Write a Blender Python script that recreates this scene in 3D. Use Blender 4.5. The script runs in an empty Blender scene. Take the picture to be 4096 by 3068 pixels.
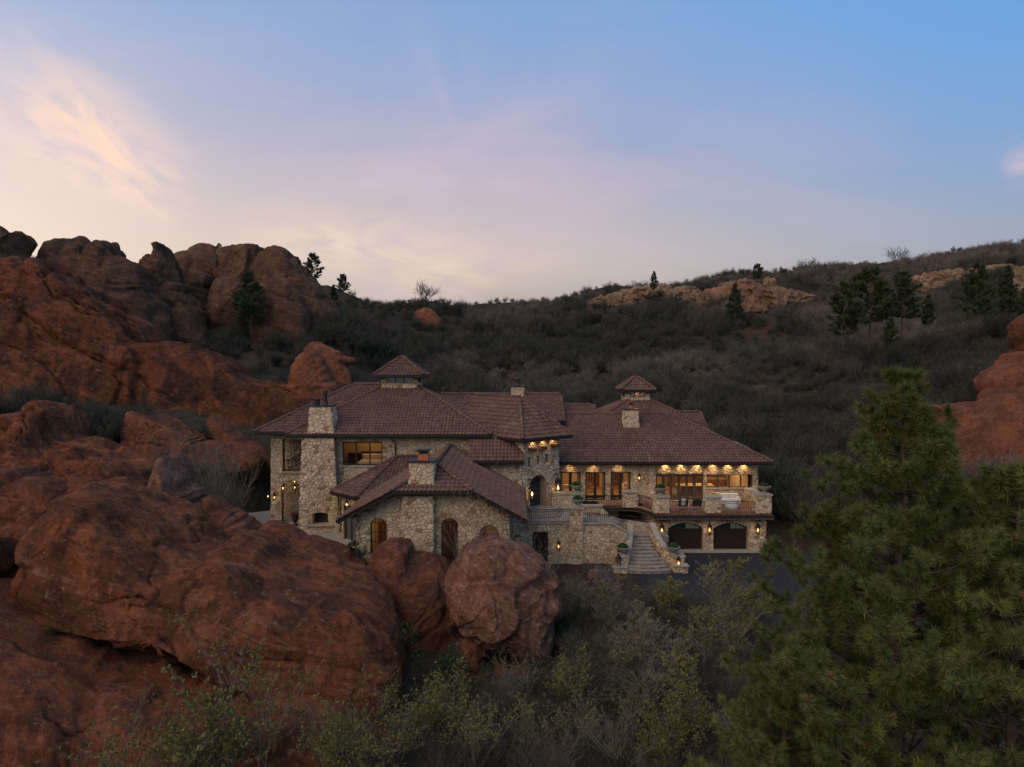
import bpy, math, random
import numpy as np
from mathutils import Vector, Matrix
from mathutils.geometry import tessellate_polygon

R = math.radians
rnd = random.Random(7)
scene = bpy.context.scene
col = scene.collection

# ------------------------------------------------------------------ camera, sky, sun, exposure
F, CX, CY, PITCH, CAMZ = 2842.0, 2048.0, 1534.0, math.atan(84 / 2842), 15.2
cam_data = bpy.data.cameras.new("camera")
cam_data.sensor_width = 36.0
cam_data.lens = 36.0 * F / 4096.0
cam_data.clip_start = 0.5
cam_data.clip_end = 3000
cam = bpy.data.objects.new("camera", cam_data)
cam.location = (0, 0, CAMZ)
cam.rotation_euler = (R(90) - PITCH, 0, 0)
col.objects.link(cam)
scene.camera = cam

SUN_AZ, SUN_EL = R(-38), R(14)          # glow stands left of the view axis, low
world = bpy.data.worlds.new("World")
scene.world = world
world.use_nodes = True


def build_world():
    nt = world.node_tree
    N, L = nt.nodes, nt.links
    N.clear()
    out = N.new('ShaderNodeOutputWorld')
    bg = N.new('ShaderNodeBackground')
    L.new(bg.outputs[0], out.inputs[0])
    tc = N.new('ShaderNodeTexCoord')
    nrm = N.new('ShaderNodeVectorMath'); nrm.operation = 'NORMALIZE'
    L.new(tc.outputs['Generated'], nrm.inputs[0])
    D = nrm.outputs[0]
    sep = N.new('ShaderNodeSeparateXYZ'); L.new(D, sep.inputs[0])

    def math_(op, a, b=None, c=None, clamp=False):
        m = N.new('ShaderNodeMath'); m.operation = op; m.use_clamp = clamp
        for i, s in enumerate((a, b, c)):
            if s is None:
                continue
            if isinstance(s, (int, float)):
                m.inputs[i].default_value = s
            else:
                L.new(s, m.inputs[i])
        return m.outputs[0]

    def ramp(fac, stops, interp='B_SPLINE'):
        r = N.new('ShaderNodeValToRGB'); r.color_ramp.interpolation = interp
        el = r.color_ramp.elements
        while len(el) < len(stops):
            el.new(0.5)
        for e, (p, c) in zip(el, stops):
            e.position = p; e.color = (*c, 1)
        L.new(fac, r.inputs[0])
        return r.outputs[0]

    def mix(f, a, b, blend='MIX'):
        m = N.new('ShaderNodeMix'); m.data_type = 'RGBA'; m.blend_type = blend
        for s, i in ((f, 0), (a, 6), (b, 7)):
            if isinstance(s, (int, float)):
                m.inputs[i].default_value = s
            elif isinstance(s, tuple):
                m.inputs[i].default_value = (*s, 1)
            else:
                L.new(s, m.inputs[i])
        return m.outputs[2]

    def smooth(v, lo, hi):
        m = N.new('ShaderNodeMapRange'); m.interpolation_type = 'SMOOTHSTEP'
        L.new(v, m.inputs[0]); m.inputs[1].default_value = lo; m.inputs[2].default_value = hi
        return m.outputs[0]

    def dotv(vec):
        m = N.new('ShaderNodeVectorMath'); m.operation = 'DOT_PRODUCT'
        L.new(D, m.inputs[0]); m.inputs[1].default_value = vec
        return m.outputs['Value']

    z = sep.outputs[2]
    warm = ramp(z, [(0.0, (.24, .20, .18)), (.085, (.37, .315, .30)), (.13, (.57, .465, .405)), (.19, (.51, .43, .43)), (.26, (.40, .37, .47)),
                    (.35, (.27, .35, .55)), (.46, (.18, .34, .62)), (.64, (.22, .30, .46)), (1.0, (.26, .28, .35))])
    cool = ramp(z, [(0.0, (.22, .20, .20)), (.09, (.33, .32, .35)), (.17, (.27, .34, .47)), (.26, (.18, .34, .60)),
                    (.36, (.135, .34, .68)), (.48, (.11, .335, .70)), (.7, (.18, .30, .52)), (1.0, (.26, .28, .35))])
    az = dotv((math.cos(R(30)), -math.sin(R(30)), 0.0))
    fcool = smooth(az, -0.62, 0.22)
    base = mix(fcool, warm, cool)
    # thin pink veil and cream cirrus (real cloud layer seen by direction, no screen space)
    pr = N.new('ShaderNodeCombineXYZ')
    zz = math_('ADD', math_('MAXIMUM', z, 0.0), 0.22)
    L.new(math_('DIVIDE', sep.outputs[0], zz), pr.inputs[0])
    L.new(math_('DIVIDE', sep.outputs[1], zz), pr.inputs[1])

    def noise(scale, rot, stretch, detail=6, dist=0.5, rough=.55):
        mp = N.new('ShaderNodeMapping')
        mp.inputs['Rotation'].default_value = (0, 0, rot)
        mp.inputs['Scale'].default_value = (stretch[0], stretch[1], 1)
        L.new(pr.outputs[0], mp.inputs[0])
        n = N.new('ShaderNodeTexNoise')
        n.inputs['Scale'].default_value = scale
        n.inputs['Detail'].default_value = detail
        n.inputs['Distortion'].default_value = dist
        n.inputs['Roughness'].default_value = rough
        L.new(mp.outputs[0], n.inputs[0])
        return n.outputs[0]

    az_ = math_('MULTIPLY', math_('ARCTAN2', sep.outputs[0], sep.outputs[1]), 57.2958)
    el_ = math_('MULTIPLY', math_('ARCSINE', z), 57.2958)
    # pink veil: broad soft patches, thinner overhead
    n1 = noise(1.1, 0.5, (1.0, 1.6), 6, 0.8)
    veil = math_('MULTIPLY', smooth(n1, .38, .66), math_('SUBTRACT', 1.0, fcool))
    veil = math_('MULTIPLY', veil, math_('SUBTRACT', 1.0, math_('MULTIPLY', smooth(z, .22, .42), .75)))
    base = mix(math_('MULTIPLY', veil, .55), base, (.55, .43, .50))

    def streak(a0, e0, ca, sa, back, front, w0, wk, strength, colr, sc=1.0, lo=.34, hi=.66):
        """cirrus lit from below: a fan of fibres along (ca, sa) in azimuth/elevation degrees"""
        nonlocal base
        da = math_('SUBTRACT', az_, a0); de = math_('SUBTRACT', el_, e0)
        s_ = math_('ADD', math_('MULTIPLY', da, ca), math_('MULTIPLY', de, sa))
        t_ = math_('SUBTRACT', math_('MULTIPLY', de, ca), math_('MULTIPLY', da, sa))
        w_ = math_('MAXIMUM', math_('ADD', math_('MULTIPLY', s_, -wk), w0), .6)
        g = math_('DIVIDE', t_, w_)
        g = math_('POWER', 2.718, math_('MULTIPLY', math_('MULTIPLY', g, g), -1.0))
        m_ = math_('MULTIPLY', math_('MULTIPLY', g, smooth(s_, -back, -back * .3)), math_('SUBTRACT', 1.0, smooth(s_, front * .35, front)))
        cv = N.new('ShaderNodeCombineXYZ')
        L.new(math_('MULTIPLY', s_, .16 * sc), cv.inputs[0]); L.new(math_('MULTIPLY', t_, .42 * sc), cv.inputs[1]); cv.inputs[2].default_value = a0 * .37
        nn_ = N.new('ShaderNodeTexNoise'); nn_.inputs['Scale'].default_value = 1.0; nn_.inputs['Detail'].default_value = 9
        nn_.inputs['Roughness'].default_value = .58; nn_.inputs['Distortion'].default_value = 1.0
        L.new(cv.outputs[0], nn_.inputs[0])
        base = mix(math_('MULTIPLY', math_('MULTIPLY', smooth(nn_.outputs[0], lo, hi), m_), strength), base, colr)

    streak(-27.8, 13.4, .87, -.49, 11.0, 5.2, 2.5, .20, .88, (.84, .57, .42), .9, .30, .64)
    streak(-31.0, 18.0, .9, -.4, 8, 8.0, 1.8, .05, .25, (.66, .53, .55), 1.2)
    streak(-11.0, 9.0, .98, -.1, 12, 11.0, 2.0, .0, .75, (.80, .60, .44), .8)
    streak(-5.0, 7.2, .98, .1, 12, 12.0, 1.5, .0, .5, (.78, .57, .42), .7)
    streak(-6.5, 19.0, .12, .99, 9, 9.0, 3.2, .0, .34, (.60, .47, .58), .35, .25, .75)
    streak(-4.0, 14.0, .97, .2, 18, 14.0, 5.0, .0, .40, (.58, .46, .56), .5)
    streak(36.3, 13.0, .9, .4, 2.5, 2.0, 1.0, .0, .6, (.72, .52, .55), 1.6)
    sky = N.new('ShaderNodeTexSky'); sky.sky_type = 'NISHITA'; sky.sun_disc = False
    sky.sun_elevation = SUN_EL; sky.sun_rotation = SUN_AZ
    tint = mix(1.0, sky.outputs[0], (.07, .07, .07), 'MULTIPLY')
    final = mix(0.10, base, tint)
    L.new(final, bg.inputs[0])
    bg.inputs[1].default_value = 1.0


build_world()
sun_d = bpy.data.lights.new("sun", 'SUN')
sun_d.energy = 1.5
sun_d.angle = R(60)
sun_d.color = (1.0, .74, .47)
sun = bpy.data.objects.new("sun", sun_d)
sun.rotation_euler = (R(52), 0, R(-38))
sun.location = (-60, -40, 90)
col.objects.link(sun)

scene.view_settings.view_transform = 'Standard'
scene.view_settings.look = 'None'
scene.view_settings.exposure = 0.25
scene.view_settings.gamma = 1.0
scene.view_settings.use_curve_mapping = False
scene.cycles.use_denoising = True
scene.cycles.max_bounces = 6
scene.cycles.transparent_max_bounces = 16
scene.cycles.sample_clamp_indirect = 3.0


# ------------------------------------------------------------------ helpers
cp, sp = math.cos(PITCH), math.sin(PITCH)


def ray(u, v):
    dx, dz = (u - CX) / F, -(v - CY) / F
    return Vector((dx, cp + sp * dz, -sp + cp * dz))


def P(u, v, y):
    d = ray(u, v)
    s = y / d.y
    return Vector((d.x * s, y, CAMZ + d.z * s))


def PX(u, y): return P(u, 1900, y).x
def PZ(v, y): return P(2048, v, y).z


def hit(u, v, O, Nn):
    d = ray(u, v); c = Vector((0, 0, CAMZ))
    t = (O - c).dot(Nn) / d.dot(Nn)
    return c + d * t


def tag(o, label=None, cat=None, group=None, kind=None):
    if label: o['label'] = label
    if cat: o['category'] = cat
    if group: o['group'] = group
    if kind: o['kind'] = kind
    return o


def empty(name, loc=(0, 0, 0), label=None, cat=None, group=None, rz=0, parent=None):
    o = bpy.data.objects.new(name, None)
    o.location = loc; o.rotation_euler = (0, 0, rz)
    o.empty_display_size = .3
    col.objects.link(o)
    if parent: o.parent = parent
    return tag(o, label, cat, group)


def wm(o):
    if o.parent is None: return o.matrix_basis.copy()
    return wm(o.parent) @ o.matrix_parent_inverse @ o.matrix_basis


def link(name, mesh, parent=None, mat=None, local=False):
    """parts are built in world coordinates unless local=True"""
    o = bpy.data.objects.new(name, mesh)
    if mat and not mesh.materials:
        mesh.materials.append(mat)
    col.objects.link(o)
    if parent is not None:
        o.parent = parent
        if not local:
            o.matrix_parent_inverse = wm(parent).inverted()
    return o


def np_mesh(name, verts, faces, smooth=False, attr=None):
    """faces: (n,k) array, or list of such arrays"""
    me = bpy.data.meshes.new(name)
    verts = np.asarray(verts, dtype=np.float32)
    if not isinstance(faces, list): faces = [faces]
    faces = [np.asarray(f, dtype=np.int32) for f in faces if len(f)]
    loops = np.concatenate([f.ravel() for f in faces])
    tot = np.concatenate([np.full(len(f), f.shape[1], dtype=np.int32) for f in faces])
    start = np.concatenate([[0], np.cumsum(tot)[:-1]]).astype(np.int32)
    me.vertices.add(len(verts)); me.vertices.foreach_set('co', verts.ravel())
    me.loops.add(len(loops)); me.loops.foreach_set('vertex_index', loops)
    me.polygons.add(len(tot)); me.polygons.foreach_set('loop_start', start); me.polygons.foreach_set('loop_total', tot)
    me.polygons.foreach_set('use_smooth', np.full(len(tot), smooth, dtype=bool))
    if attr is not None:
        a = me.attributes.new('tone', 'FLOAT', 'POINT')
        a.data.foreach_set('value', np.asarray(attr, dtype=np.float32))
    me.update(calc_edges=True)
    me.validate()
    return me


class MB:
    def __init__(s): s.v = []; s.f = []
    def add(s, vs, fs):
        n = len(s.v); s.v += [tuple(p) for p in vs]; s.f += [tuple(i + n for i in f) for f in fs]; return s
    def box(s, x0, x1, y0, y1, z0, z1):
        return s.add([(x0, y0, z0), (x1, y0, z0), (x1, y1, z0), (x0, y1, z0), (x0, y0, z1), (x1, y0, z1), (x1, y1, z1), (x0, y1, z1)],
                     [(0, 3, 2, 1), (4, 5, 6, 7), (0, 1, 5, 4), (1, 2, 6, 5), (2, 3, 7, 6), (3, 0, 4, 7)])
    def obox(s, c, U, V, W, a, b, d):
        c = Vector(c); pts = []
        for sz in (-1, 1):
            for sx, sy in ((-1, -1), (1, -1), (1, 1), (-1, 1)):
                pts.append(c + U * (a * sx) + V * (b * sy) + W * (d * sz))
        return s.add(pts, [(0, 3, 2, 1), (4, 5, 6, 7), (0, 1, 5, 4), (1, 2, 6, 5), (2, 3, 7, 6), (3, 0, 4, 7)])
    def tube(s, pts, rad, n=6, cap=True):
        pts = [Vector(p) for p in pts]
        if not hasattr(rad, '__len__'): rad = [rad] * len(pts)
        base = len(s.v)
        for i, p in enumerate(pts):
            t = (pts[min(i + 1, len(pts) - 1)] - pts[max(i - 1, 0)]).normalized()
            a = t.cross(Vector((0, 0, 1)))
            if a.length < 1e-3: a = t.cross(Vector((0, 1, 0)))
            a.normalize(); b = t.cross(a)
            for k in range(n):
                th = 2 * math.pi * k / n
                s.v.append(tuple(p + (a * math.cos(th) + b * math.sin(th)) * rad[i]))
        for i in range(len(pts) - 1):
            for k in range(n):
                s.f.append((base + i * n + k, base + i * n + (k + 1) % n, base + (i + 1) * n + (k + 1) % n, base + (i + 1) * n + k))
        if cap:
            s.f.append(tuple(base + k for k in range(n))[::-1])
            e = base + (len(pts) - 1) * n
            s.f.append(tuple(e + k for k in range(n)))
        return s
    def lathe(s, c, prof, n=16):
        c = Vector(c); base = len(s.v)
        for r, z in prof:
            for k in range(n):
                th = 2 * math.pi * k / n
                s.v.append((c.x + r * math.cos(th), c.y + r * math.sin(th), c.z + z))
        for i in range(len(prof) - 1):
            for k in range(n):
                s.f.append((base + i * n + k, base + i * n + (k + 1) % n, base + (i + 1) * n + (k + 1) % n, base + (i + 1) * n + k))
        s.f.append(tuple(base + k for k in range(n))[::-1])
        e = base + (len(prof) - 1) * n
        s.f.append(tuple(e + k for k in range(n)))
        return s
    def prism(s, poly, O, U, V, Nn, t0, t1):
        n = len(poly); O = Vector(O)
        a = [O + U * p[0] + V * p[1] + Nn * t1 for p in poly]
        b = [O + U * p[0] + V * p[1] + Nn * t0 for p in poly]
        return s.add(a + b, [tuple(range(n)), tuple(range(n, 2 * n))[::-1]] + [(i + n, (i + 1) % n + n, (i + 1) % n, i) for i in range(n)])
    def mesh(s, name, smooth=False):
        me = bpy.data.meshes.new(name)
        me.from_pydata(s.v, [], s.f)
        if smooth:
            me.polygons.foreach_set('use_smooth', np.ones(len(me.polygons), dtype=bool))
        me.update()
        return me
    def build(s, name, mat, parent=None, smooth=False, local=False):
        return link(name, s.mesh(name, smooth), parent, mat, local)


# ---- numpy value noise
_rs = np.random.RandomState(11)
_perm = _rs.permutation(512)
_perm = np.concatenate([_perm, _perm, _perm])
_val = _rs.rand(512) * 2 - 1


def vnoise(p):
    p = np.asarray(p, dtype=np.float64)
    i = np.floor(p).astype(np.int64); f = p - i
    f = f * f * f * (f * (f * 6 - 15) + 10)
    i &= 511
    r = 0
    for dx in (0, 1):
        wx = f[..., 0] if dx else 1 - f[..., 0]
        for dy in (0, 1):
            wy = f[..., 1] if dy else 1 - f[..., 1]
            for dz in (0, 1):
                wz = f[..., 2] if dz else 1 - f[..., 2]
                h = _val[_perm[(_perm[(_perm[(i[..., 0] + dx) & 511] + i[..., 1] + dy) & 511] + i[..., 2] + dz) & 511] & 511]
                r = r + wx * wy * wz * h
    return r


def fbm(p, octv=4, lac=2.03, gain=.5):
    a, s, r = 1.0, 1.0, 0
    for k in range(octv):
        r = r + a * vnoise(p * s + 17.3 * k); a *= gain; s *= lac
    return r


# ------------------------------------------------------------------ materials
def mat_new(name):
    m = bpy.data.materials.new(name); m.use_nodes = True
    nt = m.node_tree
    b = nt.nodes['Principled BSDF']
    return m, nt, b


def simple(name, color, rough=.7, metal=0.0, spec=.3, var=0.0, scale=8.0, bump=0.0):
    m, nt, b = mat_new(name)
    N, L = nt.nodes, nt.links
    b.inputs['Roughness'].default_value = rough
    b.inputs['Metallic'].default_value = metal
    b.inputs['Specular IOR Level'].default_value = spec
    b.inputs['Base Color'].default_value = (*color, 1)
    if var or bump:
        tc = N.new('ShaderNodeTexCoord')
        n = N.new('ShaderNodeTexNoise'); n.inputs['Scale'].default_value = scale; n.inputs['Detail'].default_value = 6
        L.new(tc.outputs['Object'], n.inputs[0])
        if var:
            r = N.new('ShaderNodeValToRGB')
            r.color_ramp.elements[0].position = .3; r.color_ramp.elements[1].position = .7
            r.color_ramp.elements[0].color = (*[c * (1 - var) for c in color], 1)
            r.color_ramp.elements[1].color = (*[min(1, c * (1 + var)) for c in color], 1)
            L.new(n.outputs[0], r.inputs[0]); L.new(r.outputs[0], b.inputs['Base Color'])
        if bump:
            bp = N.new('ShaderNodeBump'); bp.inputs['Strength'].default_value = bump; bp.inputs['Distance'].default_value = .05
            L.new(n.outputs[0], bp.inputs['Height']); L.new(bp.outputs[0], b.inputs['Normal'])
    return m


def emit(name, color, strength):
    m = bpy.data.materials.new(name); m.use_nodes = True
    nt = m.node_tree; nt.nodes.clear()
    o = nt.nodes.new('ShaderNodeOutputMaterial'); e = nt.nodes.new('ShaderNodeEmission')
    e.inputs[0].default_value = (*color, 1); e.inputs[1].default_value = strength
    nt.links.new(e.outputs[0], o.inputs[0])
    return m


def glass(name, tint=(1, 1, 1), gloss=.10):
    m = bpy.data.materials.new(name); m.use_nodes = True
    nt = m.node_tree; nt.nodes.clear(); N, L = nt.nodes, nt.links
    o = N.new('ShaderNodeOutputMaterial'); mx = N.new('ShaderNodeMixShader')
    t = N.new('ShaderNodeBsdfTransparent'); g = N.new('ShaderNodeBsdfGlossy')
    t.inputs[0].default_value = (*tint, 1); g.inputs['Roughness'].default_value = .04
    g.inputs[0].default_value = (.9, .95, 1, 1)
    fr = N.new('ShaderNodeFresnel'); fr.inputs[0].default_value = 1.45
    ml = N.new('ShaderNodeMath'); ml.operation = 'MULTIPLY_ADD'; ml.inputs[1].default_value = .8; ml.inputs[2].default_value = gloss * .4
    L.new(fr.outputs[0], ml.inputs[0]); L.new(ml.outputs[0], mx.inputs[0])
    L.new(t.outputs[0], mx.inputs[1]); L.new(g.outputs[0], mx.inputs[2]); L.new(mx.outputs[0], o.inputs[0])
    return m


def tone_mat(name, stops, rough=.85, scale=14.0, amount=.25, bump=.3, randobj=True, detail_dark=None):
    """colour by per-piece tone (attribute + object random), with noise grain"""
    m, nt, b = mat_new(name)
    N, L = nt.nodes, nt.links
    b.inputs['Roughness'].default_value = rough
    b.inputs['Specular IOR Level'].default_value = .25
    at = N.new('ShaderNodeAttribute'); at.attribute_name = 'tone'
    oi = N.new('ShaderNodeObjectInfo')
    fac = at.outputs['Fac']
    if randobj:
        ad = N.new('ShaderNodeMath'); ad.operation = 'ADD'
        L.new(at.outputs['Fac'], ad.inputs[0]); L.new(oi.outputs['Random'], ad.inputs[1])
        fr = N.new('ShaderNodeMath'); fr.operation = 'FRACT'; L.new(ad.outputs[0], fr.inputs[0]); fac = fr.outputs[0]
    r = N.new('ShaderNodeValToRGB'); r.color_ramp.interpolation = 'LINEAR'
    el = r.color_ramp.elements
    while len(el) < len(stops): el.new(.5)
    for e, (p, c) in zip(el, stops): e.position = p; e.color = (*c, 1)
    L.new(fac, r.inputs[0])
    geo = N.new('ShaderNodeNewGeometry')
    n = N.new('ShaderNodeTexNoise'); n.inputs['Scale'].default_value = scale; n.inputs['Detail'].default_value = 7; n.inputs['Roughness'].default_value = .65
    L.new(geo.outputs['Position'], n.inputs[0])
    mr = N.new('ShaderNodeMapRange'); mr.inputs[1].default_value = .3; mr.inputs[2].default_value = .7
    mr.inputs[3].default_value = 1 - amount; mr.inputs[4].default_value = 1 + amount
    L.new(n.outputs[0], mr.inputs[0])
    n2 = N.new('ShaderNodeTexNoise'); n2.inputs['Scale'].default_value = .45; n2.inputs['Detail'].default_value = 4
    L.new(geo.outputs['Position'], n2.inputs[0])
    mr2 = N.new('ShaderNodeMapRange'); mr2.inputs[1].default_value = .3; mr2.inputs[2].default_value = .7
    mr2.inputs[3].default_value = .82; mr2.inputs[4].default_value = 1.15
    L.new(n2.outputs[0], mr2.inputs[0])
    mm = N.new('ShaderNodeMath'); mm.operation = 'MULTIPLY'; L.new(mr.outputs[0], mm.inputs[0]); L.new(mr2.outputs[0], mm.inputs[1])
    mx = N.new('ShaderNodeVectorMath'); mx.operation = 'SCALE'
    L.new(r.outputs[0], mx.inputs[0]); L.new(mm.outputs[0], mx.inputs['Scale'])
    L.new(mx.outputs[0], b.inputs['Base Color'])
    if bump:
        bp = N.new('ShaderNodeBump'); bp.inputs['Strength'].default_value = bump; bp.inputs['Distance'].default_value = .03
        L.new(n.outputs[0], bp.inputs['Height']); L.new(bp.outputs[0], b.inputs['Normal'])
    return m


def rock_mat(name, red, dark, pale, streak=1.0, varnish=.5, seed=0.0, tilt=.35, scale=1.0, lichen=0.0):
    m, nt, b = mat_new(name)
    N, L = nt.nodes, nt.links
    b.inputs['Roughness'].default_value = .92
    b.inputs['Specular IOR Level'].default_value = .12
    geo = N.new('ShaderNodeNewGeometry')

    def mapping(rot, sc, off=0):
        vec = geo.outputs['Position']
        if any(rot):
            m0 = N.new('ShaderNodeMapping'); m0.inputs['Rotation'].default_value = rot
            L.new(vec, m0.inputs[0]); vec = m0.outputs[0]
        mp = N.new('ShaderNodeMapping'); mp.inputs['Scale'].default_value = sc
        mp.inputs['Location'].default_value = (seed + off, seed * 2 + off, seed)
        L.new(vec, mp.inputs[0]); return mp.outputs[0]

    def noise(vec, s, d=6, rg=.6, dist=0.0):
        n = N.new('ShaderNodeTexNoise'); n.inputs['Scale'].default_value = s; n.inputs['Detail'].default_value = d
        n.inputs['Roughness'].default_value = rg; n.inputs['Distortion'].default_value = dist
        L.new(vec, n.inputs[0]); return n.outputs[0]

    def sm(v, lo, hi, a=0, c=1):
        mr = N.new('ShaderNodeMapRange'); mr.interpolation_type = 'SMOOTHSTEP'
        L.new(v, mr.inputs[0]); mr.inputs[1].default_value = lo; mr.inputs[2].default_value = hi
        mr.inputs[3].default_value = a; mr.inputs[4].default_value = c; return mr.outputs[0]

    def mix(f, a, c):
        x = N.new('ShaderNodeMix'); x.data_type = 'RGBA'
        for s_, i in ((f, 0), (a, 6), (c, 7)):
            if isinstance(s_, tuple): x.inputs[i].default_value = (*s_, 1)
            elif isinstance(s_, (int, float)): x.inputs[i].default_value = s_
            else: L.new(s_, x.inputs[i])
        return x.outputs[2]

    def mul(a, c):
        x = N.new('ShaderNodeMath'); x.operation = 'MULTIPLY'
        for s_, i in ((a, 0), (c, 1)):
            if isinstance(s_, (int, float)): x.inputs[i].default_value = s_
            else: L.new(s_, x.inputs[i])
        return x.outputs[0]

    k = 1.0 / scale
    iso = mapping((0, 0, 0), (k, k, k))
    vert = mapping((0, 0, 0), (1.0 * k, 1.0 * k, .18 * k), 5)
    strat = mapping((.12, -tilt, .1), (.22 * k, .22 * k, 1.6 * k), 9)
    nA = noise(iso, .55, 5, .6, .6)
    nB = noise(iso, 2.6, 8, .68, .3)
    nV = noise(vert, 1.15, 6, .6, .4)
    nS = noise(strat, 1.2, 8, .66, 1.0)
    nF = noise(iso, 11, 8, .75)
    nM = noise(iso, 4.2, 10, .78, .5)
    thin = mapping((.12, -tilt, .1), (.25 * k, .25 * k, 3.6 * k), 3)
    nT_ = noise(thin, 1.5, 8, .68, 1.2)
    c = mix(sm(nA, .40, .60), tuple(x * .66 for x in red), tuple(x * 1.08 for x in red))
    c = mix(mul(sm(nS, .54, .70), .7), c, pale)
    c = mix(mul(sm(nS, .44, .36), .45), c, dark)
    c = mix(mul(sm(nB, .56, .70), .5), c, pale)
    c = mix(mul(sm(nV, .48, .60), varnish * streak), c, dark)
    nW = noise(iso, .30, 6, .62, .8)
    c = mix(mul(sm(nW, .50, .62), varnish * .8), c, dark)
    c = mix(mul(sm(nB, .47, .36), varnish), c, dark)
    c = mix(sm(nF, .48, .36, 0, .55), c, tuple(x * .7 for x in dark))
    c = mix(mul(sm(nT_, .54, .70), .42), c, pale)
    c = mix(mul(sm(nM, .54, .66), .75), c, tuple(min(1, x * 1.25) for x in pale))
    c = mix(mul(sm(nM, .46, .36), .62), c, tuple(x * .8 for x in dark))
    if lichen:
        nL = noise(iso, 7.0, 6, .8)
        c = mix(mul(sm(nL, .60, .68), lichen), c, (.33, .31, .22))
    L.new(c, b.inputs['Base Color'])
    bp = N.new('ShaderNodeBump'); bp.inputs['Strength'].default_value = 1.0; bp.inputs['Distance'].default_value = .30 * scale
    hh = N.new('ShaderNodeMath'); hh.operation = 'MULTIPLY_ADD'; hh.inputs[1].default_value = .45
    L.new(nF, hh.inputs[0]); L.new(nM, hh.inputs[2])
    h2 = N.new('ShaderNodeMath'); h2.operation = 'MULTIPLY_ADD'; h2.inputs[1].default_value = .7
    L.new(nS, h2.inputs[0]); L.new(hh.outputs[0], h2.inputs[2])
    L.new(h2.outputs[0], bp.inputs['Height']); L.new(bp.outputs[0], b.inputs['Normal'])
    return m


M = {}
M['mortar'] = simple('mortar', (.31, .235, .155), .95, var=.25, scale=5, bump=.4)
M['stone'] = tone_mat('field_stone', [(0, (.53, .41, .265)), (.2, (.44, .335, .21)), (.38, (.62, .50, .345)), (.52, (.40, .30, .195)),
                                      (.66, (.57, .455, .305)), (.78, (.40, .335, .26)), (.85, (.48, .375, .24)), (.93, (.29, .185, .10)), (.97, (.29, .15, .078)), (1, (.49, .385, .25))],
                      .9, 9, .22, .5)
M['tile'] = tone_mat('roof_tile', [(0, (.128, .067, .056)), (.3, (.155, .088, .066)), (.5, (.112, .060, .054)), (.7, (.18, .112, .078)), (.85, (.122, .064, .056)), (1, (.142, .084, .068))],
                     .85, 20, .18, .15)
M['deck'] = simple('roof_underlay', (.05, .033, .028), .95)
M['soffit'] = simple('dark_soffit', (.07, .045, .03), .8, var=.3)
M['gutter'] = simple('bronze_gutter', (.035, .03, .028), .45, .4)
M['iron'] = simple('black_iron', (.012, .012, .013), .5, .6)
M['frame'] = simple('dark_window_frame', (.028, .022, .018), .5, var=.3)
M['greyframe'] = simple('grey_green_door_frame', (.055, .05, .042), .5, var=.2)
M['wood'] = simple('dark_walnut', (.026, .013, .009), .55, var=.4, scale=6)
M['beam'] = simple('weathered_beam', (.09, .055, .035), .85, var=.4, scale=5, bump=.4)
M['greywood'] = simple('grey_oak_door', (.065, .052, .045), .8, var=.4, scale=7)
M['cap'] = simple('cap_slab_stone', (.33, .27, .21), .9, var=.3, scale=4, bump=.5)
M['tread'] = simple('tread_stone', (.27, .22, .185), .9, var=.35, scale=3, bump=.5)
M['glass'] = glass('window_glass')
M['bulb'] = emit('lamp_flame', (1.0, .48, .13), 9)
M['recess'] = emit('soffit_lamp_lens', (1.0, .72, .36), 12)
M['terracotta'] = simple('terracotta_flue', (.42, .12, .05), .8, var=.2)
M['bowl'] = simple('cast_stone_bowl', (.27, .23, .19), .85, var=.25, scale=9)
M['urn'] = simple('dark_bronze_urn', (.05, .03, .025), .5, .3)
M['plaster'] = simple('warm_plaster', (.56, .42, .26), .9)
M['roomwood'] = simple('room_wood', (.22, .11, .05), .6, var=.35, scale=5)
M['roomfloor'] = simple('room_floor', (.34, .22, .12), .5, var=.3)
M['linen'] = simple('cream_linen', (.62, .52, .38), .9)
M['white'] = simple('white_fabric', (.62, .60, .58), .9, var=.06)
M['counter'] = simple('pale_counter', (.68, .58, .42), .4)
M['darkfab'] = simple('charcoal_sling', (.035, .035, .04), .8)
M['terracefloor'] = simple('terrace_paver', (.28, .15, .095), .85, var=.35, scale=4)
M['asphalt'] = simple('asphalt', (.021, .020, .021), .9, var=.2, scale=3, bump=.3)
M['mulch'] = simple('red_mulch', (.045, .018, .014), .95, var=.6, scale=14, bump=.8)
M['gravel'] = simple('pale_gravel', (.30, .26, .235), .95, var=.25, scale=9, bump=.5)
M['metal'] = simple('galvanised', (.30, .32, .36), .4, .5)

M['garage_glass'] = emit('lit_garage_pane', (.46, .46, .30), .085)
M['garage_dark'] = simple('dark_garage_pane', (.03, .03, .03), .15, spec=.5)
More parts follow.
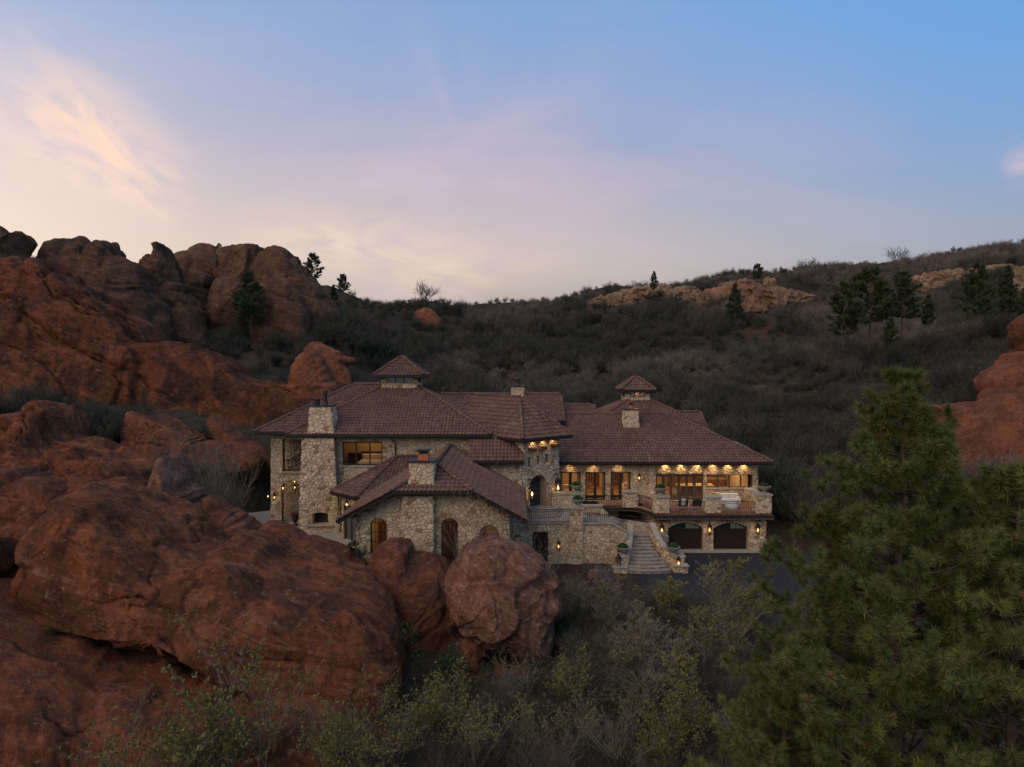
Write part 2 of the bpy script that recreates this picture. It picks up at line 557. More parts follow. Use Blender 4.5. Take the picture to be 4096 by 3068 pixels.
# ------------------------------------------------------------------ terrain
COLS = {  # image column -> (distance, row) pairs of the ground, read off the valley's profile
    -2500: [(55, 1900), (90, 1500), (130, 1330), (180, 1200), (260, 1120)],
    0: [(55, 1860), (90, 1440), (130, 1240), (180, 1130), (230, 1090)],
    700: [(60, 1830), (90, 1490), (115, 1350), (150, 1230), (190, 1150)],
    1000: [(70, 1790), (90, 1510), (115, 1345), (135, 1300), (150, 1270), (175, 1165)],
    1300: [(70, 1930), (85, 1650), (100, 1490), (125, 1310), (150, 1210), (165, 1162)],
    1700: [(72, 2010), (90, 1750), (120, 1510), (160, 1310), (190, 1225), (205, 1195)],
    2048: [(72, 2010), (90, 1800), (120, 1570), (160, 1380), (200, 1265), (235, 1203)],
    2500: [(74, 2010), (90, 1810), (120, 1590), (160, 1410), (210, 1240), (250, 1150)],
    3000: [(72, 2010), (90, 1810), (120, 1570), (160, 1380), (200, 1250), (240, 1165), (280, 1100)],
    3500: [(68, 2010), (90, 1750), (120, 1540), (160, 1370), (200, 1260), (250, 1130), (300, 1050)],
    4096: [(62, 1980), (80, 1760), (110, 1530), (150, 1330), (200, 1165), (260, 1040), (320, 975)],
    6500: [(60, 1980), (80, 1760), (110, 1530), (150, 1300), (200, 1130), (260, 1000), (320, 930)],
}
_us = np.array(sorted(COLS))
_cz = []
for _u in _us:
    ys = np.array([a for a, b in COLS[_u]], float)
    zs = np.array([PZ(b, a) for a, b in COLS[_u]])
    _cz.append((ys, zs))


def _col_z(k, y):
    ys, zs = _cz[k]
    z = np.interp(y, ys, zs)
    far = y > ys[-1]
    z = np.where(far, zs[-1] - 5 * (1 - np.exp(-(y - ys[-1]) / 40)) - .03 * (y - ys[-1]), z)
    return z


def terrain(x, y):
    x = np.asarray(x, float); y = np.asarray(y, float)
    yy = np.maximum(y, 40.0)
    u = 2048 + F * x / yy
    u = np.clip(u, _us[0], _us[-1] - 1)
    k = np.clip(np.searchsorted(_us, u, side='right') - 1, 0, len(_us) - 2)
    allz = np.stack([_col_z(i, yy) for i in range(len(_us))])
    t = (u - _us[k]) / (_us[k + 1] - _us[k]); t = t * t * (3 - 2 * t)
    idx = np.arange(x.size).reshape(x.shape)
    fl = allz.reshape(len(_us), -1)
    a = fl[k.ravel(), idx.ravel()].reshape(x.shape); b = fl[(k + 1).ravel(), idx.ravel()].reshape(x.shape)
    hill = a * (1 - t) + b * t
    left = np.clip((-x - 21.5) / 26, 0, 1); near = 9.0 * left * left * (3 - 2 * left)
    near = near + np.clip((x - 27) / 40, 0, 1) * 5.0 + np.clip((y - 70) / 20, 0, 1) * 3
    near = near - np.clip((34 - y) / 30, 0, 1) * 1.5
    w = np.clip((y - 58) / 22, 0, 1); w = w * w * (3 - 2 * w)
    inside = (x > -24) & (x < 24)
    w = np.where(inside, np.clip((y - 72) / 14, 0, 1), w)
    z = near * (1 - w) + hill * w
    nz = np.stack([x * .06, y * .06, x * 0], -1)
    z = z + fbm(nz, 4) * 1.3 * np.clip((y - 74) / 30, 0, 1)
    z = z - np.abs(vnoise(np.stack([x * .022 + 2, y * .012, x * 0 + 6], -1))) * 5.0 * np.clip((y - 90) / 40, 0, 1) * np.clip((210 - y) / 50, 0, 1) + np.clip((y - 90) / 40, 0, 1) * np.clip((210 - y) / 50, 0, 1) * 1.0
    nz2 = np.stack([x * .35, y * .35, x * 0 + 3], -1)
    z = z + fbm(nz2, 2) * .12 * np.clip((np.abs(y - 60) - 22) / 10, 0, 1)
    return z


def tz(x, y): return float(terrain(np.array([x]), np.array([y]))[0])


def build_ground():
    ys = np.concatenate([np.linspace(-40, 20, 13), np.linspace(22, 100, 79), np.linspace(102, 340, 140), np.linspace(346, 520, 30)])
    n = 250
    t = np.linspace(-1, 1, n)
    V = []
    for y in ys:
        half = max(70, 70 + y * 1.0)
        xs = half * (0.75 * t + .25 * t ** 3)
        V.append(np.stack([xs, np.full(n, y), terrain(xs, np.full(n, y))], -1))
    V = np.array(V)
    m = len(ys)
    i = np.arange((m - 1) * n).reshape(m - 1, n)[:, :-1].ravel()
    fc = np.stack([i, i + 1, i + n + 1, i + n], -1)
    me = np_mesh('ground', V.reshape(-1, 3), fc, True)
    mt, nt, b = mat_new('scrub_ground')
    N, L = nt.nodes, nt.links
    b.inputs['Roughness'].default_value = 1.0; b.inputs['Specular IOR Level'].default_value = .05
    geo = N.new('ShaderNodeNewGeometry')
    n1 = N.new('ShaderNodeTexNoise'); n1.inputs['Scale'].default_value = .07; n1.inputs['Detail'].default_value = 6
    n2 = N.new('ShaderNodeTexNoise'); n2.inputs['Scale'].default_value = 1.3; n2.inputs['Detail'].default_value = 8; n2.inputs['Roughness'].default_value = .7
    for q in (n1, n2): L.new(geo.outputs['Position'], q.inputs[0])
    r1 = N.new('ShaderNodeValToRGB')
    e = r1.color_ramp.elements
    e[0].position = .42; e[0].color = (.055, .047, .038, 1); e[1].position = .66; e[1].color = (.070, .042, .030, 1)
    L.new(n1.outputs[0], r1.inputs[0])
    r2 = N.new('ShaderNodeValToRGB'); e = r2.color_ramp.elements
    e[0].position = .3; e[0].color = (.45, .45, .45, 1); e[1].position = .7; e[1].color = (1.3, 1.3, 1.2, 1)
    L.new(n2.outputs[0], r2.inputs[0])
    mx = N.new('ShaderNodeMix'); mx.data_type = 'RGBA'; mx.blend_type = 'MULTIPLY'; mx.inputs[0].default_value = 1
    L.new(r1.outputs[0], mx.inputs[6]); L.new(r2.outputs[0], mx.inputs[7]); L.new(mx.outputs[2], b.inputs['Base Color'])
    bp = N.new('ShaderNodeBump'); bp.inputs['Strength'].default_value = .8; bp.inputs['Distance'].default_value = .2
    L.new(n2.outputs[0], bp.inputs['Height']); L.new(bp.outputs[0], b.inputs['Normal'])
    o = link('ground', me, None, mt)
    tag(o, 'dark brown scrub ground of the valley floor and hillsides', kind='structure')


build_ground()


def flat_sheet(name, pts, z, mat, label, bed=None):
    """ground sheet with a rough edge; pts in metres"""
    m = MB()
    ring = []
    n = len(pts)
    for i in range(n):
        a, b = Vector(pts[i] + (0,)), Vector(pts[(i + 1) % n] + (0,))
        k = max(1, int((b - a).length / .8))
        for j in range(k):
            p = a.lerp(b, j / k)
            q = .18 * math.sin(i * 7.1 + j * 2.3) + .1 * math.sin(j * 5.1 + i)
            ring.append((p.x + q, p.y + q * .6, z))
    c = (sum(p[0] for p in ring) / len(ring), sum(p[1] for p in ring) / len(ring), z)
    vs = ring + [(p[0] * 1.0, p[1], z - .35) for p in ring] + [c]
    k = len(ring)
    tri = tessellate_polygon([[Vector(p) for p in ring]])
    fs = [t for t in tri] + [(i, (i + 1) % k, (i + 1) % k + k, i + k) for i in range(k)]
    m.add(vs[:-1], fs)
    o = m.build(name, mat)
    return tag(o, label, kind='structure')


flat_sheet('driveway', [(8.6, 50.6), (10, 46.5), (12.5, 43), (16, 40.5), (20, 39.5), (26, 40), (29, 43), (28, 48), (24, 56.6), (12.4, 56.6), (12.4, 50.8)], .03, M['asphalt'],
           'dark asphalt driveway in front of the garage')
flat_sheet('mulch_bed', [(1.0, 53.1), (.6, 47.5), (4, 45.8), (7.4, 46.4), (8.0, 50.2), (8.2, 53.1)], .06, M['mulch'],
           'dark red mulch bed below the terrace wall')
flat_sheet('patio', [(-24.5, 57), (-22.0, 55.2), (-17.5, 54.6), (-12.6, 53.4), (-11, 58.2), (-12, 64), (-22, 66), (-26.5, 63)], 1.45, M['gravel'],
           'pale gravel patio round the outdoor fireplace')
m = MB().box(12.6, 20.4, 56.2, 57.0, -.3, .07)
tag(m.build('garage_apron', M['gravel']), 'pale concrete apron before the garage doors', kind='structure')

# ------------------------------------------------------------------ rocks
M['rock_a'] = rock_mat('red_sandstone', (.36, .122, .054), (.068, .037, .028), (.45, .22, .12), 1.0, .62, 3.0, .30, 1.35)
M['rock_low'] = rock_mat('lichened_red_sandstone', (.33, .112, .056), (.075, .043, .034), (.40, .215, .13), .9, .6, 8.0, .25, 1.1, .55)
M['rock_b'] = rock_mat('dusky_red_sandstone', (.30, .108, .058), (.07, .038, .03), (.39, .205, .135), .8, .5, 13.0, -.5, 1.2)
M['rock_round'] = rock_mat('rosy_sandstone', (.37, .17, .11), (.11, .054, .042), (.54, .36, .28), .8, .5, 21.0, .5, 1.1)
M['rock_wall'] = rock_mat('deep_red_sandstone', (.25, .088, .043), (.048, .027, .022), (.33, .15, .083), 1.0, .72, 31.0, .45, 2.2)
M['rock_far'] = rock_mat('tan_red_sandstone', (.25, .125, .075), (.085, .052, .04), (.30, .19, .125), .9, .5, 41.0, .2, 3.0)
M['rock_pale'] = rock_mat('pale_sandstone', (.37, .235, .15), (.16, .10, .07), (.45, .34, .235), .6, .4, 51.0, .2, 2.2)
M['rock_blush'] = rock_mat('blush_sandstone', (.36, .19, .115), (.15, .085, .06), (.43, .29, .19), .6, .4, 55.0, .2, 2.2)
M['rock_slope'] = rock_mat('orange_red_sandstone', (.30, .115, .06), (.12, .055, .036), (.35, .18, .11), .5, .4, 61.0, -.4, 1.6)


CLEAR = []


def resample(outline, n, c):
    p = np.array(outline, float)
    # Catmull-Rom through the outline
    m = len(p); q = []
    for i in range(m):
        p0, p1, p2, p3 = p[i - 1], p[i], p[(i + 1) % m], p[(i + 2) % m]
        for t in np.linspace(0, 1, 24, endpoint=False):
            q.append(.5 * ((2 * p1) + (-p0 + p2) * t + (2 * p0 - 5 * p1 + 4 * p2 - p3) * t * t + (-p0 + 3 * p1 - 3 * p2 + p3) * t ** 3))
    q = np.array(q)
    d = np.concatenate([[0], np.cumsum(np.linalg.norm(np.diff(np.vstack([q, q[:1]]), axis=0), axis=1))])
    s = np.linspace(0, d[-1], n, endpoint=False)
    qq = np.vstack([q, q[:1]])
    return np.stack([np.interp(s, d, qq[:, 0]), np.interp(s, d, qq[:, 1])], -1)


def rock(outline, y, tf, tb, lean, mat, label, nA=220, rows=110, big=.5, med=.16, fine=.05, strata=.10, crack=.16, sq=.85, tilt=.35,
         seed=0, center=None, freq=.35, turn=0.0, group=None, pit=0.0, sag=0.0, freq_s=2.2, drop=1.7, ground=False, slab=None, bedsp=None):
    """solid rock: a traced profile standing at distance y, tf metres proud towards the camera and tb metres behind"""
    if 'huge domed' not in label: nA, rows = int(nA * .83), int(rows * .83)
    if ground:        # stand it where the hillside meets the foot of the profile
        vs_ = sorted(v for u, v in outline); um = sum(u for u, v in outline) / len(outline)
        vb = vs_[int(len(vs_) * .72)]
        yy = np.arange(60.0, 320.0, .5)
        pz = np.array([P(um, vb, a) for a in yy])
        dz = pz[:, 2] - terrain(pz[:, 0], pz[:, 1])
        k = np.argmax(dz < 0)
        if dz[k] < 0: y = float(yy[k]) + tf * .4
    prof = []
    zs = [PZ(v, y) for u, v in outline]; zb = min(zs); xs0 = np.mean([P(u, v, y).x for u, v in outline])
    for u, v in outline:
        d = y
        for _ in range(5):
            p = P(u, v, d); d = y + lean * (p.z - zb) + turn * (p.x - xs0)
        prof.append((p.x, p.z))
    prof = resample(prof, nA, None)
    if center is None:
        c = prof.mean(0)
        c = np.array([(prof[:, 0].max() + prof[:, 0].min()) / 2 * .5 + c[0] * .5, (prof[:, 1].max() * .45 + prof[:, 1].min() * .55)])
    else:
        cy = y
        for _ in range(5):
            p = P(center[0], center[1], cy); cy = y + lean * (p.z - zb) + turn * (p.x - xs0)
        c = np.array([p.x, p.z])
    low = prof[:, 1] < c[1]
    prof[low, 1] = c[1] + (prof[low, 1] - c[1]) * drop
    def shape(prof, rows):
        # rows: front pole -> rim -> back pole, front gets most rows
        nf = int(rows * .72); nb = rows - nf
        th = np.concatenate([np.linspace(.02, math.pi / 2, nf, endpoint=False), np.linspace(math.pi / 2, math.pi - .04, nb)])
        r = np.sin(th)[:, None]
        cc = np.cos(th)[:, None]
        dep = np.where(cc > 0, -tf * np.abs(cc) ** sq, tb * np.abs(cc) ** sq)
        X = c[0] + (prof[None, :, 0] - c[0]) * r
        Z = c[1] + (prof[None, :, 1] - c[1]) * r
        Z = Z - sag * np.maximum(cc, 0)
        Y = y + lean * (Z - zb) + turn * (X - xs0) + dep
        Pn = np.stack([X, Y, Z], -1)

        def normals(Q):
            da = np.roll(Q, -1, 1) - np.roll(Q, 1, 1)
            dr = np.gradient(Q, axis=0)
            n = np.cross(da, dr)
            n /= (np.linalg.norm(n, axis=-1, keepdims=True) + 1e-9)
            return n
        nn = normals(Pn)
        cen = Pn.reshape(-1, 3).mean(0)
        if ((Pn - cen) * nn).sum() < 0: nn = -nn
        so = np.array([seed * 13.7, seed * 5.3, seed * 9.1])
        q = Pn + so
        ct, st = math.cos(tilt), math.sin(tilt)
        zt = q[..., 2] * ct + q[..., 0] * st
        xt = q[..., 0] * ct - q[..., 2] * st
        warp = fbm(q * freq * .8, 3)
        w_rim = 1.0 - .55 * np.exp(-((th - math.pi / 2) / .25) ** 2)[:, None]
        disp = .5 * big * fbm(q * freq, 2) * w_rim
        n_m = fbm(q * freq * 2.2 + 5, 3, 2.0, .42)
        disp += med * .55 * n_m
        scoop = vnoise(q * freq * 1.7 + 40)
        disp -= med * 1.6 * np.clip(scoop - .18, 0, 1) ** 1.3
        lip = vnoise(q * freq * 1.1 + 63) + .25 * warp
        disp += med * .9 * (np.clip(lip / .10, -1, 1) * np.exp(-(lip / .35) ** 2))
        qs = np.stack([xt * .22, q[..., 1] * .22, zt * freq_s + warp * 1.6], -1)
        ns = fbm(qs, 3)
        disp += strata * .35 * ns
        # bedding: tilted ledges that swell and break off sharply
        for kb, (fs_, amp_) in enumerate(((.45, 1.3), (1.4, .45))):
            tt = zt * fs_ * freq_s / 2.2 + .9 * warp + .25 * vnoise(q * freq * 2 + 8) + kb * .37
            fr2 = tt - np.floor(tt)
            gate = np.clip(vnoise(q * freq * .8 + 11 + 20 * kb) * 2.0 + .25, 0, 1)
            saw = np.where(fr2 < .93, (fr2 / .93) ** 2.2, 1 - (fr2 - .93) / .07)
            disp += strata * amp_ * (saw - .35) * gate * w_rim
        # blocks: beds and cross joints, each a little proud of or behind its neighbour
        sl = med * .9 if slab is None else slab
        bs = bedsp or .42 / freq
        j_n = .22 * vnoise(q * freq * 2.3 + 50)
        def blocks(cd, sp_, salt):
            t_ = cd / sp_ + .55 * warp * (.5 if salt else 1) + j_n
            i_ = np.floor(t_); f_ = t_ - i_
            h_ = _val[(np.abs(i_).astype(np.int64) * 7 + salt + seed * 31) & 511]
            return h_, np.minimum(f_, 1 - f_) * sp_
        h1, g1 = blocks(zt, bs, 3)
        h2, g2 = blocks(xt + h1 * bs * .8, bs * 2.3, 91)
        gate_b = np.clip(vnoise(q * freq * .7 + 71) * 2.5 + .7, 0, 1)
        disp += sl * (.55 * h1 + .55 * h2) * gate_b * w_rim
        disp -= sl * .7 * (np.exp(-g1 / .06) + .7 * np.exp(-g2 / .06)) * gate_b
        if crack:
            for kk, (fx, fz) in enumerate(((.10, .42), (.3, .16))):
                qc = np.stack([xt * fx * freq * 3, q[..., 1] * .12, zt * fz * freq * 3], -1) + 31 * kk
                nc = vnoise(qc) + .35 * warp + .18 * vnoise(q * freq * 4)
                gate = np.clip(vnoise(q * freq * .9 + 77 + kk) * 2.2 + .35, 0, 1)
                disp -= crack * (1.0, .6)[kk] * np.exp(-np.abs(nc) / .022) * 1.25 * gate
        if pit:
            npit = vnoise(q * 2.1 + 9)
            disp -= pit * np.clip((npit - .45) / .3, 0, 1) ** 1.5
        disp += fine * (.55 * fbm(q * 2.6, 4) - .5 * np.abs(vnoise(q * 1.9 + 3)))
        Q = Pn + nn * disp[..., None]
        return Q

    # fit the outline seen from the photograph's side: a bulging solid looks larger than its profile
    tgt = resample(outline, 400, None)
    if center is None:
        cc_ = np.array([(tgt[:, 0].max() + tgt[:, 0].min()) / 2, tgt[:, 1].max() * .5 + tgt[:, 1].min() * .5])
    else: cc_ = np.array(center, float)
    NB = 90

    def radii(pp):
        d_ = pp - cc_; ang = np.arctan2(d_[:, 1], d_[:, 0]); b_ = ((ang + math.pi) / (2 * math.pi) * NB).astype(int) % NB
        r_ = np.zeros(NB); np.maximum.at(r_, b_, np.hypot(d_[:, 0], d_[:, 1])); return r_
    rt = radii(tgt)

    def proj(Q):
        x_, y_, z_ = Q[..., 0].ravel(), Q[..., 1].ravel(), Q[..., 2].ravel() - CAMZ
        f_ = y_ * cp - z_ * sp; up_ = y_ * sp + z_ * cp
        return np.stack([CX + F * x_ / f_, CY - F * up_ / f_], -1)
    step = max(1, nA // 110)
    for _ in range(3):
        Qc = shape(prof[::step], max(36, rows // 3))
        ra = radii(proj(Qc))
        ratio = np.where((ra > 0) & (rt > 0), rt / np.maximum(ra, 1), 1.0)
        ratio = np.clip(ratio, .6, 1.4)
        low_b = np.sin((np.arange(NB) + .5) / NB * 2 * math.pi - math.pi) > .25     # rows grow downwards: leave the foot alone
        ratio = np.where(low_b & (drop > 1.0), 1.0, ratio)
        ratio = sum(np.roll(ratio, s_) for s_ in (-1, 0, 1)) / 3
        rim = proj(np.stack([prof[:, 0], np.full(len(prof), y) + lean * (prof[:, 1] - zb) + turn * (prof[:, 0] - xs0), prof[:, 1]], -1)) - cc_
        an = (np.arctan2(rim[:, 1], rim[:, 0]) + math.pi) / (2 * math.pi) * NB - .5
        k0 = np.floor(an).astype(int); fr_ = an - k0
        rr_ = ratio[k0 % NB] * (1 - fr_) + ratio[(k0 + 1) % NB] * fr_
        prof = c + (prof - c) * rr_[:, None]
    Q = shape(prof, rows)
    m_, n_ = Q.shape[:2]
    verts = np.concatenate([Q.reshape(-1, 3), Q[0].mean(0)[None], Q[-1].mean(0)[None]])
    i = np.arange((m_ - 1) * n_).reshape(m_ - 1, n_)
    j = np.roll(i, -1, 1)
    quads = np.stack([i.ravel(), i.ravel() + n_, j.ravel() + n_, j.ravel()], -1)
    a = np.arange(n_); b = np.roll(a, -1)
    t1 = np.stack([np.full(n_, m_ * n_), a, b], -1)
    l0 = (m_ - 1) * n_
    t2 = np.stack([np.full(n_, m_ * n_ + 1), l0 + b, l0 + a], -1)
    if ground: CLEAR.append((min(u for u, v in outline) - 15, max(u for u, v in outline) + 15, y - (14 if mat in ('rock_pale', 'rock_blush') else 2), y + 3))
    me = np_mesh('boulder', verts, [quads, t1, t2], True)
    o = link('boulder', me, None, M[mat])
    tag(o, label, 'boulder', group)
    return o


# foreground
rock([(85, 2460), (60, 2350), (55, 2270), (90, 2170), (130, 2100), (200, 2035), (270, 1978), (335, 1950), (430, 1950), (505, 1961), (575, 2000),
      (705, 2050), (917, 2108), (1075, 2138), (1200, 2180), (1307, 2236), (1422, 2307), (1507, 2360), (1572, 2430), (1606, 2538), (1618, 2653),
      (1590, 2807), (1530, 2925), (1440, 2870), (1340, 2800), (1140, 2740), (1000, 2712), (770, 2670), (553, 2592), (284, 2535)],
     31, 4.2, 7, .22, 'rock_a', 'huge domed red sandstone boulder filling the lower left above the ledge', 440, 260, .5, .13, .06, .13, .25, .55, .30, 1, (800, 2420), .26, pit=.06, drop=1.0, slab=.13, bedsp=1.9)
rock([(-420, 2420), (-100, 2405), (77, 2425), (284, 2480), (553, 2535), (769, 2600), (1000, 2640), (1200, 2680), (1400, 2755), (1520, 2860), (1600, 3010), (1640, 3250), (1500, 3700),
      (600, 3800), (-300, 3700), (-520, 3100)], 25.6, 2.6, 7, .17, 'rock_low', 'lichen spotted red rock ledge under the huge domed boulder', 380, 200, .5, .16, .08, .12, .2, .6, .28, 2, (520, 3050), .32, pit=.06, slab=.12, bedsp=1.7)
rock([(-260, 2520), (-280, 2300), (-150, 2180), (-40, 2170), (35, 2230), (62, 2330), (85, 2440), (60, 2500), (-60, 2540)], 30, 3, 4, .2, 'rock_a',
     'rounded red rock shoulder at the left edge, above the lichen spotted ledge', 120, 70, .3, .15, .05, .1, .15, seed=3)
rock([(1466, 2318), (1474, 2253), (1510, 2188), (1568, 2152), (1611, 2153), (1676, 2198), (1742, 2226), (1800, 2290), (1845, 2400), (1870, 2560), (1840, 2720), (1700, 2760), (1600, 2740), (1500, 2600)],
     39.5, 3.0, 4, .16, 'rock_b', 'dusky red boulder wedged between the huge dome and the round boulder', 240, 130, .4, .2, .05, .16, .25, .6, -.7, 4, None, .4, pit=.06, slab=.14)
rock([(1690, 2300), (1700, 2235), (1740, 2212), (1790, 2240), (1825, 2300), (1830, 2420), (1720, 2430)], 42, 1.2, 2, .1, 'rock_b',
     'low dusky boulder below the arched window, behind the wedged boulder', 90, 50, .2, .1, .04, .08, .08, seed=5)
rock([(1951, 2148), (1994, 2150), (2060, 2163), (2110, 2181), (2168, 2224), (2211, 2289), (2240, 2347), (2246, 2448), (2240, 2542), (2219, 2600), (2170, 2635), (2117, 2644),
      (2060, 2618), (1951, 2603), (1864, 2557), (1821, 2492), (1789, 2405), (1781, 2311), (1799, 2268), (1857, 2188), (1910, 2158)],
     36, 3.0, 3, .05, 'rock_round', 'great round rosy boulder in front of the gabled stone wing', 320, 190, .4, .24, .05, .12, .35, .7, .6, 6, None, .36, pit=.06, drop=1.0, slab=.13, bedsp=1.3)
rock([(1815, 2640), (1822, 2570), (1860, 2552), (1920, 2548), (1945, 2580), (1940, 2640), (1900, 2720), (1840, 2720)], 34.6, .9, 1.5, .05, 'rock_b',
     'small dark red stone under the left of the round boulder', 80, 46, .15, .08, .03, .05, .06, seed=7, freq=.8)
rock([(1870, 2760), (1880, 2660), (1920, 2620), (2040, 2615), (2115, 2630), (2135, 2700), (2130, 2800), (2000, 2840), (1900, 2820)], 34.8, 1.2, 2.5, .05, 'rock_b',
     'squat dark red block carrying the round boulder', 110, 60, .15, .08, .03, .06, .08, seed=8, freq=.8)
rock([(1035, 2140), (1060, 2094), (1127, 2088), (1160, 2097), (1237, 2133), (1300, 2152), (1373, 2177), (1411, 2208), (1459, 2243), (1470, 2275), (1462, 2330), (1420, 2420), (1200, 2400), (1060, 2300)],
     42.5, 1.8, 2.2, .25, 'rock_b', 'long smooth dark red rock along the patio edge', 170, 90, .2, .1, .03, .08, .08, .6, seed=9, tilt=.5)
rock([(562, 2010), (575, 1965), (600, 1900), (635, 1845), (664, 1826), (705, 1832), (760, 1885), (820, 1972), (850, 2030), (870, 2120), (800, 2180), (640, 2150)], 43, 2.2, 3, .12, 'rock_round',
     'pointed boulder split by two slanting cracks, behind the huge dome', 190, 110, .15, .08, .03, .08, .15, .5, 1.0, 10, None, .5, slab=.12, bedsp=1.2)
rock([(800, 2060), (823, 1985), (890, 2005), (964, 2038), (1022, 2073), (1036, 2112), (1010, 2180), (850, 2180)], 43.5, 1.5, 2.5, .2, 'rock_b',
     'low dark red rock sloping down from the pointed boulder to the patio', 110, 60, .2, .1, .03, .08, .1, seed=11)
rock([(-500, 1760), (-250, 1690), (0, 1662), (88, 1652), (150, 1640), (168, 1613), (195, 1612), (235, 1638), (317, 1691), (411, 1748), (529, 1797), (629, 1846), (680, 1950), (640, 2080), (300, 2120), (-200, 2100), (-480, 1950)],
     50, 4.0, 6, .45, 'rock_a', 'sloping red rock rib with a rounded knob, left of the pointed boulder', 320, 170, .5, .28, .06, .18, .3, .5, .42, 12, (150, 1880), .35, pit=.08, slab=.28, bedsp=1.5)
rock([(-300, 1960), (-200, 1880), (0, 1876), (76, 1868), (160, 1880), (235, 1905), (315, 1960), (330, 2060), (200, 2120), (-100, 2130)], 44.5, 2.0, 3, .3, 'rock_b',
     'dark flat red boulder between the rib and the huge dome', 150, 84, .3, .14, .04, .12, .12, .5, seed=13, slab=.18, bedsp=1.1)
rock([(270, 1945), (280, 1902), (330, 1898), (380, 1915), (410, 1950), (390, 1985), (310, 1975)], 44, .8, 1.2, .1, 'rock_a', 'small loose red slab lying on the rib slope', 70, 40, .1, .06, .03, .05, .05, seed=14, freq=.8)
rock([(480, 1790), (494, 1680), (517, 1648), (564, 1650), (640, 1670), (705, 1691), (823, 1744), (950, 1780), (1040, 1812), (1050, 1850), (900, 1880), (700, 1850), (560, 1840)], 67, 2.0, 4, .4, 'rock_b',
     'banded dusky rock ledge left of the house', 220, 120, .3, .16, .05, .2, .25, .45, .46, 15, None, .35, drop=1.15, slab=.2, bedsp=.9)
rock([(900, 1820), (830, 1700), (850, 1660), (900, 1690), (980, 1750), (1075, 1800), (1110, 1840), (1000, 1870)], 70, 1.2, 2, .3, 'rock_slope',
     'thin orange fin above the banded ledge', 90, 46, .15, .1, .04, .1, .1, seed=16)
# great wall and skyline
rock([(-900, 1300), (-600, 1080), (-300, 1010), (-100, 1030), (0, 1040), (152, 1046), (272, 1097), (380, 1150), (469, 1211), (570, 1287), (684, 1370), (779, 1382), (887, 1427), (1014, 1492), (1077, 1517), (1172, 1553),
      (1262, 1592), (1330, 1680), (1300, 1850), (1000, 1960), (400, 2000), (-300, 2000), (-850, 1800)],
     75, 4.5, 9, .42, 'rock_wall', 'long dark red rock wall running down towards the house roof', 440, 220, 1.1, .5, .12, .28, .8, .45, .52, 17, (350, 1620), .13, .12, pit=.12, freq_s=1.2, slab=.75, bedsp=3.6)
rock([(-260, 1010), (-150, 920), (-40, 890), (0, 910), (38, 930), (63, 930), (101, 950), (140, 1012), (170, 1100), (100, 1300), (-150, 1300)], 92, 5, 6, .2, 'rock_far',
     'rounded brown knob at the left end of the skyline', 130, 70, .7, .4, .1, .3, .4, seed=18, freq=.16, slab=.35, bedsp=2.6)
rock([(120, 1200), (152, 1034), (171, 977), (209, 957), (304, 953), (340, 960), (368, 976), (412, 962), (456, 976), (501, 1026), (570, 1065), (621, 1122), (665, 1230), (700, 1340), (640, 1420), (300, 1400), (150, 1320)],
     98, 6, 7, .28, 'rock_far', 'broad brown rock head with two humps on the skyline', 260, 130, 1.0, .6, .12, .45, .6, .85, .2, 19, None, .14, slab=.35, bedsp=2.6)
rock([(540, 1200), (556, 1053), (608, 1000), (624, 970), (640, 966), (652, 978), (672, 1008), (703, 1072), (748, 1142), (800, 1220), (826, 1270), (820, 1330), (700, 1370), (580, 1330)], 106, 4.5, 5, .2, 'rock_far',
     'narrow brown spire with a small tip on the skyline', 170, 100, .6, .4, .1, .3, .4, seed=20, freq=.18, slab=.35, bedsp=2.6)
rock([(690, 1250), (692, 1045), (760, 989), (811, 971), (868, 990), (900, 1040), (900, 1180), (860, 1290), (760, 1310)], 118, 4.5, 6, .18, 'rock_far',
     'bulging brown dome right of the spire', 150, 90, .8, .5, .1, .25, .4, seed=21, freq=.16, slab=.35, bedsp=2.6)
rock([(850, 1150), (868, 1010), (900, 985), (950, 973), (1014, 976), (1050, 995), (1080, 1080), (1060, 1220), (960, 1260), (870, 1240)], 120, 4.5, 6, .15, 'rock_far',
     'middle brown dome of the skyline cluster', 150, 90, .8, .5, .1, .2, .45, seed=22, freq=.16, slab=.35, bedsp=2.6)
rock([(830, 1230), (850, 1130), (900, 1105), (960, 1120), (1000, 1180), (980, 1270), (880, 1290)], 112, 3, 4, .2, 'rock_far',
     'low brown bulge at the foot of the skyline domes', 100, 60, .5, .3, .08, .15, .3, seed=23, freq=.2, slab=.35, bedsp=2.6)
rock([(990, 1230), (1005, 1072), (1037, 1010), (1090, 982), (1141, 996), (1191, 1040), (1267, 1122), (1324, 1199), (1358, 1265), (1340, 1340), (1180, 1360), (1020, 1320)], 116, 5.5, 7, .22, 'rock_far',
     'largest smooth brown dome with a long right flank, beside a pine', 220, 120, .8, .5, .1, .22, .5, .85, .5, 24, None, .15, slab=.35, bedsp=2.6)
rock([(1005, 1300), (1020, 1180), (1060, 1120), (1130, 1110), (1190, 1150), (1230, 1230), (1230, 1330), (1100, 1350)], 110.5, 3, 4, .2, 'rock_far',
     'brown bulge low on the front of the largest dome', 110, 70, .5, .3, .08, .15, .3, seed=25, freq=.2, slab=.35, bedsp=2.6)
rock([(800, 1330), (826, 1283), (900, 1290), (980, 1320), (1040, 1350), (1075, 1380), (1000, 1410), (860, 1390)], 103, 2, 3, .5, 'rock_slope', 'flat reddish slab in the scrub below the domes', 100, 50, .3, .15, .05, .15, .15, seed=26, freq=.3, ground=True)
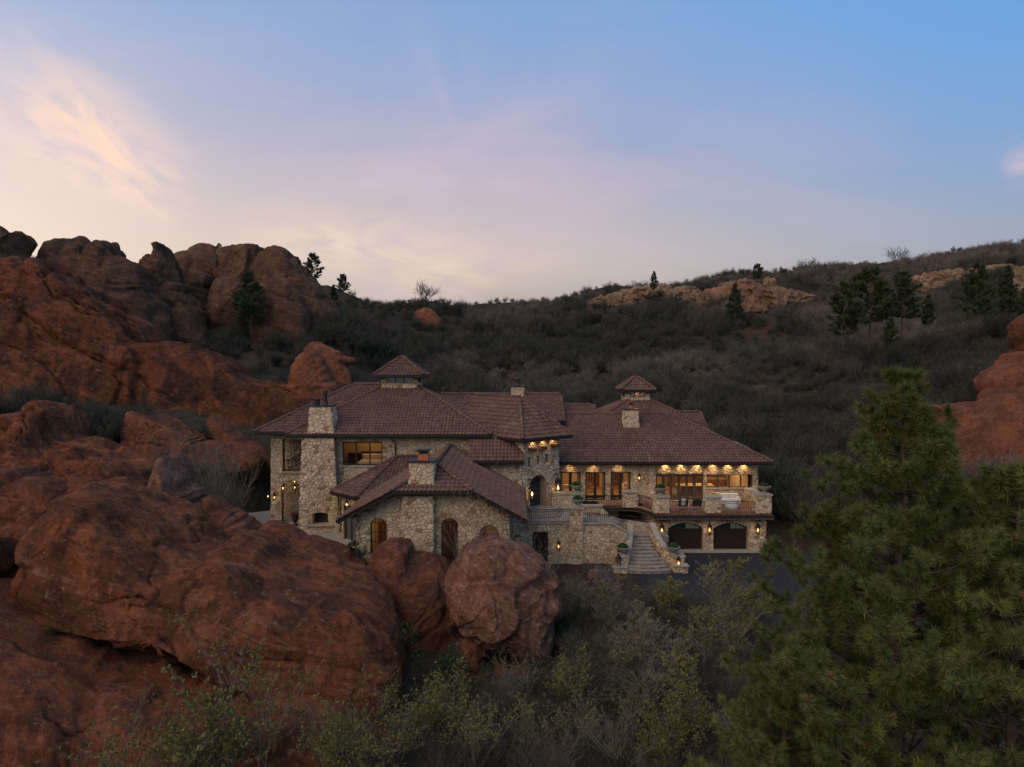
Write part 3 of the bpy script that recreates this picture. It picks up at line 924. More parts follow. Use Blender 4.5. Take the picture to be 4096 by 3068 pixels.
rock([(1152, 1560), (1158, 1495), (1168, 1458), (1190, 1425), (1215, 1405), (1245, 1397), (1270, 1407), (1300, 1440), (1325, 1480), (1345, 1525), (1362, 1580), (1300, 1640), (1190, 1640)], 84, 2.8, 3, .15, 'rock_slope',
     'cone shaped boulder in the scrub above the left roof', 140, 80, .3, .2, .05, .12, .2, seed=27, freq=.35)
rock([(1215, 1420), (1235, 1375), (1270, 1368), (1330, 1392), (1385, 1425), (1410, 1460), (1300, 1470)], 98, 1.8, 2, .2, 'rock_b', 'low brown rock behind the cone shaped boulder', 90, 46, .2, .12, .04, .1, .1, seed=28, freq=.35, drop=4.0)
rock([(1648, 1290), (1660, 1250), (1695, 1231), (1725, 1238), (1752, 1262), (1765, 1300), (1700, 1310)], 150, 2, 2.5, .1, 'rock_slope', 'lone red boulder far up in the middle of the valley', 80, 46, .25, .15, .05, .1, .1, seed=29, freq=.35, ground=True)
# pale outcrop on the right hillside
SET = 'pale sandstone outcrop boulders'
for k, (ol, y, t, lab) in enumerate((
    ([(2340, 1204), (2420, 1180), (2540, 1150), (2625, 1140), (2650, 1165), (2600, 1195), (2480, 1210), (2400, 1215)], 196, 3, 'long low pale slab at the left tip of the hillside outcrop'),
    ([(2430, 1215), (2440, 1180), (2490, 1170), (2540, 1180), (2550, 1215), (2490, 1230)], 190, 2.5, 'small pale knob below the long slab of the outcrop'),
    ([(2580, 1190), (2590, 1160), (2640, 1135), (2690, 1145), (2720, 1180), (2680, 1200), (2620, 1205)], 190, 2.5, 'pale rounded boulder second from the left tip of the outcrop'),
    ([(2690, 1180), (2700, 1150), (2760, 1143), (2800, 1160), (2810, 1190), (2740, 1195)], 192, 2.5, 'pale boulder left of the middle of the outcrop'),
    ([(2730, 1195), (2750, 1175), (2800, 1172), (2840, 1190), (2830, 1210), (2760, 1210)], 186, 2, 'low flat pale stone under the middle of the outcrop'),
    ([(2790, 1215), (2800, 1170), (2870, 1148), (2950, 1132), (3000, 1145), (3010, 1190), (2980, 1225), (2880, 1215)], 188, 3.5, 'broad reddish boulder in the middle of the outcrop'),
    ([(2840, 1150), (2900, 1130), (2990, 1118), (3020, 1125), (3000, 1150), (2900, 1158)], 198, 2.5, 'flat pale slab on the crest of the outcrop'),
    ([(2985, 1215), (2990, 1150), (3020, 1130), (3055, 1145), (3070, 1190), (3060, 1230), (3010, 1235)], 187, 2.5, 'upright pale block right of the broad reddish boulder'),
    ([(3052, 1150), (3054, 1122), (3080, 1112), (3106, 1120), (3112, 1145), (3080, 1156)], 191, 2, 'perched pale boulder on top of the outcrop'),
    ([(3055, 1225), (3060, 1165), (3095, 1145), (3150, 1155), (3180, 1185), (3160, 1212), (3100, 1225)], 187, 2.8, 'pale ribbed boulder right of the upright block'),
    ([(3130, 1200), (3150, 1160), (3200, 1165), (3240, 1175), (3270, 1186), (3220, 1205), (3160, 1212)], 191, 2.2, 'tapering pale slab at the right tip of the outcrop'),
    ([(2950, 1250), (2960, 1215), (3010, 1205), (3060, 1220), (3070, 1245), (3010, 1265)], 182, 2, 'red boulder lowest of the hillside outcrop'),
)):
    rock(ol, y, t, t, .15, 'rock_pale' if 'red' not in lab else 'rock_blush', lab, 130, 76, .6, .55, .08, .4, .6, seed=40 + k, freq=.32, group=SET, ground=True)
for k, (ol, y, t, lab) in enumerate((
    ([(3640, 1125), (3660, 1102), (3777, 1081), (3850, 1078), (3880, 1110), (3830, 1150), (3700, 1158)], 205, 3.5, 'pale slab cliff on the far right hillside, left of two pines'),
    ([(3850, 1120), (3870, 1083), (3914, 1068), (4000, 1058), (4060, 1062), (4080, 1110), (4000, 1160), (3880, 1150)], 205, 3.5, 'pale slab cliff behind the two far right pines'),
    ([(4040, 1150), (4050, 1075), (4096, 1056), (4200, 1050), (4260, 1110), (4180, 1170), (4080, 1170)], 205, 3.5, 'pale slab cliff cut by the right picture edge'))):
    rock(ol, y, t, t, .2, 'rock_pale', lab, 140, 76, .6, .7, .12, .6, .7, seed=60 + k, freq=.26, ground=True)
# right edge rocks
rock([(3900, 1560), (3904, 1525), (3925, 1500), (3983, 1441), (4051, 1381), (4068, 1330), (4062, 1290), (4096, 1258), (4200, 1230), (4380, 1300), (4420, 1500), (4300, 1640), (4000, 1620)], 84, 3, 5, .15, 'rock_slope',
     'orange tan rock buttress with a knob top at the right edge', 200, 110, .4, .2, .05, .2, .25, .85, -.5, 30, None, .3, drop=1.0)
rock([(3690, 1640), (3702, 1612), (3786, 1619), (3871, 1602), (3966, 1561), (4096, 1544), (4300, 1530), (4500, 1700), (4450, 1900), (4100, 1930), (3800, 1900), (3700, 1780)], 70, 2.5, 5, .6, 'rock_slope',
     'smooth orange red rock slope behind the tall pine', 260, 130, .3, .15, .06, .16, .2, .45, -.4, 31, None, .32, slab=.15, drop=3.0)
rock([(3400, 1440), (3440, 1415), (3500, 1405), (3580, 1415), (3620, 1440), (3520, 1455)], 122, 1.2, 2, .5, 'rock_slope', 'patch of red rock at the foot of the pine group', 80, 40, .2, .12, .05, .1, .1, seed=33, freq=.4, ground=True)
rock([(3480, 2420), (3500, 2360), (3560, 2340), (3640, 2360), (3660, 2420), (3570, 2440)], 40, .6, 1, .3, 'rock_round', 'flat pinkish stone seen through the tall pine', 80, 40, .1, .06, .03, .05, .05, seed=34, freq=.8)
rock([(2350, 2330), (2352, 2295), (2375, 2275), (2395, 2285), (2402, 2325), (2375, 2340)], 49.6, .35, .5, .1, 'rock_round', 'small pale stone in the mulch below the terrace wall', 60, 36, .06, .05, .02, .03, .03, seed=35, freq=1.2)
# ------------------------------------------------------------------ the house
house = empty('stone_house', (0, 58, 0), 'sprawling tan fieldstone mansion with brown tiled hip roofs, cupolas and lit windows', 'house')
STONES = []      # (score, verts, faces, tone, parent)
TILES = []       # (score, matrix, parent)
UPZ = Vector((0, 0, 1))


def clip_half(poly, n, d):
    """keep n.p <= d"""
    out = []
    m = len(poly)
    for i in range(m):
        a, b = poly[i], poly[(i + 1) % m]
        da = n[0] * a[0] + n[1] * a[1] - d; db = n[0] * b[0] + n[1] * b[1] - d
        if da <= 0: out.append(a)
        if (da < 0 < db) or (db < 0 < da):
            t = da / (da - db)
            out.append((a[0] + (b[0] - a[0]) * t, a[1] + (b[1] - a[1]) * t))
    return out


def ccw(poly):
    a = sum(poly[i][0] * poly[(i + 1) % len(poly)][1] - poly[(i + 1) % len(poly)][0] * poly[i][1] for i in range(len(poly)))
    return list(poly) if a > 0 else list(poly)[::-1]


def outside(poly, p):
    """largest signed outside distance to the edges of a ccw convex polygon and that edge"""
    best = (-1e9, None)
    for i in range(len(poly)):
        a, b = poly[i], poly[(i + 1) % len(poly)]
        ex, ey = b[0] - a[0], b[1] - a[1]
        l = math.hypot(ex, ey)
        if l < 1e-6: continue
        nx, ny = ey / l, -ex / l
        s = nx * (p[0] - a[0]) + ny * (p[1] - a[1])
        if s > best[0]: best = (s, (nx, ny, nx * a[0] + ny * a[1]))
    return best


class Panel:
    """a stone-faced wall panel: origin O, axis U (along), V (up), outward normal N"""
    def __init__(s, O, U, V=UPZ):
        s.O = Vector(O); s.U = Vector(U).normalized(); s.V = Vector(V).normalized(); s.N = s.U.cross(s.V)
    def uv(s, u, v):
        p = hit(u, v, s.O, s.N) - s.O
        return (p.dot(s.U), p.dot(s.V))
    def at(s, a, b, n=0): return s.O + s.U * a + s.V * b + s.N * n

    def wall(s, name, outline, holes=(), th=.35, parent=None, mat=None, stones=True, size=.255, seed=0, aspect=1.25, relief=.05):
        outline = ccw(outline); holes = [ccw(h) for h in holes]
        rings = [outline] + holes
        tri = tessellate_polygon([[Vector((p[0], p[1], 0)) for p in r] for r in rings])
        flat = [p for r in rings for p in r]
        n = len(flat)
        m = MB()
        fs = []
        for t in tri:
            a, b, c = (flat[i] for i in t)
            ar = (b[0] - a[0]) * (c[1] - a[1]) - (c[0] - a[0]) * (b[1] - a[1])
            t = tuple(t) if ar > 0 else tuple(t)[::-1]
            fs.append(t); fs.append(tuple(i + n for i in t[::-1]))
        k = 0
        for ri, r in enumerate(rings):
            for i in range(len(r)):
                a, b = k + i, k + (i + 1) % len(r)
                fs.append((a + n, b + n, b, a) if ri == 0 else (a, b, b + n, a + n)[::-1])
            k += len(r)
        m.add([s.at(p[0], p[1]) for p in flat] + [s.at(p[0], p[1], -th) for p in flat], fs)
        o = m.build(name, mat or M['mortar'], parent if parent else house)
        if stones: s.stones(outline, holes, o, size, seed, aspect, relief)
        return o

    def stones(s, outline, holes, parent, size, seed, aspect=1.25, relief=.05, gap=.034):
        rg = random.Random(seed * 101 + 5)
        xs = [p[0] for p in outline]; ys = [p[1] for p in outline]
        dx, dy = size * math.sqrt(aspect), size / math.sqrt(aspect)
        seeds = []
        ny = int((max(ys) - min(ys)) / dy) + 3; nx = int((max(xs) - min(xs)) / dx) + 3
        for j in range(-1, ny):
            for i in range(-1, nx):
                if rg.random() < .20: continue
                seeds.append((min(xs) + (i + .5 + (j % 2) * .5 + rg.uniform(-.44, .44)) * dx, min(ys) + (j + .5 + rg.uniform(-.44, .44)) * dy))
        sd = np.array(seeds)
        sc = np.array([1 / dx, 1 / dy])
        for i, p in enumerate(seeds):
            so = outside(outline, p)[0]
            if so > size * .5: continue
            if any(outside(h, p)[0] < 0.02 for h in holes): continue
            dd = (((sd - sd[i]) * sc) ** 2).sum(1)
            nb = np.argpartition(dd, min(20, len(dd) - 1))[:20] if len(dd) > 21 else np.arange(len(dd))
            poly = [(p[0] - 1.6 * dx, p[1] - 1.6 * dy), (p[0] + 1.6 * dx, p[1] - 1.6 * dy), (p[0] + 1.6 * dx, p[1] + 1.6 * dy), (p[0] - 1.6 * dx, p[1] + 1.6 * dy)]
            for j in nb:
                if j == i: continue
                vx, vy = (sd[j] - sd[i]) * sc
                nx_, ny_ = vx / dx, vy / dy
                l = math.hypot(nx_, ny_)
                if l < 1e-9: continue
                nx_, ny_ = nx_ / l, ny_ / l
                mid = (sd[i] + sd[j]) / 2
                poly = clip_half(poly, (nx_, ny_), nx_ * mid[0] + ny_ * mid[1] - gap * .5)
                if len(poly) < 3: break
            if len(poly) < 3: continue
            for k in range(len(outline)):
                a, b = outline[k], outline[(k + 1) % len(outline)]
                ex, ey = b[0] - a[0], b[1] - a[1]; l = math.hypot(ex, ey)
                poly = clip_half(poly, (ey / l, -ex / l), (ey * a[0] - ex * a[1]) / l + .012)
                if len(poly) < 3: break
            if len(poly) < 3: continue
            for h in holes:
                so, e = outside(h, p)
                if e and so < 1.2: poly = clip_half(poly, (-e[0], -e[1]), -e[2] + .0)
                if len(poly) < 3: break
            if len(poly) < 3: continue
            # drop doubled points
            q = [poly[0]]
            for a in poly[1:]:
                if math.hypot(a[0] - q[-1][0], a[1] - q[-1][1]) > .02: q.append(a)
            if math.hypot(q[0][0] - q[-1][0], q[0][1] - q[-1][1]) < .02: q.pop()
            if len(q) < 3: continue
            ar = abs(sum(q[k][0] * q[(k + 1) % len(q)][1] - q[(k + 1) % len(q)][0] * q[k][1] for k in range(len(q)))) / 2
            if ar < .006: continue
            q = ccw(q); n = len(q)
            cx = sum(a[0] for a in q) / n; cy = sum(a[1] for a in q) / n
            h_ = relief * rg.uniform(.5, 1.4)
            tx, ty = rg.uniform(-.10, .10), rg.uniform(-.10, .10)
            vs = [s.at(a[0], a[1], -.01) for a in q]
            for f, hh in ((.97, .62), (.80, 1.0)):
                for a in q:
                    jx, jy = rg.uniform(-.008, .008), rg.uniform(-.008, .008)
                    vs.append(s.at(cx + (a[0] - cx) * f + jx, cy + (a[1] - cy) * f + jy, h_ * hh + (a[0] - cx) * tx * hh + (a[1] - cy) * ty * hh))
            fs = []
            for r_ in (0, 1):
                for k in range(n):
                    fs.append((r_ * n + k, r_ * n + (k + 1) % n, (r_ + 1) * n + (k + 1) % n, (r_ + 1) * n + k))
            fs.append(tuple(2 * n + k for k in range(n)))
            c3 = s.at(cx, cy)
            STONES.append((ar / c3.y ** 2 * abs(s.N.y), [tuple(v) for v in vs], fs, rg.random(), parent))


def arch(x0, x1, z0, zs, zc, n=10):
    """opening with a segmental or round head: springing zs, crown zc"""
    w = (x1 - x0) / 2; h = zc - zs; r = (w * w + h * h) / (2 * h); cx = (x0 + x1) / 2; cz = zc - r
    a0 = math.asin(min(1, w / r))
    if h > w: a0 = math.pi / 2
    p = [(x0, z0), (x1, z0)]
    for k in range(n + 1):
        a = a0 - 2 * a0 * k / n
        p.append((cx + r * math.sin(a), cz + r * math.cos(a)))
    return p


def rect(x0, x1, z0, z1): return [(x0, z0), (x1, z0), (x1, z1), (x0, z1)]


def inset(poly, d):
    cx = (min(p[0] for p in poly) + max(p[0] for p in poly)) / 2; cy = (min(p[1] for p in poly) + max(p[1] for p in poly)) / 2
    w = (max(p[0] for p in poly) - min(p[0] for p in poly)) / 2; h = (max(p[1] for p in poly) - min(p[1] for p in poly)) / 2
    return [(cx + (p[0] - cx) * (w - d) / w, cy + (p[1] - cy) * (h - d) / h) for p in poly]


def window(pn, poly, verts=(), horis=(), fr=.09, bar=.05, depth=.16, mat='frame', name='window', parent=None, sill=False, thick=.09, lite=True):
    """framed glazing set back in an opening: frame ring, bars, panes"""
    poly = ccw(poly); inn = inset(poly, fr); n = len(poly)
    m = MB()
    rings = [[pn.at(p[0], p[1], -depth) for p in poly], [pn.at(p[0], p[1], -depth) for p in inn],
             [pn.at(p[0], p[1], -depth - thick) for p in poly], [pn.at(p[0], p[1], -depth - thick) for p in inn]]
    fs = []
    for i in range(n):
        j = (i + 1) % n
        fs += [(i, j, n + j, n + i), (2 * n + i, 3 * n + i, 3 * n + j, 2 * n + j), (n + i, n + j, 3 * n + j, 3 * n + i), (i, 2 * n + i, 2 * n + j, j)]
    m.add([p for r in rings for p in r], fs)
    o = m.build(name, M[mat], parent or house)
    x0 = min(p[0] for p in inn); x1 = max(p[0] for p in inn); z0 = min(p[1] for p in inn); z1 = max(p[1] for p in inn)
    cn = -depth - thick * .5

    def top_at(x):
        best = z0
        for i in range(n):
            a, b = inn[i], inn[(i + 1) % n]
            if min(a[0], b[0]) <= x <= max(a[0], b[0]) and abs(a[0] - b[0]) > 1e-6:
                best = max(best, a[1] + (b[1] - a[1]) * (x - a[0]) / (b[0] - a[0]))
        return best
    for x, w in verts:
        zt = top_at(x)
        MB().obox(pn.at(x, (z0 + zt) / 2, cn), pn.U, pn.V, pn.N, w / 2, (zt - z0) / 2, thick * .45).build('mullion', M[mat], o)
    for z, w in horis:
        MB().obox(pn.at((x0 + x1) / 2, z, cn), pn.U, pn.V, pn.N, (x1 - x0) / 2, w / 2, thick * .4).build('glazing_bar', M[mat], o)
    # panes between the uprights
    edges = [x0] + [v for x, w in sorted(verts) for v in (x - w / 2, x + w / 2)] + [x1]
    for k in range(0, len(edges), 2):
        a, b = edges[k], edges[k + 1]
        pp = clip_half(clip_half(inn, (-1, 0), -a), (1, 0), b)
        if len(pp) < 3: continue
        g = MB(); g.prism(pp, pn.O, pn.U, pn.V, pn.N, cn - .006, cn + .006)
        g.build('pane', M['glass'], o)
    if sill:
        xa = min(p[0] for p in poly) - .1; xb = max(p[0] for p in poly) + .1; zb = min(p[1] for p in poly)
        MB().obox(pn.at((xa + xb) / 2, zb - .06, .02), pn.U, pn.V, pn.N, (xb - xa) / 2, .055, .12).build('sill', M['cap'], o)
    return o


# ---- roofs
TW, TL = .285, .41
_ns = 8
_tx = np.linspace(-TW / 2, TW / 2, _ns + 1)
_th = .034 * np.cos(_tx / TW * 2 * math.pi) + .012 * np.cos(_tx / TW * 4 * math.pi)
TILE_V = np.concatenate([np.stack([_tx, np.full(_ns + 1, -TL * .56), _th + .075], -1), np.stack([_tx, np.full(_ns + 1, TL * .56), _th + .012], -1),
                         np.stack([_tx, np.full(_ns + 1, -TL * .56), _th + .015], -1)])
TILE_F = np.array([(i, i + 1, _ns + 2 + i, _ns + 1 + i) for i in range(_ns)] + [(2 * _ns + 2 + i, 2 * _ns + 3 + i, i + 1, i) for i in range(_ns)])
tile_mesh = np_mesh('tile', TILE_V, TILE_F, False, np.full(len(TILE_V), .37)); tile_mesh.materials.append(M['tile'])
cap_n = 7
_ca = np.linspace(-1.75, 1.75, cap_n)
CAPL = .42
CAP_V = np.concatenate([np.stack([np.sin(_ca) * .125, np.full(cap_n, -CAPL * .56), np.cos(_ca) * .125 + .035], -1),
                        np.stack([np.sin(_ca) * .10, np.full(cap_n, CAPL * .56), np.cos(_ca) * .10], -1),
                        np.stack([np.sin(_ca) * .10, np.full(cap_n, -CAPL * .56), np.cos(_ca) * .10 + .03], -1)])
CAP_F = np.array([(i, i + 1, cap_n + i + 1, cap_n + i) for i in range(cap_n - 1)] + [(2 * cap_n + i, 2 * cap_n + i + 1, i + 1, i) for i in range(cap_n - 1)])
cap_mesh = np_mesh('ridge_tile', CAP_V, CAP_F, False, np.full(len(CAP_V), .2)); cap_mesh.materials.append(M['tile'])


def tiles_on(poly, parent, visible=True):
    """lay S-tiles in courses on one roof plane (3-D polygon)"""
    pts = [Vector(p) for p in poly]
    n = Vector((0, 0, 0))
    for i in range(len(pts)): n += (pts[i] - pts[0]).cross(pts[(i + 1) % len(pts)] - pts[0])
    n.normalize()
    if n.z < 0: n = -n
    c = sum(pts, Vector()) / len(pts)
    if (Vector((0, 0, CAMZ)) - c).dot(n) < -1.5: return
    e = Vector((-n.y, n.x, 0)).normalized()          # along the eave
    s = n.cross(e)                                     # up the slope
    if s.z < 0: s = -s; e = -e
    a = [((p - pts[0]).dot(e), (p - pts[0]).dot(s)) for p in pts]
    pl = ccw(a)
    a0 = min(x for x, y in a); a1 = max(x for x, y in a); b0 = min(y for x, y in a); b1 = max(y for x, y in a)
    nb = int((b1 - b0) / TL) + 1; na = int((a1 - a0) / TW) + 1
    for j in range(nb):
        for i in range(na + 1):
            x = a0 + (i + .5) * TW; y = b0 + (j + .5) * TL
            inside = True
            for k in range(len(pl)):
                p, q = pl[k], pl[(k + 1) % len(pl)]
                if (q[0] - p[0]) * (y - p[1]) - (q[1] - p[1]) * (x - p[0]) < -.02 * math.hypot(q[0] - p[0], q[1] - p[1]): inside = False; break
            if not inside: continue
            o = pts[0] + e * x + s * y
            mt = Matrix(((e.x, s.x, n.x, o.x), (e.y, s.y, n.y, o.y), (e.z, s.z, n.z, o.z), (0, 0, 0, 1)))
            cz = abs((o - Vector((0, 0, CAMZ))).normalized().dot(n))
            TILES.append((cz / o.y ** 2, mt, parent))


def caps_on(a, b, parent, lift=.06):
    a, b = Vector(a), Vector(b)
    if a.z > b.z: a, b = b, a
    d = (b - a); l = d.length; d.normalize()
    x = d.cross(UPZ).normalized(); z = x.cross(d)
    for k in range(int(l / CAPL)):
        o = a + d * ((k + .5) * CAPL) + z * lift
        mt = Matrix(((x.x, d.x, z.x, o.x), (x.y, d.y, z.y, o.y), (x.z, d.z, z.z, o.z), (0, 0, 0, 1)))
        c = link('ridge_tile', cap_mesh, parent)
        c.matrix_basis = mt


def roof(planes, base, caps=(), gutters=(), name='roof', tiled=None):
    """planes: 3-D polygons; base: soffit polygon; gutters: eave lines"""
    m = MB()
    for p in planes: m.add(p, [tuple(range(len(p)))])
    if base: m.add(base, [tuple(range(len(base)))])
    o = m.build(name, M['deck'], house)
    if base:
        b = MB(); b.add([(p[0], p[1], p[2] - .05) for p in base], [tuple(range(len(base)))]); b.build('soffit', M['soffit'], o)
    for i, p in enumerate(planes):
        if tiled is None or i in tiled: tiles_on(p, o)
    for a, b in caps: caps_on(a, b, o)
    for a, b in gutters:
        a, b = Vector(a), Vector(b); d = (b - a).normalized(); out = d.cross(UPZ)
        g = MB(); g.obox((a + b) / 2 + out * .06 + Vector((0, 0, -.10)), d, out, UPZ, (b - a).length / 2 + .05, .075, .075)
        g.obox((a + b) / 2 + out * -.03 + Vector((0, 0, -.17)), d, out, UPZ, (b - a).length / 2, .03, .10)
        g.build('gutter', M['gutter'], o)
    return o


def hip(x0, x1, y0, y1, ze, slope, caps=True, gut='FLR', name='roof'):
    h = min(x1 - x0, y1 - y0) / 2; zr = ze + slope * h
    if x1 - x0 >= y1 - y0: r0, r1 = (x0 + h, (y0 + y1) / 2, zr), (x1 - h, (y0 + y1) / 2, zr)
    else: r0, r1 = ((x0 + x1) / 2, y0 + h, zr), ((x0 + x1) / 2, y1 - h, zr)
    A, B, C, D = (x0, y0, ze), (x1, y0, ze), (x1, y1, ze), (x0, y1, ze)
    if x1 - x0 >= y1 - y0:
        planes = [[A, B, r1, r0], [B, C, r1], [C, D, r0, r1], [D, A, r0]]
        cp_ = [(A, r0), (B, r1), (r0, r1)]
    else:
        planes = [[A, B, r0], [B, C, r1, r0], [C, D, r1], [D, A, r0, r1]]
        cp_ = [(A, r0), (B, r0), (r0, r1)]
    g = []
    if 'F' in gut: g.append((A, B))
    if 'R' in gut: g.append((B, C))
    if 'L' in gut: g.append((D, A))
    return roof(planes, [A, D, C, B], cp_ if caps else (), g, name)


def stone_box(x0, x1, y0, y1, z0, z1, faces='F', name='wall', cap=.12, parent=None, size=.24, seed=1, over=.07):
    o = MB().box(x0, x1, y0, y1, z0, z1).build(name, M['mortar'], parent or house)
    if 'F' in faces: Panel((x0, y0, z0), (1, 0, 0)).stones(ccw(rect(0, x1 - x0, 0, z1 - z0)), [], o, size, seed)
    if 'R' in faces: Panel((x1, y0, z0), (0, 1, 0)).stones(ccw(rect(0, y1 - y0, 0, z1 - z0)), [], o, size, seed + 1)
    if 'L' in faces: Panel((x0, y1, z0), (0, -1, 0)).stones(ccw(rect(0, y1 - y0, 0, z1 - z0)), [], o, size, seed + 2)
    if cap:
        rg = random.Random(seed)
        n = max(1, round((x1 - x0) / 1.1)); w = (x1 - x0 + 2 * over) / n
        for k in range(n):
            xa = x0 - over + k * w
            m = MB(); pts = []
            for (a, b) in ((xa + .01, y0 - over - .05), (xa + w - .01, y0 - over - .05), (xa + w - .01, y1 + over), (xa + .01, y1 + over)):
                pts.append((a, b + rg.uniform(-.03, .03)))
            t = cap * rg.uniform(.85, 1.15)
            m.add([(a, b, z1 + .003) for a, b in pts] + [(a + rg.uniform(-.02, .02), b, z1 + t) for a, b in pts],
                  [(0, 3, 2, 1), (4, 5, 6, 7), (0, 1, 5, 4), (1, 2, 6, 5), (2, 3, 7, 6), (3, 0, 4, 7)])
            m.build('cap_slab', M['cap'], o)
    return o


def frustum_chimney(fx0, fx1, gx0, gx1, y0, y1, yt0, yt1, z0, z1, side='R', seed=3, size=.255, name='chimney'):
    """tapering chimney: bottom fx0..fx1 at y0..y1, top gx0..gx1 at yt0..yt1"""
    b = [Vector((fx0, y0, z0)), Vector((fx1, y0, z0)), Vector((fx1, y1, z0)), Vector((fx0, y1, z0))]
    t = [Vector((gx0, yt0, z1)), Vector((gx1, yt0, z1)), Vector((gx1, yt1, z1)), Vector((gx0, yt1, z1))]
    o = MB().add(b + t, [(0, 3, 2, 1), (4, 5, 6, 7), (0, 1, 5, 4), (1, 2, 6, 5), (2, 3, 7, 6), (3, 0, 4, 7)]).build(name, M['mortar'], house)
    for i, j, f in ((0, 1, 'F'), (1, 2, 'R'), (3, 0, 'L')):
        if f != 'F' and f not in side: continue
        U = (b[j] - b[i]).normalized(); mid = (t[i] + t[j]) / 2 - (b[i] + b[j]) / 2
        V = (mid - U * mid.dot(U)).normalized()
        pn = Panel(b[i], U, V)
        ol = [((p - b[i]).dot(U), (p - b[i]).dot(V)) for p in (b[i], b[j], t[j], t[i])]
        pn.stones(ccw(ol), [], o, size, seed + i)
    c = MB().box(gx0 - .12, gx1 + .12, yt0 - .12, yt1 + .12, z1 + .002, z1 + .1)
    c.build('chimney_cap', M['gutter'], o)
    return o


# ===== block A (left, two storeys)
AX0, AX1, AY0, AZE = P(1143, 1738, 57).x, P(1965, 1738, 57).x, 57.0, PZ(1738, 57)
SL = .55
roofA = hip(AX0, AX1, AY0, AY0 + 13.7, AZE, SL)
BLX = P(1017, 1726, 59.5).x
roofAL = hip(BLX, BLX + 16.5, 59.5, 59.5 + 13.7, AZE - .03, SL, gut='FL')
pA = Panel((P(1207, 1900, 58).x, 58, 1.45), (1, 0, 0))
wA = P(1916, 1900, 58).x - pA.O.x
hA = AZE - .12 - 1.45
w0 = pA.uv(1370, 1767); w1 = pA.uv(1530, 1862)
winA = rect(w0[0], w1[0], w1[1], w0[1])
pA.wall('wall', rect(0, wA, 0, hA), [winA], seed=1)
window(pA, winA, [((pA.uv(1424, 1800))[0], .11), ((pA.uv(1478, 1800))[0], .11)], (), .11, depth=.12, sill=True)
Panel((P(1916, 1900, 58).x, 58, 1.45), (0, 1, 0)).wall('wall', rect(0, 8, 0, hA), [], seed=2, stones=False)
# loggia front of the left wing
pL = Panel((P(1086, 1900, 60.5).x, 60.5, 1.45), (1, 0, 0))
wL = pA.O.x - pL.O.x + .3
b0 = pL.uv(1130, 1757); b1 = pL.uv(1207, 1886)
a0 = pL.uv(1125, 1922); a1 = pL.uv(1207, 2090); asp = pL.uv(1125, 1958)[1]
opB = rect(b0[0], b1[0], b1[1], b0[1]); opA = arch(a0[0], a1[0], .02, asp, a0[1], 12)
pL.wall('wall', [(-.12, 0), (wL, 0), (wL, AZE - .15 - 1.45), (0, AZE - .15 - 1.45)], [opB, opA], .6, seed=3)
Panel((pL.O.x + .05, 62.9, 1.45), (1, 0, 0)).wall('wall', rect(0, 6, 0, 7.8), [], seed=4)     # back wall of the loggia
MB().box(pL.O.x - .1, pA.O.x + 3, 60.9, 62.9, pL.O.z + b1[1] - .35, pL.O.z + b1[1] - .05).build('balcony_floor', M['cap'], house)
stone_box(pL.O.x + b0[0] - .12, pL.O.x + b1[0] + .1, 60.3, 60.6, pL.O.z + b1[1] - .14, pL.O.z + b1[1] - .04, '', 'sill', 0)
MB().box(pL.O.x + 1.95, pL.O.x + 2.25, 62.3, 62.55, 1.45, 9.0).build('post', M['wood'], house)
# chimney breast with outdoor fireplace
zb, zt = 1.45, AZE - .25
pC = Panel((P(1195, 2120, 57.15).x, 57.15, zb), (1, 0, 0))
ol = [pC.uv(1195, 2136), pC.uv(1358, 2136), pC.uv(1335, 1755), pC.uv(1207, 1755)]
ol = [(ol[0][0], 0), (ol[1][0], 0), (ol[2][0], zt - zb), (ol[3][0], zt - zb)]
f0, f1 = pC.uv(1250, 2050), pC.uv(1312, 2097)
fire = arch(f0[0], f1[0], f1[1], f0[1] - .14, f0[1], 6)
br = pC.wall('chimney_breast', ol, [fire], .75, seed=5)
MB().box(pC.O.x + f0[0] - .05, pC.O.x + f1[0] + .05, 57.92, 58.0, zb + f1[1] - .1, zb + f0[1] + .1).build('firebox', M['frame'], br)
MB().obox(pC.at((f0[0] + f1[0]) / 2, f1[1] - .06, .12), pC.U, pC.V, pC.N, (f1[0] - f0[0]) / 2 + .5, .06, .16).build('hearth', M['cap'], br)
pS = Panel(pC.at(ol[1][0], 0), (0, 1, 0)); pS.stones(ccw(rect(0, .8, 0, 3)), [], br, .34, 77)
cz1 = PZ(1626, 57.4)
chA = frustum_chimney(P(1230, 1737, 57.1).x, P(1336, 1737, 57.1).x, P(1238, 1626, 57.4).x, P(1321, 1626, 57.4).x, 57.1, 59.6, 57.4, 58.9, AZE - .1, cz1, 'R', 6, .32)
MB().lathe((P(1268, 1620, 58).x, 58, cz1 + .1), [(.24, 0), (.24, .42), (.27, .43), (.27, .5)], 12).build('flue', M['gutter'], chA)
MB().lathe((P(1299, 1620, 58).x, 58.2, cz1 + .1), [(.24, 0), (.14, .3), (.14, .75), (.2, .78), (.2, 1.15), (.16, 1.2)], 12).build('flue', M['gutter'], chA)
MB().tube([(P(1571, 1755, 57.7).x, 57.0, AZE - .2), (P(1571, 1755, 57.7).x, 57.1, AZE - .45), (P(1581, 1760, 57.8).x, 57.85, AZE - .85), (P(1581, 1760, 57.8).x, 57.85, 3.0)], .05, 6).build('downpipe', M['gutter'], house)


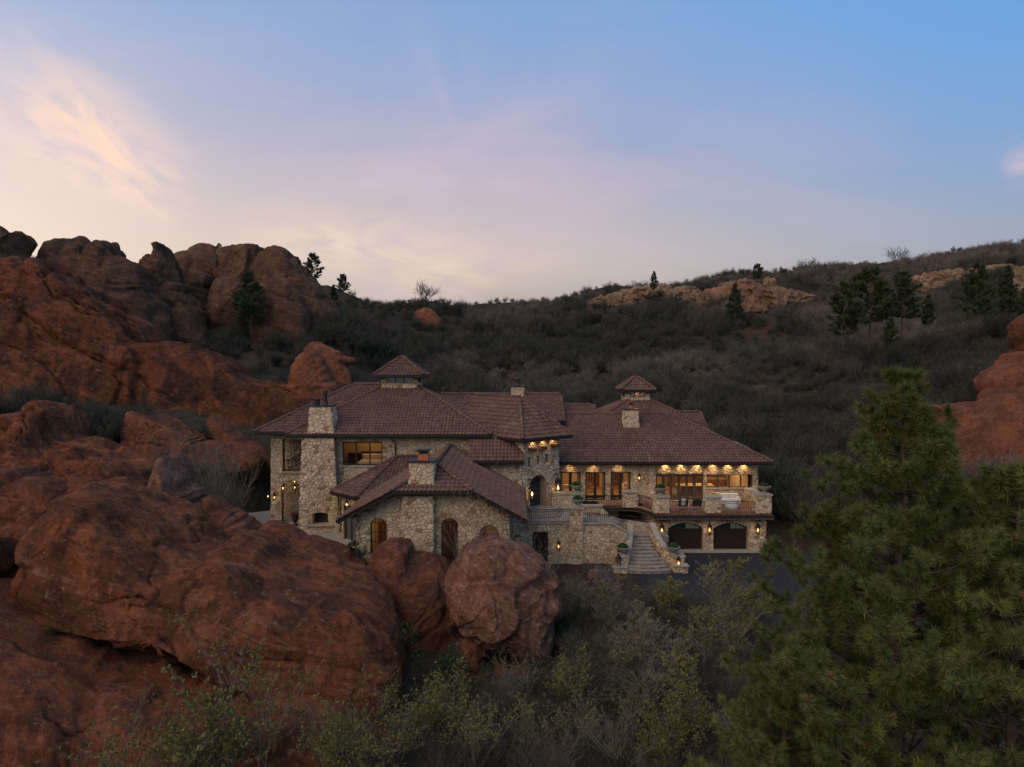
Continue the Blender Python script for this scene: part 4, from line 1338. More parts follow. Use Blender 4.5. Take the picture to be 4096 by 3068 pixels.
def cupola(cx, cy, half, ze, zap, wz0, lit, half_w, seed):
    A, B, C, D = (cx - half, cy - half, ze), (cx + half, cy - half, ze), (cx + half, cy + half, ze), (cx - half, cy + half, ze)
    T = (cx, cy, zap)
    o = roof([[A, B, T], [B, C, T], [C, D, T], [D, A, T]], [A, D, C, B], [(A, T), (B, T), (C, T), (D, T)], [(A, B), (B, C), (D, A)], 'cupola')
    h = half_w
    for (O, U, k) in (((cx - h, cy - h, wz0), (1, 0, 0), 0), ((cx + h, cy - h, wz0), (0, 1, 0), 1), ((cx - h, cy + h, wz0), (0, -1, 0), 2), ((cx + h, cy + h, wz0), (-1, 0, 0), 3)):
        pn = Panel(O, U)
        H = ze - .05 - wz0
        wn = rect(.42, 2 * h - .42, H - .68, H - .1)
        pn.wall('wall', rect(0, 2 * h, 0, H), [wn], .2, parent=None, size=.3, seed=seed + k)
        if k < 3:
            L_ = 2 * h - .84
            window(pn, wn, [(.42 + L_ / 3, .09), (.42 + 2 * L_ / 3, .09)], [((wn[0][1] + wn[2][1]) / 2, .03)], .05, depth=.06, thick=.06)
    return o


ridgeA = (AX0 + AX1) / 2
cA = cupola(ridgeA - .1, AY0 + 7.9, 2.2, PZ(1500, 62.7), PZ(1425, AY0 + 7.9), 12.4, False, 1.58, 20)

# ===== block B (front gabled wing with clipped gable)
BY = 44.5
bR, bL = P(2105, 2080, BY), P(1351, 2081, BY)
ze = (bR.z + bL.z) / 2; xR, xL = bR.x, bL.x; xm = (xR + xL) / 2; half = (xR - xL) / 2
jz = PZ(1965, BY); jd = (jz - ze) / .536
zr = ze + half * .536; yr = BY + (zr - jz) / .536
jR, jL = (xR - jd, BY, jz), (xL + jd, BY, jz)
r0, r1 = (xm, yr, zr), (xm, 58.2, zr)
eR0, eR1, eL0, eL1 = (xR, BY, ze), (xR, 58.2, ze), (xL, BY, ze), (xL, 57.5, ze)
rB = roof([[eR0, eR1, r1, r0, jR], [jL, jR, r0], [eL1, eL0, jL, r0, r1]], None,
          [(jR, r0), (jL, r0), (r0, r1), (eR0, jR), (eL0, jL)], [(jL, jR), (eR0, eR1), (eL1, eL0)])
MB().add([(p[0], p[1], p[2] - .16) for p in (eR0, eR1, r1, r0, jR, jL, eL0, eL1)], [(0, 1, 2, 3, 4), (4, 3, 5), (5, 3, 2, 7, 6)]).build('soffit', M['soffit'], rB)
for a, b in ((eR0, jR), (eL0, jL)):      # barge boards
    a, b = Vector(a), Vector(b); d = (b - a).normalized()
    MB().obox((a + b) / 2 + Vector((0, .03, -.14)), d, Vector((0, 1, 0)), d.cross(Vector((0, 1, 0))), (b - a).length / 2, .04, .11).build('barge_board', M['wood'], rB)
for k in range(5):
    for sx in (-1, 1):
        x = xm + sx * (half - .9 - k * .75); z = ze + (half - abs(x - xm)) * .536
        MB().box(x - .07, x + .07, BY + .06, BY + 1.1, z - .42, z - .24).build('rafter_tail', M['wood'], rB)
YB = 45.5
pB = Panel((P(1425, 2100, YB).x, YB, 0), (1, 0, 0))
wB = P(2036, 2100, YB).x - pB.O.x


def rz(x): return min(ze + (half - abs(x - xm)) * .536, jz) - .2


ox = pB.O.x
olB = [(0, 0), (wB, 0), (wB, rz(ox + wB)), (jR[0] - ox, jz - .2), (jL[0] - ox, jz - .2), (0, rz(ox))]
W = []
for (ua, ub, vc, vs, vb) in ((1482, 1548, 2073, 2092, 2300), (1765, 1832, 2073, 2092, 2300), (1918, 1995, 2100, 2135, 2300)):
    p0 = pB.uv(ua, vc); p1 = pB.uv(ub, vb); s_ = pB.uv(ua, vs)[1]
    W.append(arch(p0[0], p1[0], p1[1], s_, p0[1], 8))
pB.wall('wall', olB, W, seed=8, size=.255)
for w_ in W:
    x0 = w_[0][0]; x1 = w_[1][0]; zt_ = max(p[1] for p in w_); zb_ = w_[0][1]
    hs = [zt_ - .32 - k * .62 for k in range(5) if zt_ - .32 - k * .62 > zb_ + .2]
    window(pB, w_, [(x0 + (x1 - x0) * .25, .035), (x0 + (x1 - x0) * .75, .035)], [(h, .03) for h in hs], .06, depth=.14)
    # stone voussoirs over the head
Panel((ox + wB, YB, 0), (0, 1, 0)).wall('wall', rect(0, 10, 0, rz(ox + wB)), [], seed=9, size=.255)
Panel((ox, YB + 10, 0), (0, -1, 0)).wall('wall', rect(0, 10, 0, rz(ox)), [], seed=9, stones=False)
# breast and chimney of block B
pq = Panel((P(1579, 2200, 45.0).x, 45.0, 0), (1, 0, 0))
q0, q1, q2, q3 = pq.uv(1572, 2230), pq.uv(1733, 2230), pq.uv(1732, 1985), pq.uv(1612, 1985)
pq.wall('chimney_breast', [(q0[0] - .1, 0), (q1[0], 0), (q2[0], q2[1]), (q3[0], q3[1])], [], .6, seed=10, size=.255)
pqs = Panel(pq.at(q1[0], 0), (0, 1, 0)); pqs.wall('wall', rect(.02, .5, 0, q2[1]), [], .1, seed=11)
czb = PZ(1852, 45.0)
chB = frustum_chimney(P(1633, 1950, 45.1).x, P(1735, 1950, 45.1).x, P(1638, 1852, 45.15).x, P(1731, 1852, 45.15).x, 45.1, 46.9, 45.15, 46.7, jz - .1, czb, 'R', 12, .27)
fx0, fx1 = P(1672, 1830, 45.5).x, P(1713, 1830, 45.5).x
MB().box(fx0, fx1, 45.5, 46.15, czb + .1, czb + .5).build('flue', M['terracotta'], chB)
MB().box(fx0 + .05, fx1 - .05, 45.55, 46.1, czb + .5, czb + .66).box(fx0 - .08, fx1 + .08, 45.42, 46.23, czb + .66, czb + .72).box(fx0 - .03, fx1 + .03, 45.47, 46.18, czb + .72, czb + .78).build('flue_hood', M['gutter'], chB)

# ===== bay C between A and B
zc = 5.2
c1 = (-14.05, 58.0, zc); c2 = (-14.05, 54.9, zc); c3 = (-11.5, 52.3, zc); c4 = (-7.6, 52.3, zc)
ap0 = (-9.4, 57.9, 7.5); ap1 = (-5.8, 57.9, 7.5)
roof([[c1, c2, ap0], [c2, c3, ap0], [c3, c4, ap1, ap0]], [c1, (-7.6, 58, zc), c4, c3, c2], [(c2, ap0), (c3, ap0), (ap0, ap1)], [(c1, c2), (c2, c3), (c3, c4)])
pBay = Panel((-13.3, 55.2, 1.0), (2.2, -2.2, 0))
wb0 = pBay.uv(1374, 2075)[0]; wb1 = pBay.uv(1427, 2075)[0]
opn = rect(wb0, wb1, .1, 3.2)
pBay.wall('wall', rect(0, 3.11, 0, 4.1), [opn], .3, seed=13)
window(pBay, opn, [((wb0 + wb1) / 2, .08)], [(2.4, .07)], .08, depth=.1)
Panel((-11.1, 53.0, .2), (1, 0, 0)).wall('wall', rect(0, 3.5, 0, 4.9), [], .3, seed=14)
Panel((-13.3, 58.2, 1.0), (0, -1, 0)).wall('wall', rect(0, 3.0, 0, 4.1), [], .3, seed=15, stones=False)

# ===== rear middle roof F and linking roof G
fy, fz = 70.0, PZ(1577, 70)
fxr = P(2250, 1577, 70).x
fe = 4.5
roof([[(-9, fy - fe, fz - fe * .5), (fxr, fy - fe, fz - fe * .5), (fxr, fy, fz), (-9, fy, fz)], [(-9, fy, fz), (fxr, fy, fz), (fxr, fy + fe, fz - fe * .5), (-9, fy + fe, fz - fe * .5)]],
     [(-9, fy - fe, fz - fe * .5), (-9, fy + fe, fz - fe * .5), (fxr, fy + fe, fz - fe * .5), (fxr, fy - fe, fz - fe * .5)], [((-7, fy, fz), (fxr, fy, fz))], [((-9, fy - fe, fz - fe * .5), (fxr, fy - fe, fz - fe * .5))])
Panel((-9, fy - fe + .8, 3), (1, 0, 0)).wall('wall', rect(0, fxr + 8.6, 0, fz - fe * .5 - 3), [], seed=16, stones=False)
Panel((fxr - .4, fy - fe + .8, 3), (0, 1, 0)).wall('wall', [(0, 0), (7.4, 0), (7.4, fz - fe * .5 - 3), (3.7, fz - 3.1), (0, fz - fe * .5 - 3)], [], seed=16, stones=False)
cf0, cf1 = P(2045, 1560, 70).x, P(2097, 1560, 70).x
cfz = PZ(1547, 70)
chF = frustum_chimney(cf0, cf1, cf0, cf1, 69.6, 70.8, 69.6, 70.8, fz - .5, cfz, '', 17, .3)
MB().lathe(((cf0 + cf1) / 2, 70.2, cfz + .1), [(.3, 0), (.2, .22), (.2, .5), (.13, .52), (.13, .62), (.34, .64), (.3, .74), (.1, .84)], 12).build('flue', M['gutter'], chF)
gz = PZ(1843, 55.3); gx0, gx1 = P(1925, 1843, 55.3).x, P(2094, 1843, 55.3).x
roof([[(gx0 - 1, 55.3, gz), (gx1, 55.3, gz), (gx1, 58.4, gz + 3.1 * .8), (gx0 - 1, 58.4, gz + 3.1 * .8)]], [(gx0 - 1, 55.3, gz), (gx0 - 1, 58.4, gz), (gx1, 58.4, gz), (gx1, 55.3, gz)], [], [((gx0 - .6, 55.3, gz), (gx1, 55.3, gz))])
MB().add([(gx1, 55.3, gz), (gx1, 58.4, gz), (gx1, 58.4, gz + 2.48)], [(0, 1, 2)]).build('roof_end', M['soffit'], house)
Panel((gx0 - .5, 56.1, 2), (1, 0, 0)).wall('wall', rect(0, gx1 - gx0 + .4, 0, gz - 2.1), [], seed=18)

# ===== tower
tz_ = PZ(1758, 55.0)
T0 = Vector((P(2092, 1758, 55.0).x, 55.0, 0)); T1 = Vector((P(2287, 1739, 58.6).x, 58.6, 0))
e1 = (T1 - T0).normalized(); e2 = Vector((-e1.y, e1.x, 0)); tl = (T1 - T0).length
apx = (T0 + T1) / 2 + e2 * 3.4; apx.z = PZ(1590, 59.35)
rb = apx + e2 * 6
K0 = T0.copy(); K0.z = tz_; K1 = T1.copy(); K1.z = tz_
K2 = K1 + e2 * 9.4; K3 = K0 + e2 * 9.4
roof([[K0, K1, apx], [K1, K2, rb, apx], [K3, K0, apx, rb]], [K0, K3, K2, K1], [(K0, apx), (K1, apx), (apx, rb)], [(K0, K1), (K1, K2), (K3, K0)], 'tower_roof')
tw0 = T0 + e1 * .75 + e2 * .75; tw0.z = 3.1
pT = Panel(tw0, e1); tH = tz_ - .06 - 3.1; tW = tl - 1.5
d0 = pT.uv(2120, 2032); d1 = pT.uv(2186, 1896); dsp = pT.uv(2120, 1935)[1]
door_op = arch(d0[0], d1[0], .18, dsp, d1[1], 12)
slots = []
for (uc, va, vb) in ((2117, 1829, 1866), (2152, 1822, 1858), (2187, 1815, 1850)):
    a = pT.uv(uc - 4.5, vb); b = pT.uv(uc + 4.5, va)
    slots.append(rect(a[0], b[0], a[1], b[1]))
pT.wall('wall', rect(0, tW, 0, tH), [door_op] + slots, 1.0, seed=19, size=.255)
for s_ in slots:
    window(pT, s_, (), [((s_[0][1] + s_[2][1]) / 2, .03)], .03, depth=.22, thick=.05)
Panel(tw0 + e2 * 6, -e2).wall('wall', rect(0, 6, 0, tH), [], .4, seed=20, size=.255)
Panel(tw0 + e1 * tW, e2).wall('wall', rect(0, 6, 0, tH), [], .4, seed=21, stones=False)
for (uc, vc) in ((2120, 1797), (2160, 1791), (2212, 1781)):    # corbel beams
    c = pT.uv(uc, vc)
    MB().obox(pT.at(c[0], c[1], .28), pT.U, pT.V, pT.N, .27, .14, .3).build('corbel', M['beam'], house)
dn = ccw(inset(door_op, .02))
dr = MB().prism(dn, pT.O, pT.U, pT.V, pT.N, -.86, -.78).build('door', M['greywood'], house)
dw = (d1[0] - d0[0])
for k in range(5):
    x = d0[0] + dw * (k + .5) / 5
    zt_ = dsp + (d1[1] - dsp) * math.sqrt(max(0, 1 - ((x - (d0[0] + d1[0]) / 2) / (dw / 2)) ** 2)) - .06
    MB().obox(pT.at(x, (zt_ + .2) / 2, -.765), pT.U, pT.V, pT.N, dw / 10 - .015, (zt_ - .2) / 2, .02).build('plank', M['greywood'], dr)
for k in range(6):
    z = .45 + k * .38
    MB().obox(pT.at((d0[0] + d1[0]) / 2, z, -.73), pT.U, pT.V, pT.N, dw / 2 - .08, .025, .012).build('strap', M['iron'], dr)

# ===== block E (right wing)
EY, EYW = 60.5, 61.5
EZ = PZ(1848, EY); EX1 = P(3092, 1845, EY).x; EX0 = 2.6
ED = 7.2
ezr = EZ + ED * .5
A, B_, C_, D_ = (EX0, EY, EZ), (EX1, EY, EZ), (EX1, EY + 2 * ED, EZ), (EX0, EY + 2 * ED, EZ)
rr0, rr1 = (EX0, EY + ED, ezr), (EX1 - ED, EY + ED, ezr)
rE = roof([[A, B_, rr1, rr0], [B_, C_, rr1], [C_, D_, rr0, rr1]], [A, D_, C_, B_], [(B_, rr1), (rr0, rr1)], [(A, B_), (B_, C_)])
cx, cy = 12.75, 72.3
ph = 5.0; pz = 12.0
q = [(cx - ph, cy - ph, pz - ph * .5), (cx + ph, cy - ph, pz - ph * .5), (cx + ph, cy + ph, pz - ph * .5), (cx - ph, cy + ph, pz - ph * .5)]
T = (cx, cy, pz)
roof([[q[0], q[1], T], [q[1], q[2], T], [q[3], q[0], T]], None, [(q[0], T), (q[1], T)], [])
cupola(P(2554, 1557, 70.6).x, 72.3, 1.72, PZ(1559, 70.6), PZ(1503, 72.3), 11.0, True, 1.2, 40)
# rear right gable slope
gy, gz2 = 76.0, PZ(1648, 76); gx = P(2802, 1648, 76).x
roof([[(14, gy - 4.5, gz2 - 2.4), (gx, gy - 4.5, gz2 - 2.4), (gx, gy, gz2), (14, gy, gz2)]], None, [((15, gy, gz2), (gx, gy, gz2)), ((gx, gy - 4.5, gz2 - 2.4), (gx, gy, gz2))], [])
roof([[(4, 70.2, 9.6), (8.4, 70.2, 9.6), (8.4, 72.6, 10.85), (4, 72.6, 10.85)]], None, [((4.2, 72.6, 10.85), (8.4, 72.6, 10.85))], [])
che = frustum_chimney(P(2495, 1712, 65.4).x, P(2559, 1712, 65.4).x, P(2501, 1640, 65.4).x, P(2552, 1640, 65.4).x, 65.4, 67.2, 65.45, 66.6, 8.9, PZ(1640, 65.4), 'L', 22, .4)
che_z = PZ(1640, 65.4)
MB().lathe((P(2524, 1630, 65.9).x, 65.95, che_z + .1), [(.21, 0), (.2, .3), (.2, .32)], 12).build('flue', M['terracotta'], che)
MB().lathe((P(2524, 1630, 65.9).x, 65.95, che_z + .42), [(.24, 0), (.24, .06), (.2, .1), (.2, .16), (.25, .2), (.25, .24)], 12).build('flue_hood', M['gutter'], che)
sk = MB().obox((20.9, 64.4, 7.62), Vector((.894, 0, -.447)), Vector((0, 1, 0)), Vector((.447, 0, .894)), .62, .5, .12)
sk.build('skylight', M['metal'], house)

pE = Panel((3.4, EYW, 3.15), (1, 0, 0))
EW = P(3031, 1900, EYW).x - 3.4; EH = EZ - .06 - 3.15
ops = []
for ua, ub in ((2242, 2322), (2342, 2421), (2443, 2523)):
    a = pE.uv(ua, 1889); b = pE.uv(ub, 1889)
    ops.append(rect(a[0], b[0], .06, a[1]))
a = pE.uv(2624, 1896); b = pE.uv(2814, 1896); ops.append(rect(a[0], b[0], .06, a[1]))
a = pE.uv(2827, 1898); b = pE.uv(3011, 1951); ops.append(rect(a[0], b[0], b[1], a[1]))
pE.wall('wall', rect(0, EW, 0, EH), ops, seed=23, size=.255)
for k in range(3):
    x0, x1 = ops[k][0][0], ops[k][1][0]
    window(pE, ops[k], [((x0 + x1) / 2, .26)], [(.35, .22)], .10, depth=.2, mat='frame', name='french_door')
x0 = ops[3][0][0]
window(pE, ops[3], [(pE.uv(u_, 1950)[0], w_) for u_, w_ in ((2655, .24), (2686, .20), (2717, .26), (2748, .22), (2779, .24))], [(.18, .2), (ops[3][2][1] - .2, .12)], .12, depth=.16, mat='greyframe', name='folding_door')
window(pE, ops[4], [(pE.uv(u_, 1920)[0], .12) for u_ in (2873, 2919, 2965)], (), .09, depth=.12, mat='greyframe', sill=True)
qx = pE.uv(2609, 1950)[0]
stone_box(3.4 + qx - .3, 3.4 + qx + .22, EYW - .22, EYW, 3.15, EZ - .1, 'FL', 'pier', 0, seed=24)
Panel((3.4 + EW, EYW, 0), (0, 1, 0)).wall('wall', rect(0, 11, 0, EZ - .1), [], seed=25, size=.255)

# garage, deck
GY = 57.0
gx0_, gx1_ = P(2613, 2150, GY).x, P(3063, 2150, GY).x
pG = Panel((gx0_, GY, 0), (1, 0, 0))
gops = []
for ua, ub in ((2672, 2812), (2854, 2992)):
    a = pG.uv(ua, 2112); b = pG.uv(ub, 2090)
    gops.append(arch(a[0], b[0], .04, a[1], b[1], 12))
GH = 2.72
pG.wall('wall', rect(0, gx1_ - gx0_, 0, GH), gops, .5, seed=26, size=.255)
Panel((gx0_, 61.2, 0), (0, -1, 0)).wall('wall', rect(0, 4.2, 0, GH), [], .3, seed=27, size=.255)
Panel((gx1_, GY, 0), (0, 1, 0)).wall('wall', rect(0, 5, 0, GH), [], .3, seed=28, size=.255)
for g in gops:
    gd = MB().prism(ccw(inset(g, .01)), pG.O, pG.U, pG.V, pG.N, -.46, -.40).build('garage_door', M['wood'], house)
    x0, x1, zs_ = g[0][0], g[1][0], g[2][1]
    zc_ = max(p[1] for p in g)
    np_ = 14
    for k in range(np_):
        w_ = (x1 - x0 - .1) / np_; xx = x0 + .05 + (k + .5) * w_
        MB().obox(pG.at(xx, (zs_ - .18) / 2 + .05, -.385), pG.U, pG.V, pG.N, w_ / 2 - .01, (zs_ - .18) / 2 - .05, .018).build('plank', M['wood'], gd)
    for sx in (0, 1):
        xa = x0 + .1 + sx * (x1 - x0) / 2; xb = x0 + (x1 - x0) / 2 - .12 + sx * ((x1 - x0) / 2 + .02)
        pane = [p for p in clip_half(clip_half(clip_half(ccw(inset(g, .14)), (-1, 0), -xa), (1, 0), xb), (0, -1), -(zs_ - .12))]
        MB().prism(pane, pG.O, pG.U, pG.V, pG.N, -.385, -.37).build('pane', M['garage_glass'] if sx else M['garage_dark'], gd)
        for k in (1, 2):
            xx = xa + (xb - xa) * k / 3
            MB().obox(pG.at(xx, zs_ + .06, -.365), pG.U, pG.V, pG.N, .012, .16, .008).build('glazing_bar', M['wood'], gd)
        MB().obox(pG.at((xa + xb) / 2, zs_ - .18, -.36), pG.U, pG.V, pG.N, (xb - xa) / 2 + .05, .05, .012).build('rail', M['wood'], gd)
    MB().obox(pG.at((x0 + x1) / 2, zs_ / 2, -.355), pG.U, pG.V, pG.N, .07, zs_ / 2 - .06, .012).build('stile', M['wood'], gd)
    # lit voussoirs
    for k in range(11):
        t = (k + .5) / 11
        i = 2 + int(t * (len(g) - 3)); a, b = g[i], g[min(i + 1, len(g) - 1)]
        ft = t * (len(g) - 3) - int(t * (len(g) - 3))
        px_, pz_ = a[0] + (b[0] - a[0]) * ft, a[1] + (b[1] - a[1]) * ft
        th_ = (px_ - (x0 + x1) / 2) / ((x1 - x0) / 2) * .62
        Uv = (pG.U * math.cos(th_) - pG.V * math.sin(th_)); Vv = (pG.V * math.cos(th_) + pG.U * math.sin(th_))
        MB().obox(pG.O + pG.U * px_ + pG.V * pz_ + Vv * .14 + pG.N * .06, Uv, Vv, pG.N, .115, .13, .05).build('arch_stone', M['cap'], house)
dx1 = P(3090, 2060, 56.4).x; dx0 = P(2620, 2060, 56.4).x
deck = MB().box(dx0, dx1, 56.4, 61.5, GH + .02, 3.0).build('deck_slab', M['beam'], house)
MB().box(dx0 + .1, dx1 - .1, 56.6, 61.5, 3.002, 3.15).build('deck_floor', M['terracefloor'], deck)
MB().box(dx0 - .1, dx1 + .1, 56.28, 56.42, 2.66, 2.93).build('deck_beam', M['beam'], deck)
MB().box(dx0 - .1, dx1 + .1, 56.16, 56.27, 2.9, 3.02).build('gutter', M['gutter'], deck)
for k in range(4):
    x = dx0 + .9 + k * (dx1 - dx0 - 1.8) / 3
    MB().box(x - .1, x + .1, 56.42, 57.0, 2.42, 2.64).build('corbel', M['beam'], deck)
# curved deck to the left
cv = []
for k in range(13):
    t = k / 12
    u_ = 2400 + (2622 - 2400) * t
    yy = 59.4 - 0.2 * t - 2.8 * max(0, (t - .55) / .45) ** 1.6
    cv.append((P(u_, 2040, yy).x, yy))
m = MB(); n = len(cv)
top = [(x, y, 3.13) for x, y in cv] + [(cv[-1][0], 61.5, 3.13), (cv[0][0], 61.5, 3.13)]
bot = [(x, y, 2.72) for x, y, z in top]
k = len(top)
m.add(top + bot, [tuple(range(k)), tuple(range(k, 2 * k))[::-1]] + [(i + k, (i + 1) % k + k, (i + 1) % k, i) for i in range(k)])
m.build('curved_deck', M['beam'], deck)
MB().add([(x, y, 3.135) for x, y, z in top] + [(x, y, 3.16) for x, y, z in top], [tuple(range(k, 2 * k))] + [(i, (i + 1) % k, (i + 1) % k + k, i + k) for i in range(k)]).build('deck_floor', M['terracefloor'], deck)
g = MB(); g.tube([(x, y - .08, 2.98) for x, y in cv], .075, 6); g.build('gutter', M['gutter'], deck)
# edge tiles of the deck
for k in range(int((dx1 - dx0) / .24)):
    t = MB().tube([(dx0 + .12 + k * .24, 56.2, 3.06), (dx0 + .12 + k * .24, 56.55, 3.13)], .085, 6)
    t.build('edge_tile', M['tile'], deck)
# recess with a wide dark door under the curved deck
pr_ = Panel((5.0, 61.0, 0), (1, 0, 0))
a = pr_.uv(2473, 2052); b = pr_.uv(2565, 2105)
rop = rect(a[0], b[0], 1.0, 2.62)
pr_.wall('wall', rect(0, gx0_ - 5.0, 0, 2.72), [rop], .4, seed=29)
wd = MB().box(5 + a[0], 5 + b[0], 61.25, 61.35, 1.0, 2.62).build('door', M['wood'], house)
for k in range(8):
    w_ = (b[0] - a[0]) / 8
    MB().box(5 + a[0] + k * w_ + .015, 5 + a[0] + (k + 1) * w_ - .015, 61.21, 61.25, 1.05, 2.58).build('plank', M['wood'], wd)

# deck piers and low walls
zd = 3.15


def pier(ua, ub, va, vb, y, d=.75, seed=1):
    z1 = PZ(va, y) - .1
    return stone_box(P(ua, va, y).x, P(ub, va, y).x, y, y + d, PZ(vb, y), z1, 'FRL', 'pier', .11, seed=seed)


p0 = pier(2495, 2550, 1966, 2030, 59.0, .8, 31)
p1 = pier(2621, 2677, 1985, 2052, 56.35, 1.0, 32)
p2 = pier(2825, 2884, 1988, 2052, 56.35, .8, 33)
p3 = pier(3027, 3086, 1978, 2053, 56.35, .9, 34)
stone_box(P(3040, 1975, 57.3).x, P(3075, 1975, 57.3).x, 57.3, 61.3, 3.15, 4.25, 'L', 'parapet', .12, seed=35)
# terrace and its retaining wall
TZ = 3.2; DY = 53.2
pD = Panel((P(2036, 2200, DY).x - .6, DY, 0), (1, 0, 0))
d0_ = pD.uv(2130, 2300); d1_ = pD.uv(2192, 2128)
dop = rect(d0_[0], d1_[0], .08, d1_[1])
wD = P(2505, 2200, DY).x - pD.O.x
xs_ = pD.uv(2446, 2100)[0]
pD.wall('wall', [(0, 0), (wD, 0), (wD, 2.45), (xs_, 3.05), (0, 3.05)], [dop], .45, seed=36, size=.255)
dd = MB().box(pD.O.x + d0_[0], pD.O.x + d1_[0], DY + .34, DY + .42, .08, d1_[1]).build('door', M['wood'], house)
for k in range(6):
    w_ = (d1_[0] - d0_[0]) / 6
    MB().box(pD.O.x + d0_[0] + k * w_ + .012, pD.O.x + d0_[0] + (k + 1) * w_ - .012, DY + .3, DY + .34, .12, d1_[1] - .05).build('plank', M['wood'], dd)
for k, (a, b) in enumerate(((2092, 2150), (2150, 2212), (2212, 2280))):
    MB().box(P(a, 2093, DY).x + .01, P(b, 2093, DY).x - .01, DY - .12, DY + .5, 3.055, 3.17).build('coping', M['cap'], house)
MB().box(pD.O.x, 5.9, DY + .5, 60.8, 2.9, TZ - .01).build('terrace_floor', M['gravel'], house)
for k in range(3):     # curved landing steps before the tower door
    c = pT.at((d0[0] + d1[0]) / 2, 0); rad = 3.9 - k * .5
    pts = []
    for j in range(15):
        a_ = math.pi * (1.02 + .62 * j / 14)
        pts.append((c.x + rad * math.cos(a_) * .95, c.y + 1.0 + rad * math.sin(a_) * .95))
    pts += [(c.x + 2.2, c.y + 1.8), (c.x - 3, c.y + 1.8)]
    n = len(pts); z0 = TZ + k * .1
    MB().add([(x, y, z0) for x, y in pts] + [(x, y, z0 + .1) for x, y in pts], [tuple(range(n))[::-1], tuple(range(n, 2 * n))] + [(i, (i + 1) % n, (i + 1) % n + n, i + n) for i in range(n)]).build('landing_step', M['tread'], house)
stone_box(P(2279, 2100, 53.0).x, P(2330, 2100, 53.0).x, 52.98, 53.75, 0, PZ(2036, 53), 'FR', 'pier', .13, seed=37)
stone_box(P(2212, 1990, 57.6).x, P(2328, 1990, 57.6).x, 57.6, 58.1, 3.0, PZ(1978, 57.6), 'FRL', 'parapet', .16, seed=38)
# stepped side wall of the upper flight
pU = Panel((P(2330, 2080, 56.6).x, 56.6, 0), (1, 0, 0))
ou = [pU.uv(*t) for t in ((2330, 2100), (2445, 2100), (2441, 2080), (2432, 2052), (2412, 2035), (2407, 2026), (2330, 2026))]
pU.wall('wall', [(ou[0][0], 1.2), (ou[1][0], 1.2)] + ou[2:], [], .4, seed=39)
MB().obox(pU.at((ou[5][0] + ou[6][0]) / 2, ou[5][1] + .05, -.15), pU.U, pU.V, pU.N, (ou[5][0] - ou[6][0]) / 2 + .08, .06, .3).build('cap_slab', M['cap'], house)
# sloped coping on the wall of the lower terrace
a = pD.at(pD.uv(2332, 2090)[0], 3.11, -.15); b = pD.at(xs_, 3.11, -.15); c = pD.at(wD + .05, 2.51, -.15)
for p_, q_ in ((a, b), (b, c)):
    d = (q_ - p_); U = d.normalized()
    MB().obox((p_ + q_) / 2, U, pD.N, U.cross(pD.N), d.length / 2, .33, .06).build('coping', M['cap'], house)
# ------------------------------------------------------------------ staircase
LZ = 1.7
stair = empty('stone_staircase', (9.9, 51, 0), 'curving flight of pale stone steps between swooping stone side walls', 'staircase')
ns = 11
rg = random.Random(5)
for k in range(ns):
    t = k / (ns - 1)                       # 0 bottom .. 1 top
    y = 50.9 + 4.0 * t; z1 = .06 + (LZ - .06) * (k + 1) / ns
    fl = (1 - t) ** 1.7
    xa = 9.12 - .95 * fl + .25 * t; xb = 10.45 + 1.05 * fl + .2 * t
    pts = []
    for j in range(9):
        s_ = j / 8; x = xa + (xb - xa) * s_
        pts.append((x, y - .28 * fl * math.sin(math.pi * s_) * 1.3 + rg.uniform(-.025, .025)))
    pts += [(xb, 55.4), (xa, 55.4)]
    n = len(pts)
    m = MB().add([(x, yy, 0 if k == 0 else z1 - LZ / ns - .02) for x, yy in pts] + [(x, yy, z1 - .02 + rg.uniform(-.008, .008)) for x, yy in pts],
                 [tuple(range(n))[::-1], tuple(range(n, 2 * n))] + [(i, (i + 1) % n, (i + 1) % n + n, i + n) for i in range(n)])
    m.build('step', M['tread'], stair)
    # worn tread slab proud of the riser
    ft = pts[:9]
    tr = [(x, yy - .05) for x, yy in ft] + [(xb, ft[-1][1] + .45), (xa, ft[0][1] + .45)]
    MB().add([(x, yy, z1 - .015) for x, yy in tr] + [(x, yy, z1 + .045) for x, yy in tr],
             [tuple(range(n))[::-1], tuple(range(n, 2 * n))] + [(i, (i + 1) % n, (i + 1) % n + n, i + n) for i in range(n)]).build('tread', M['tread'], stair)
MB().box(7.6, 12.2, 55.0, 60.9, 1.2, LZ).build('landing', M['tread'], stair)


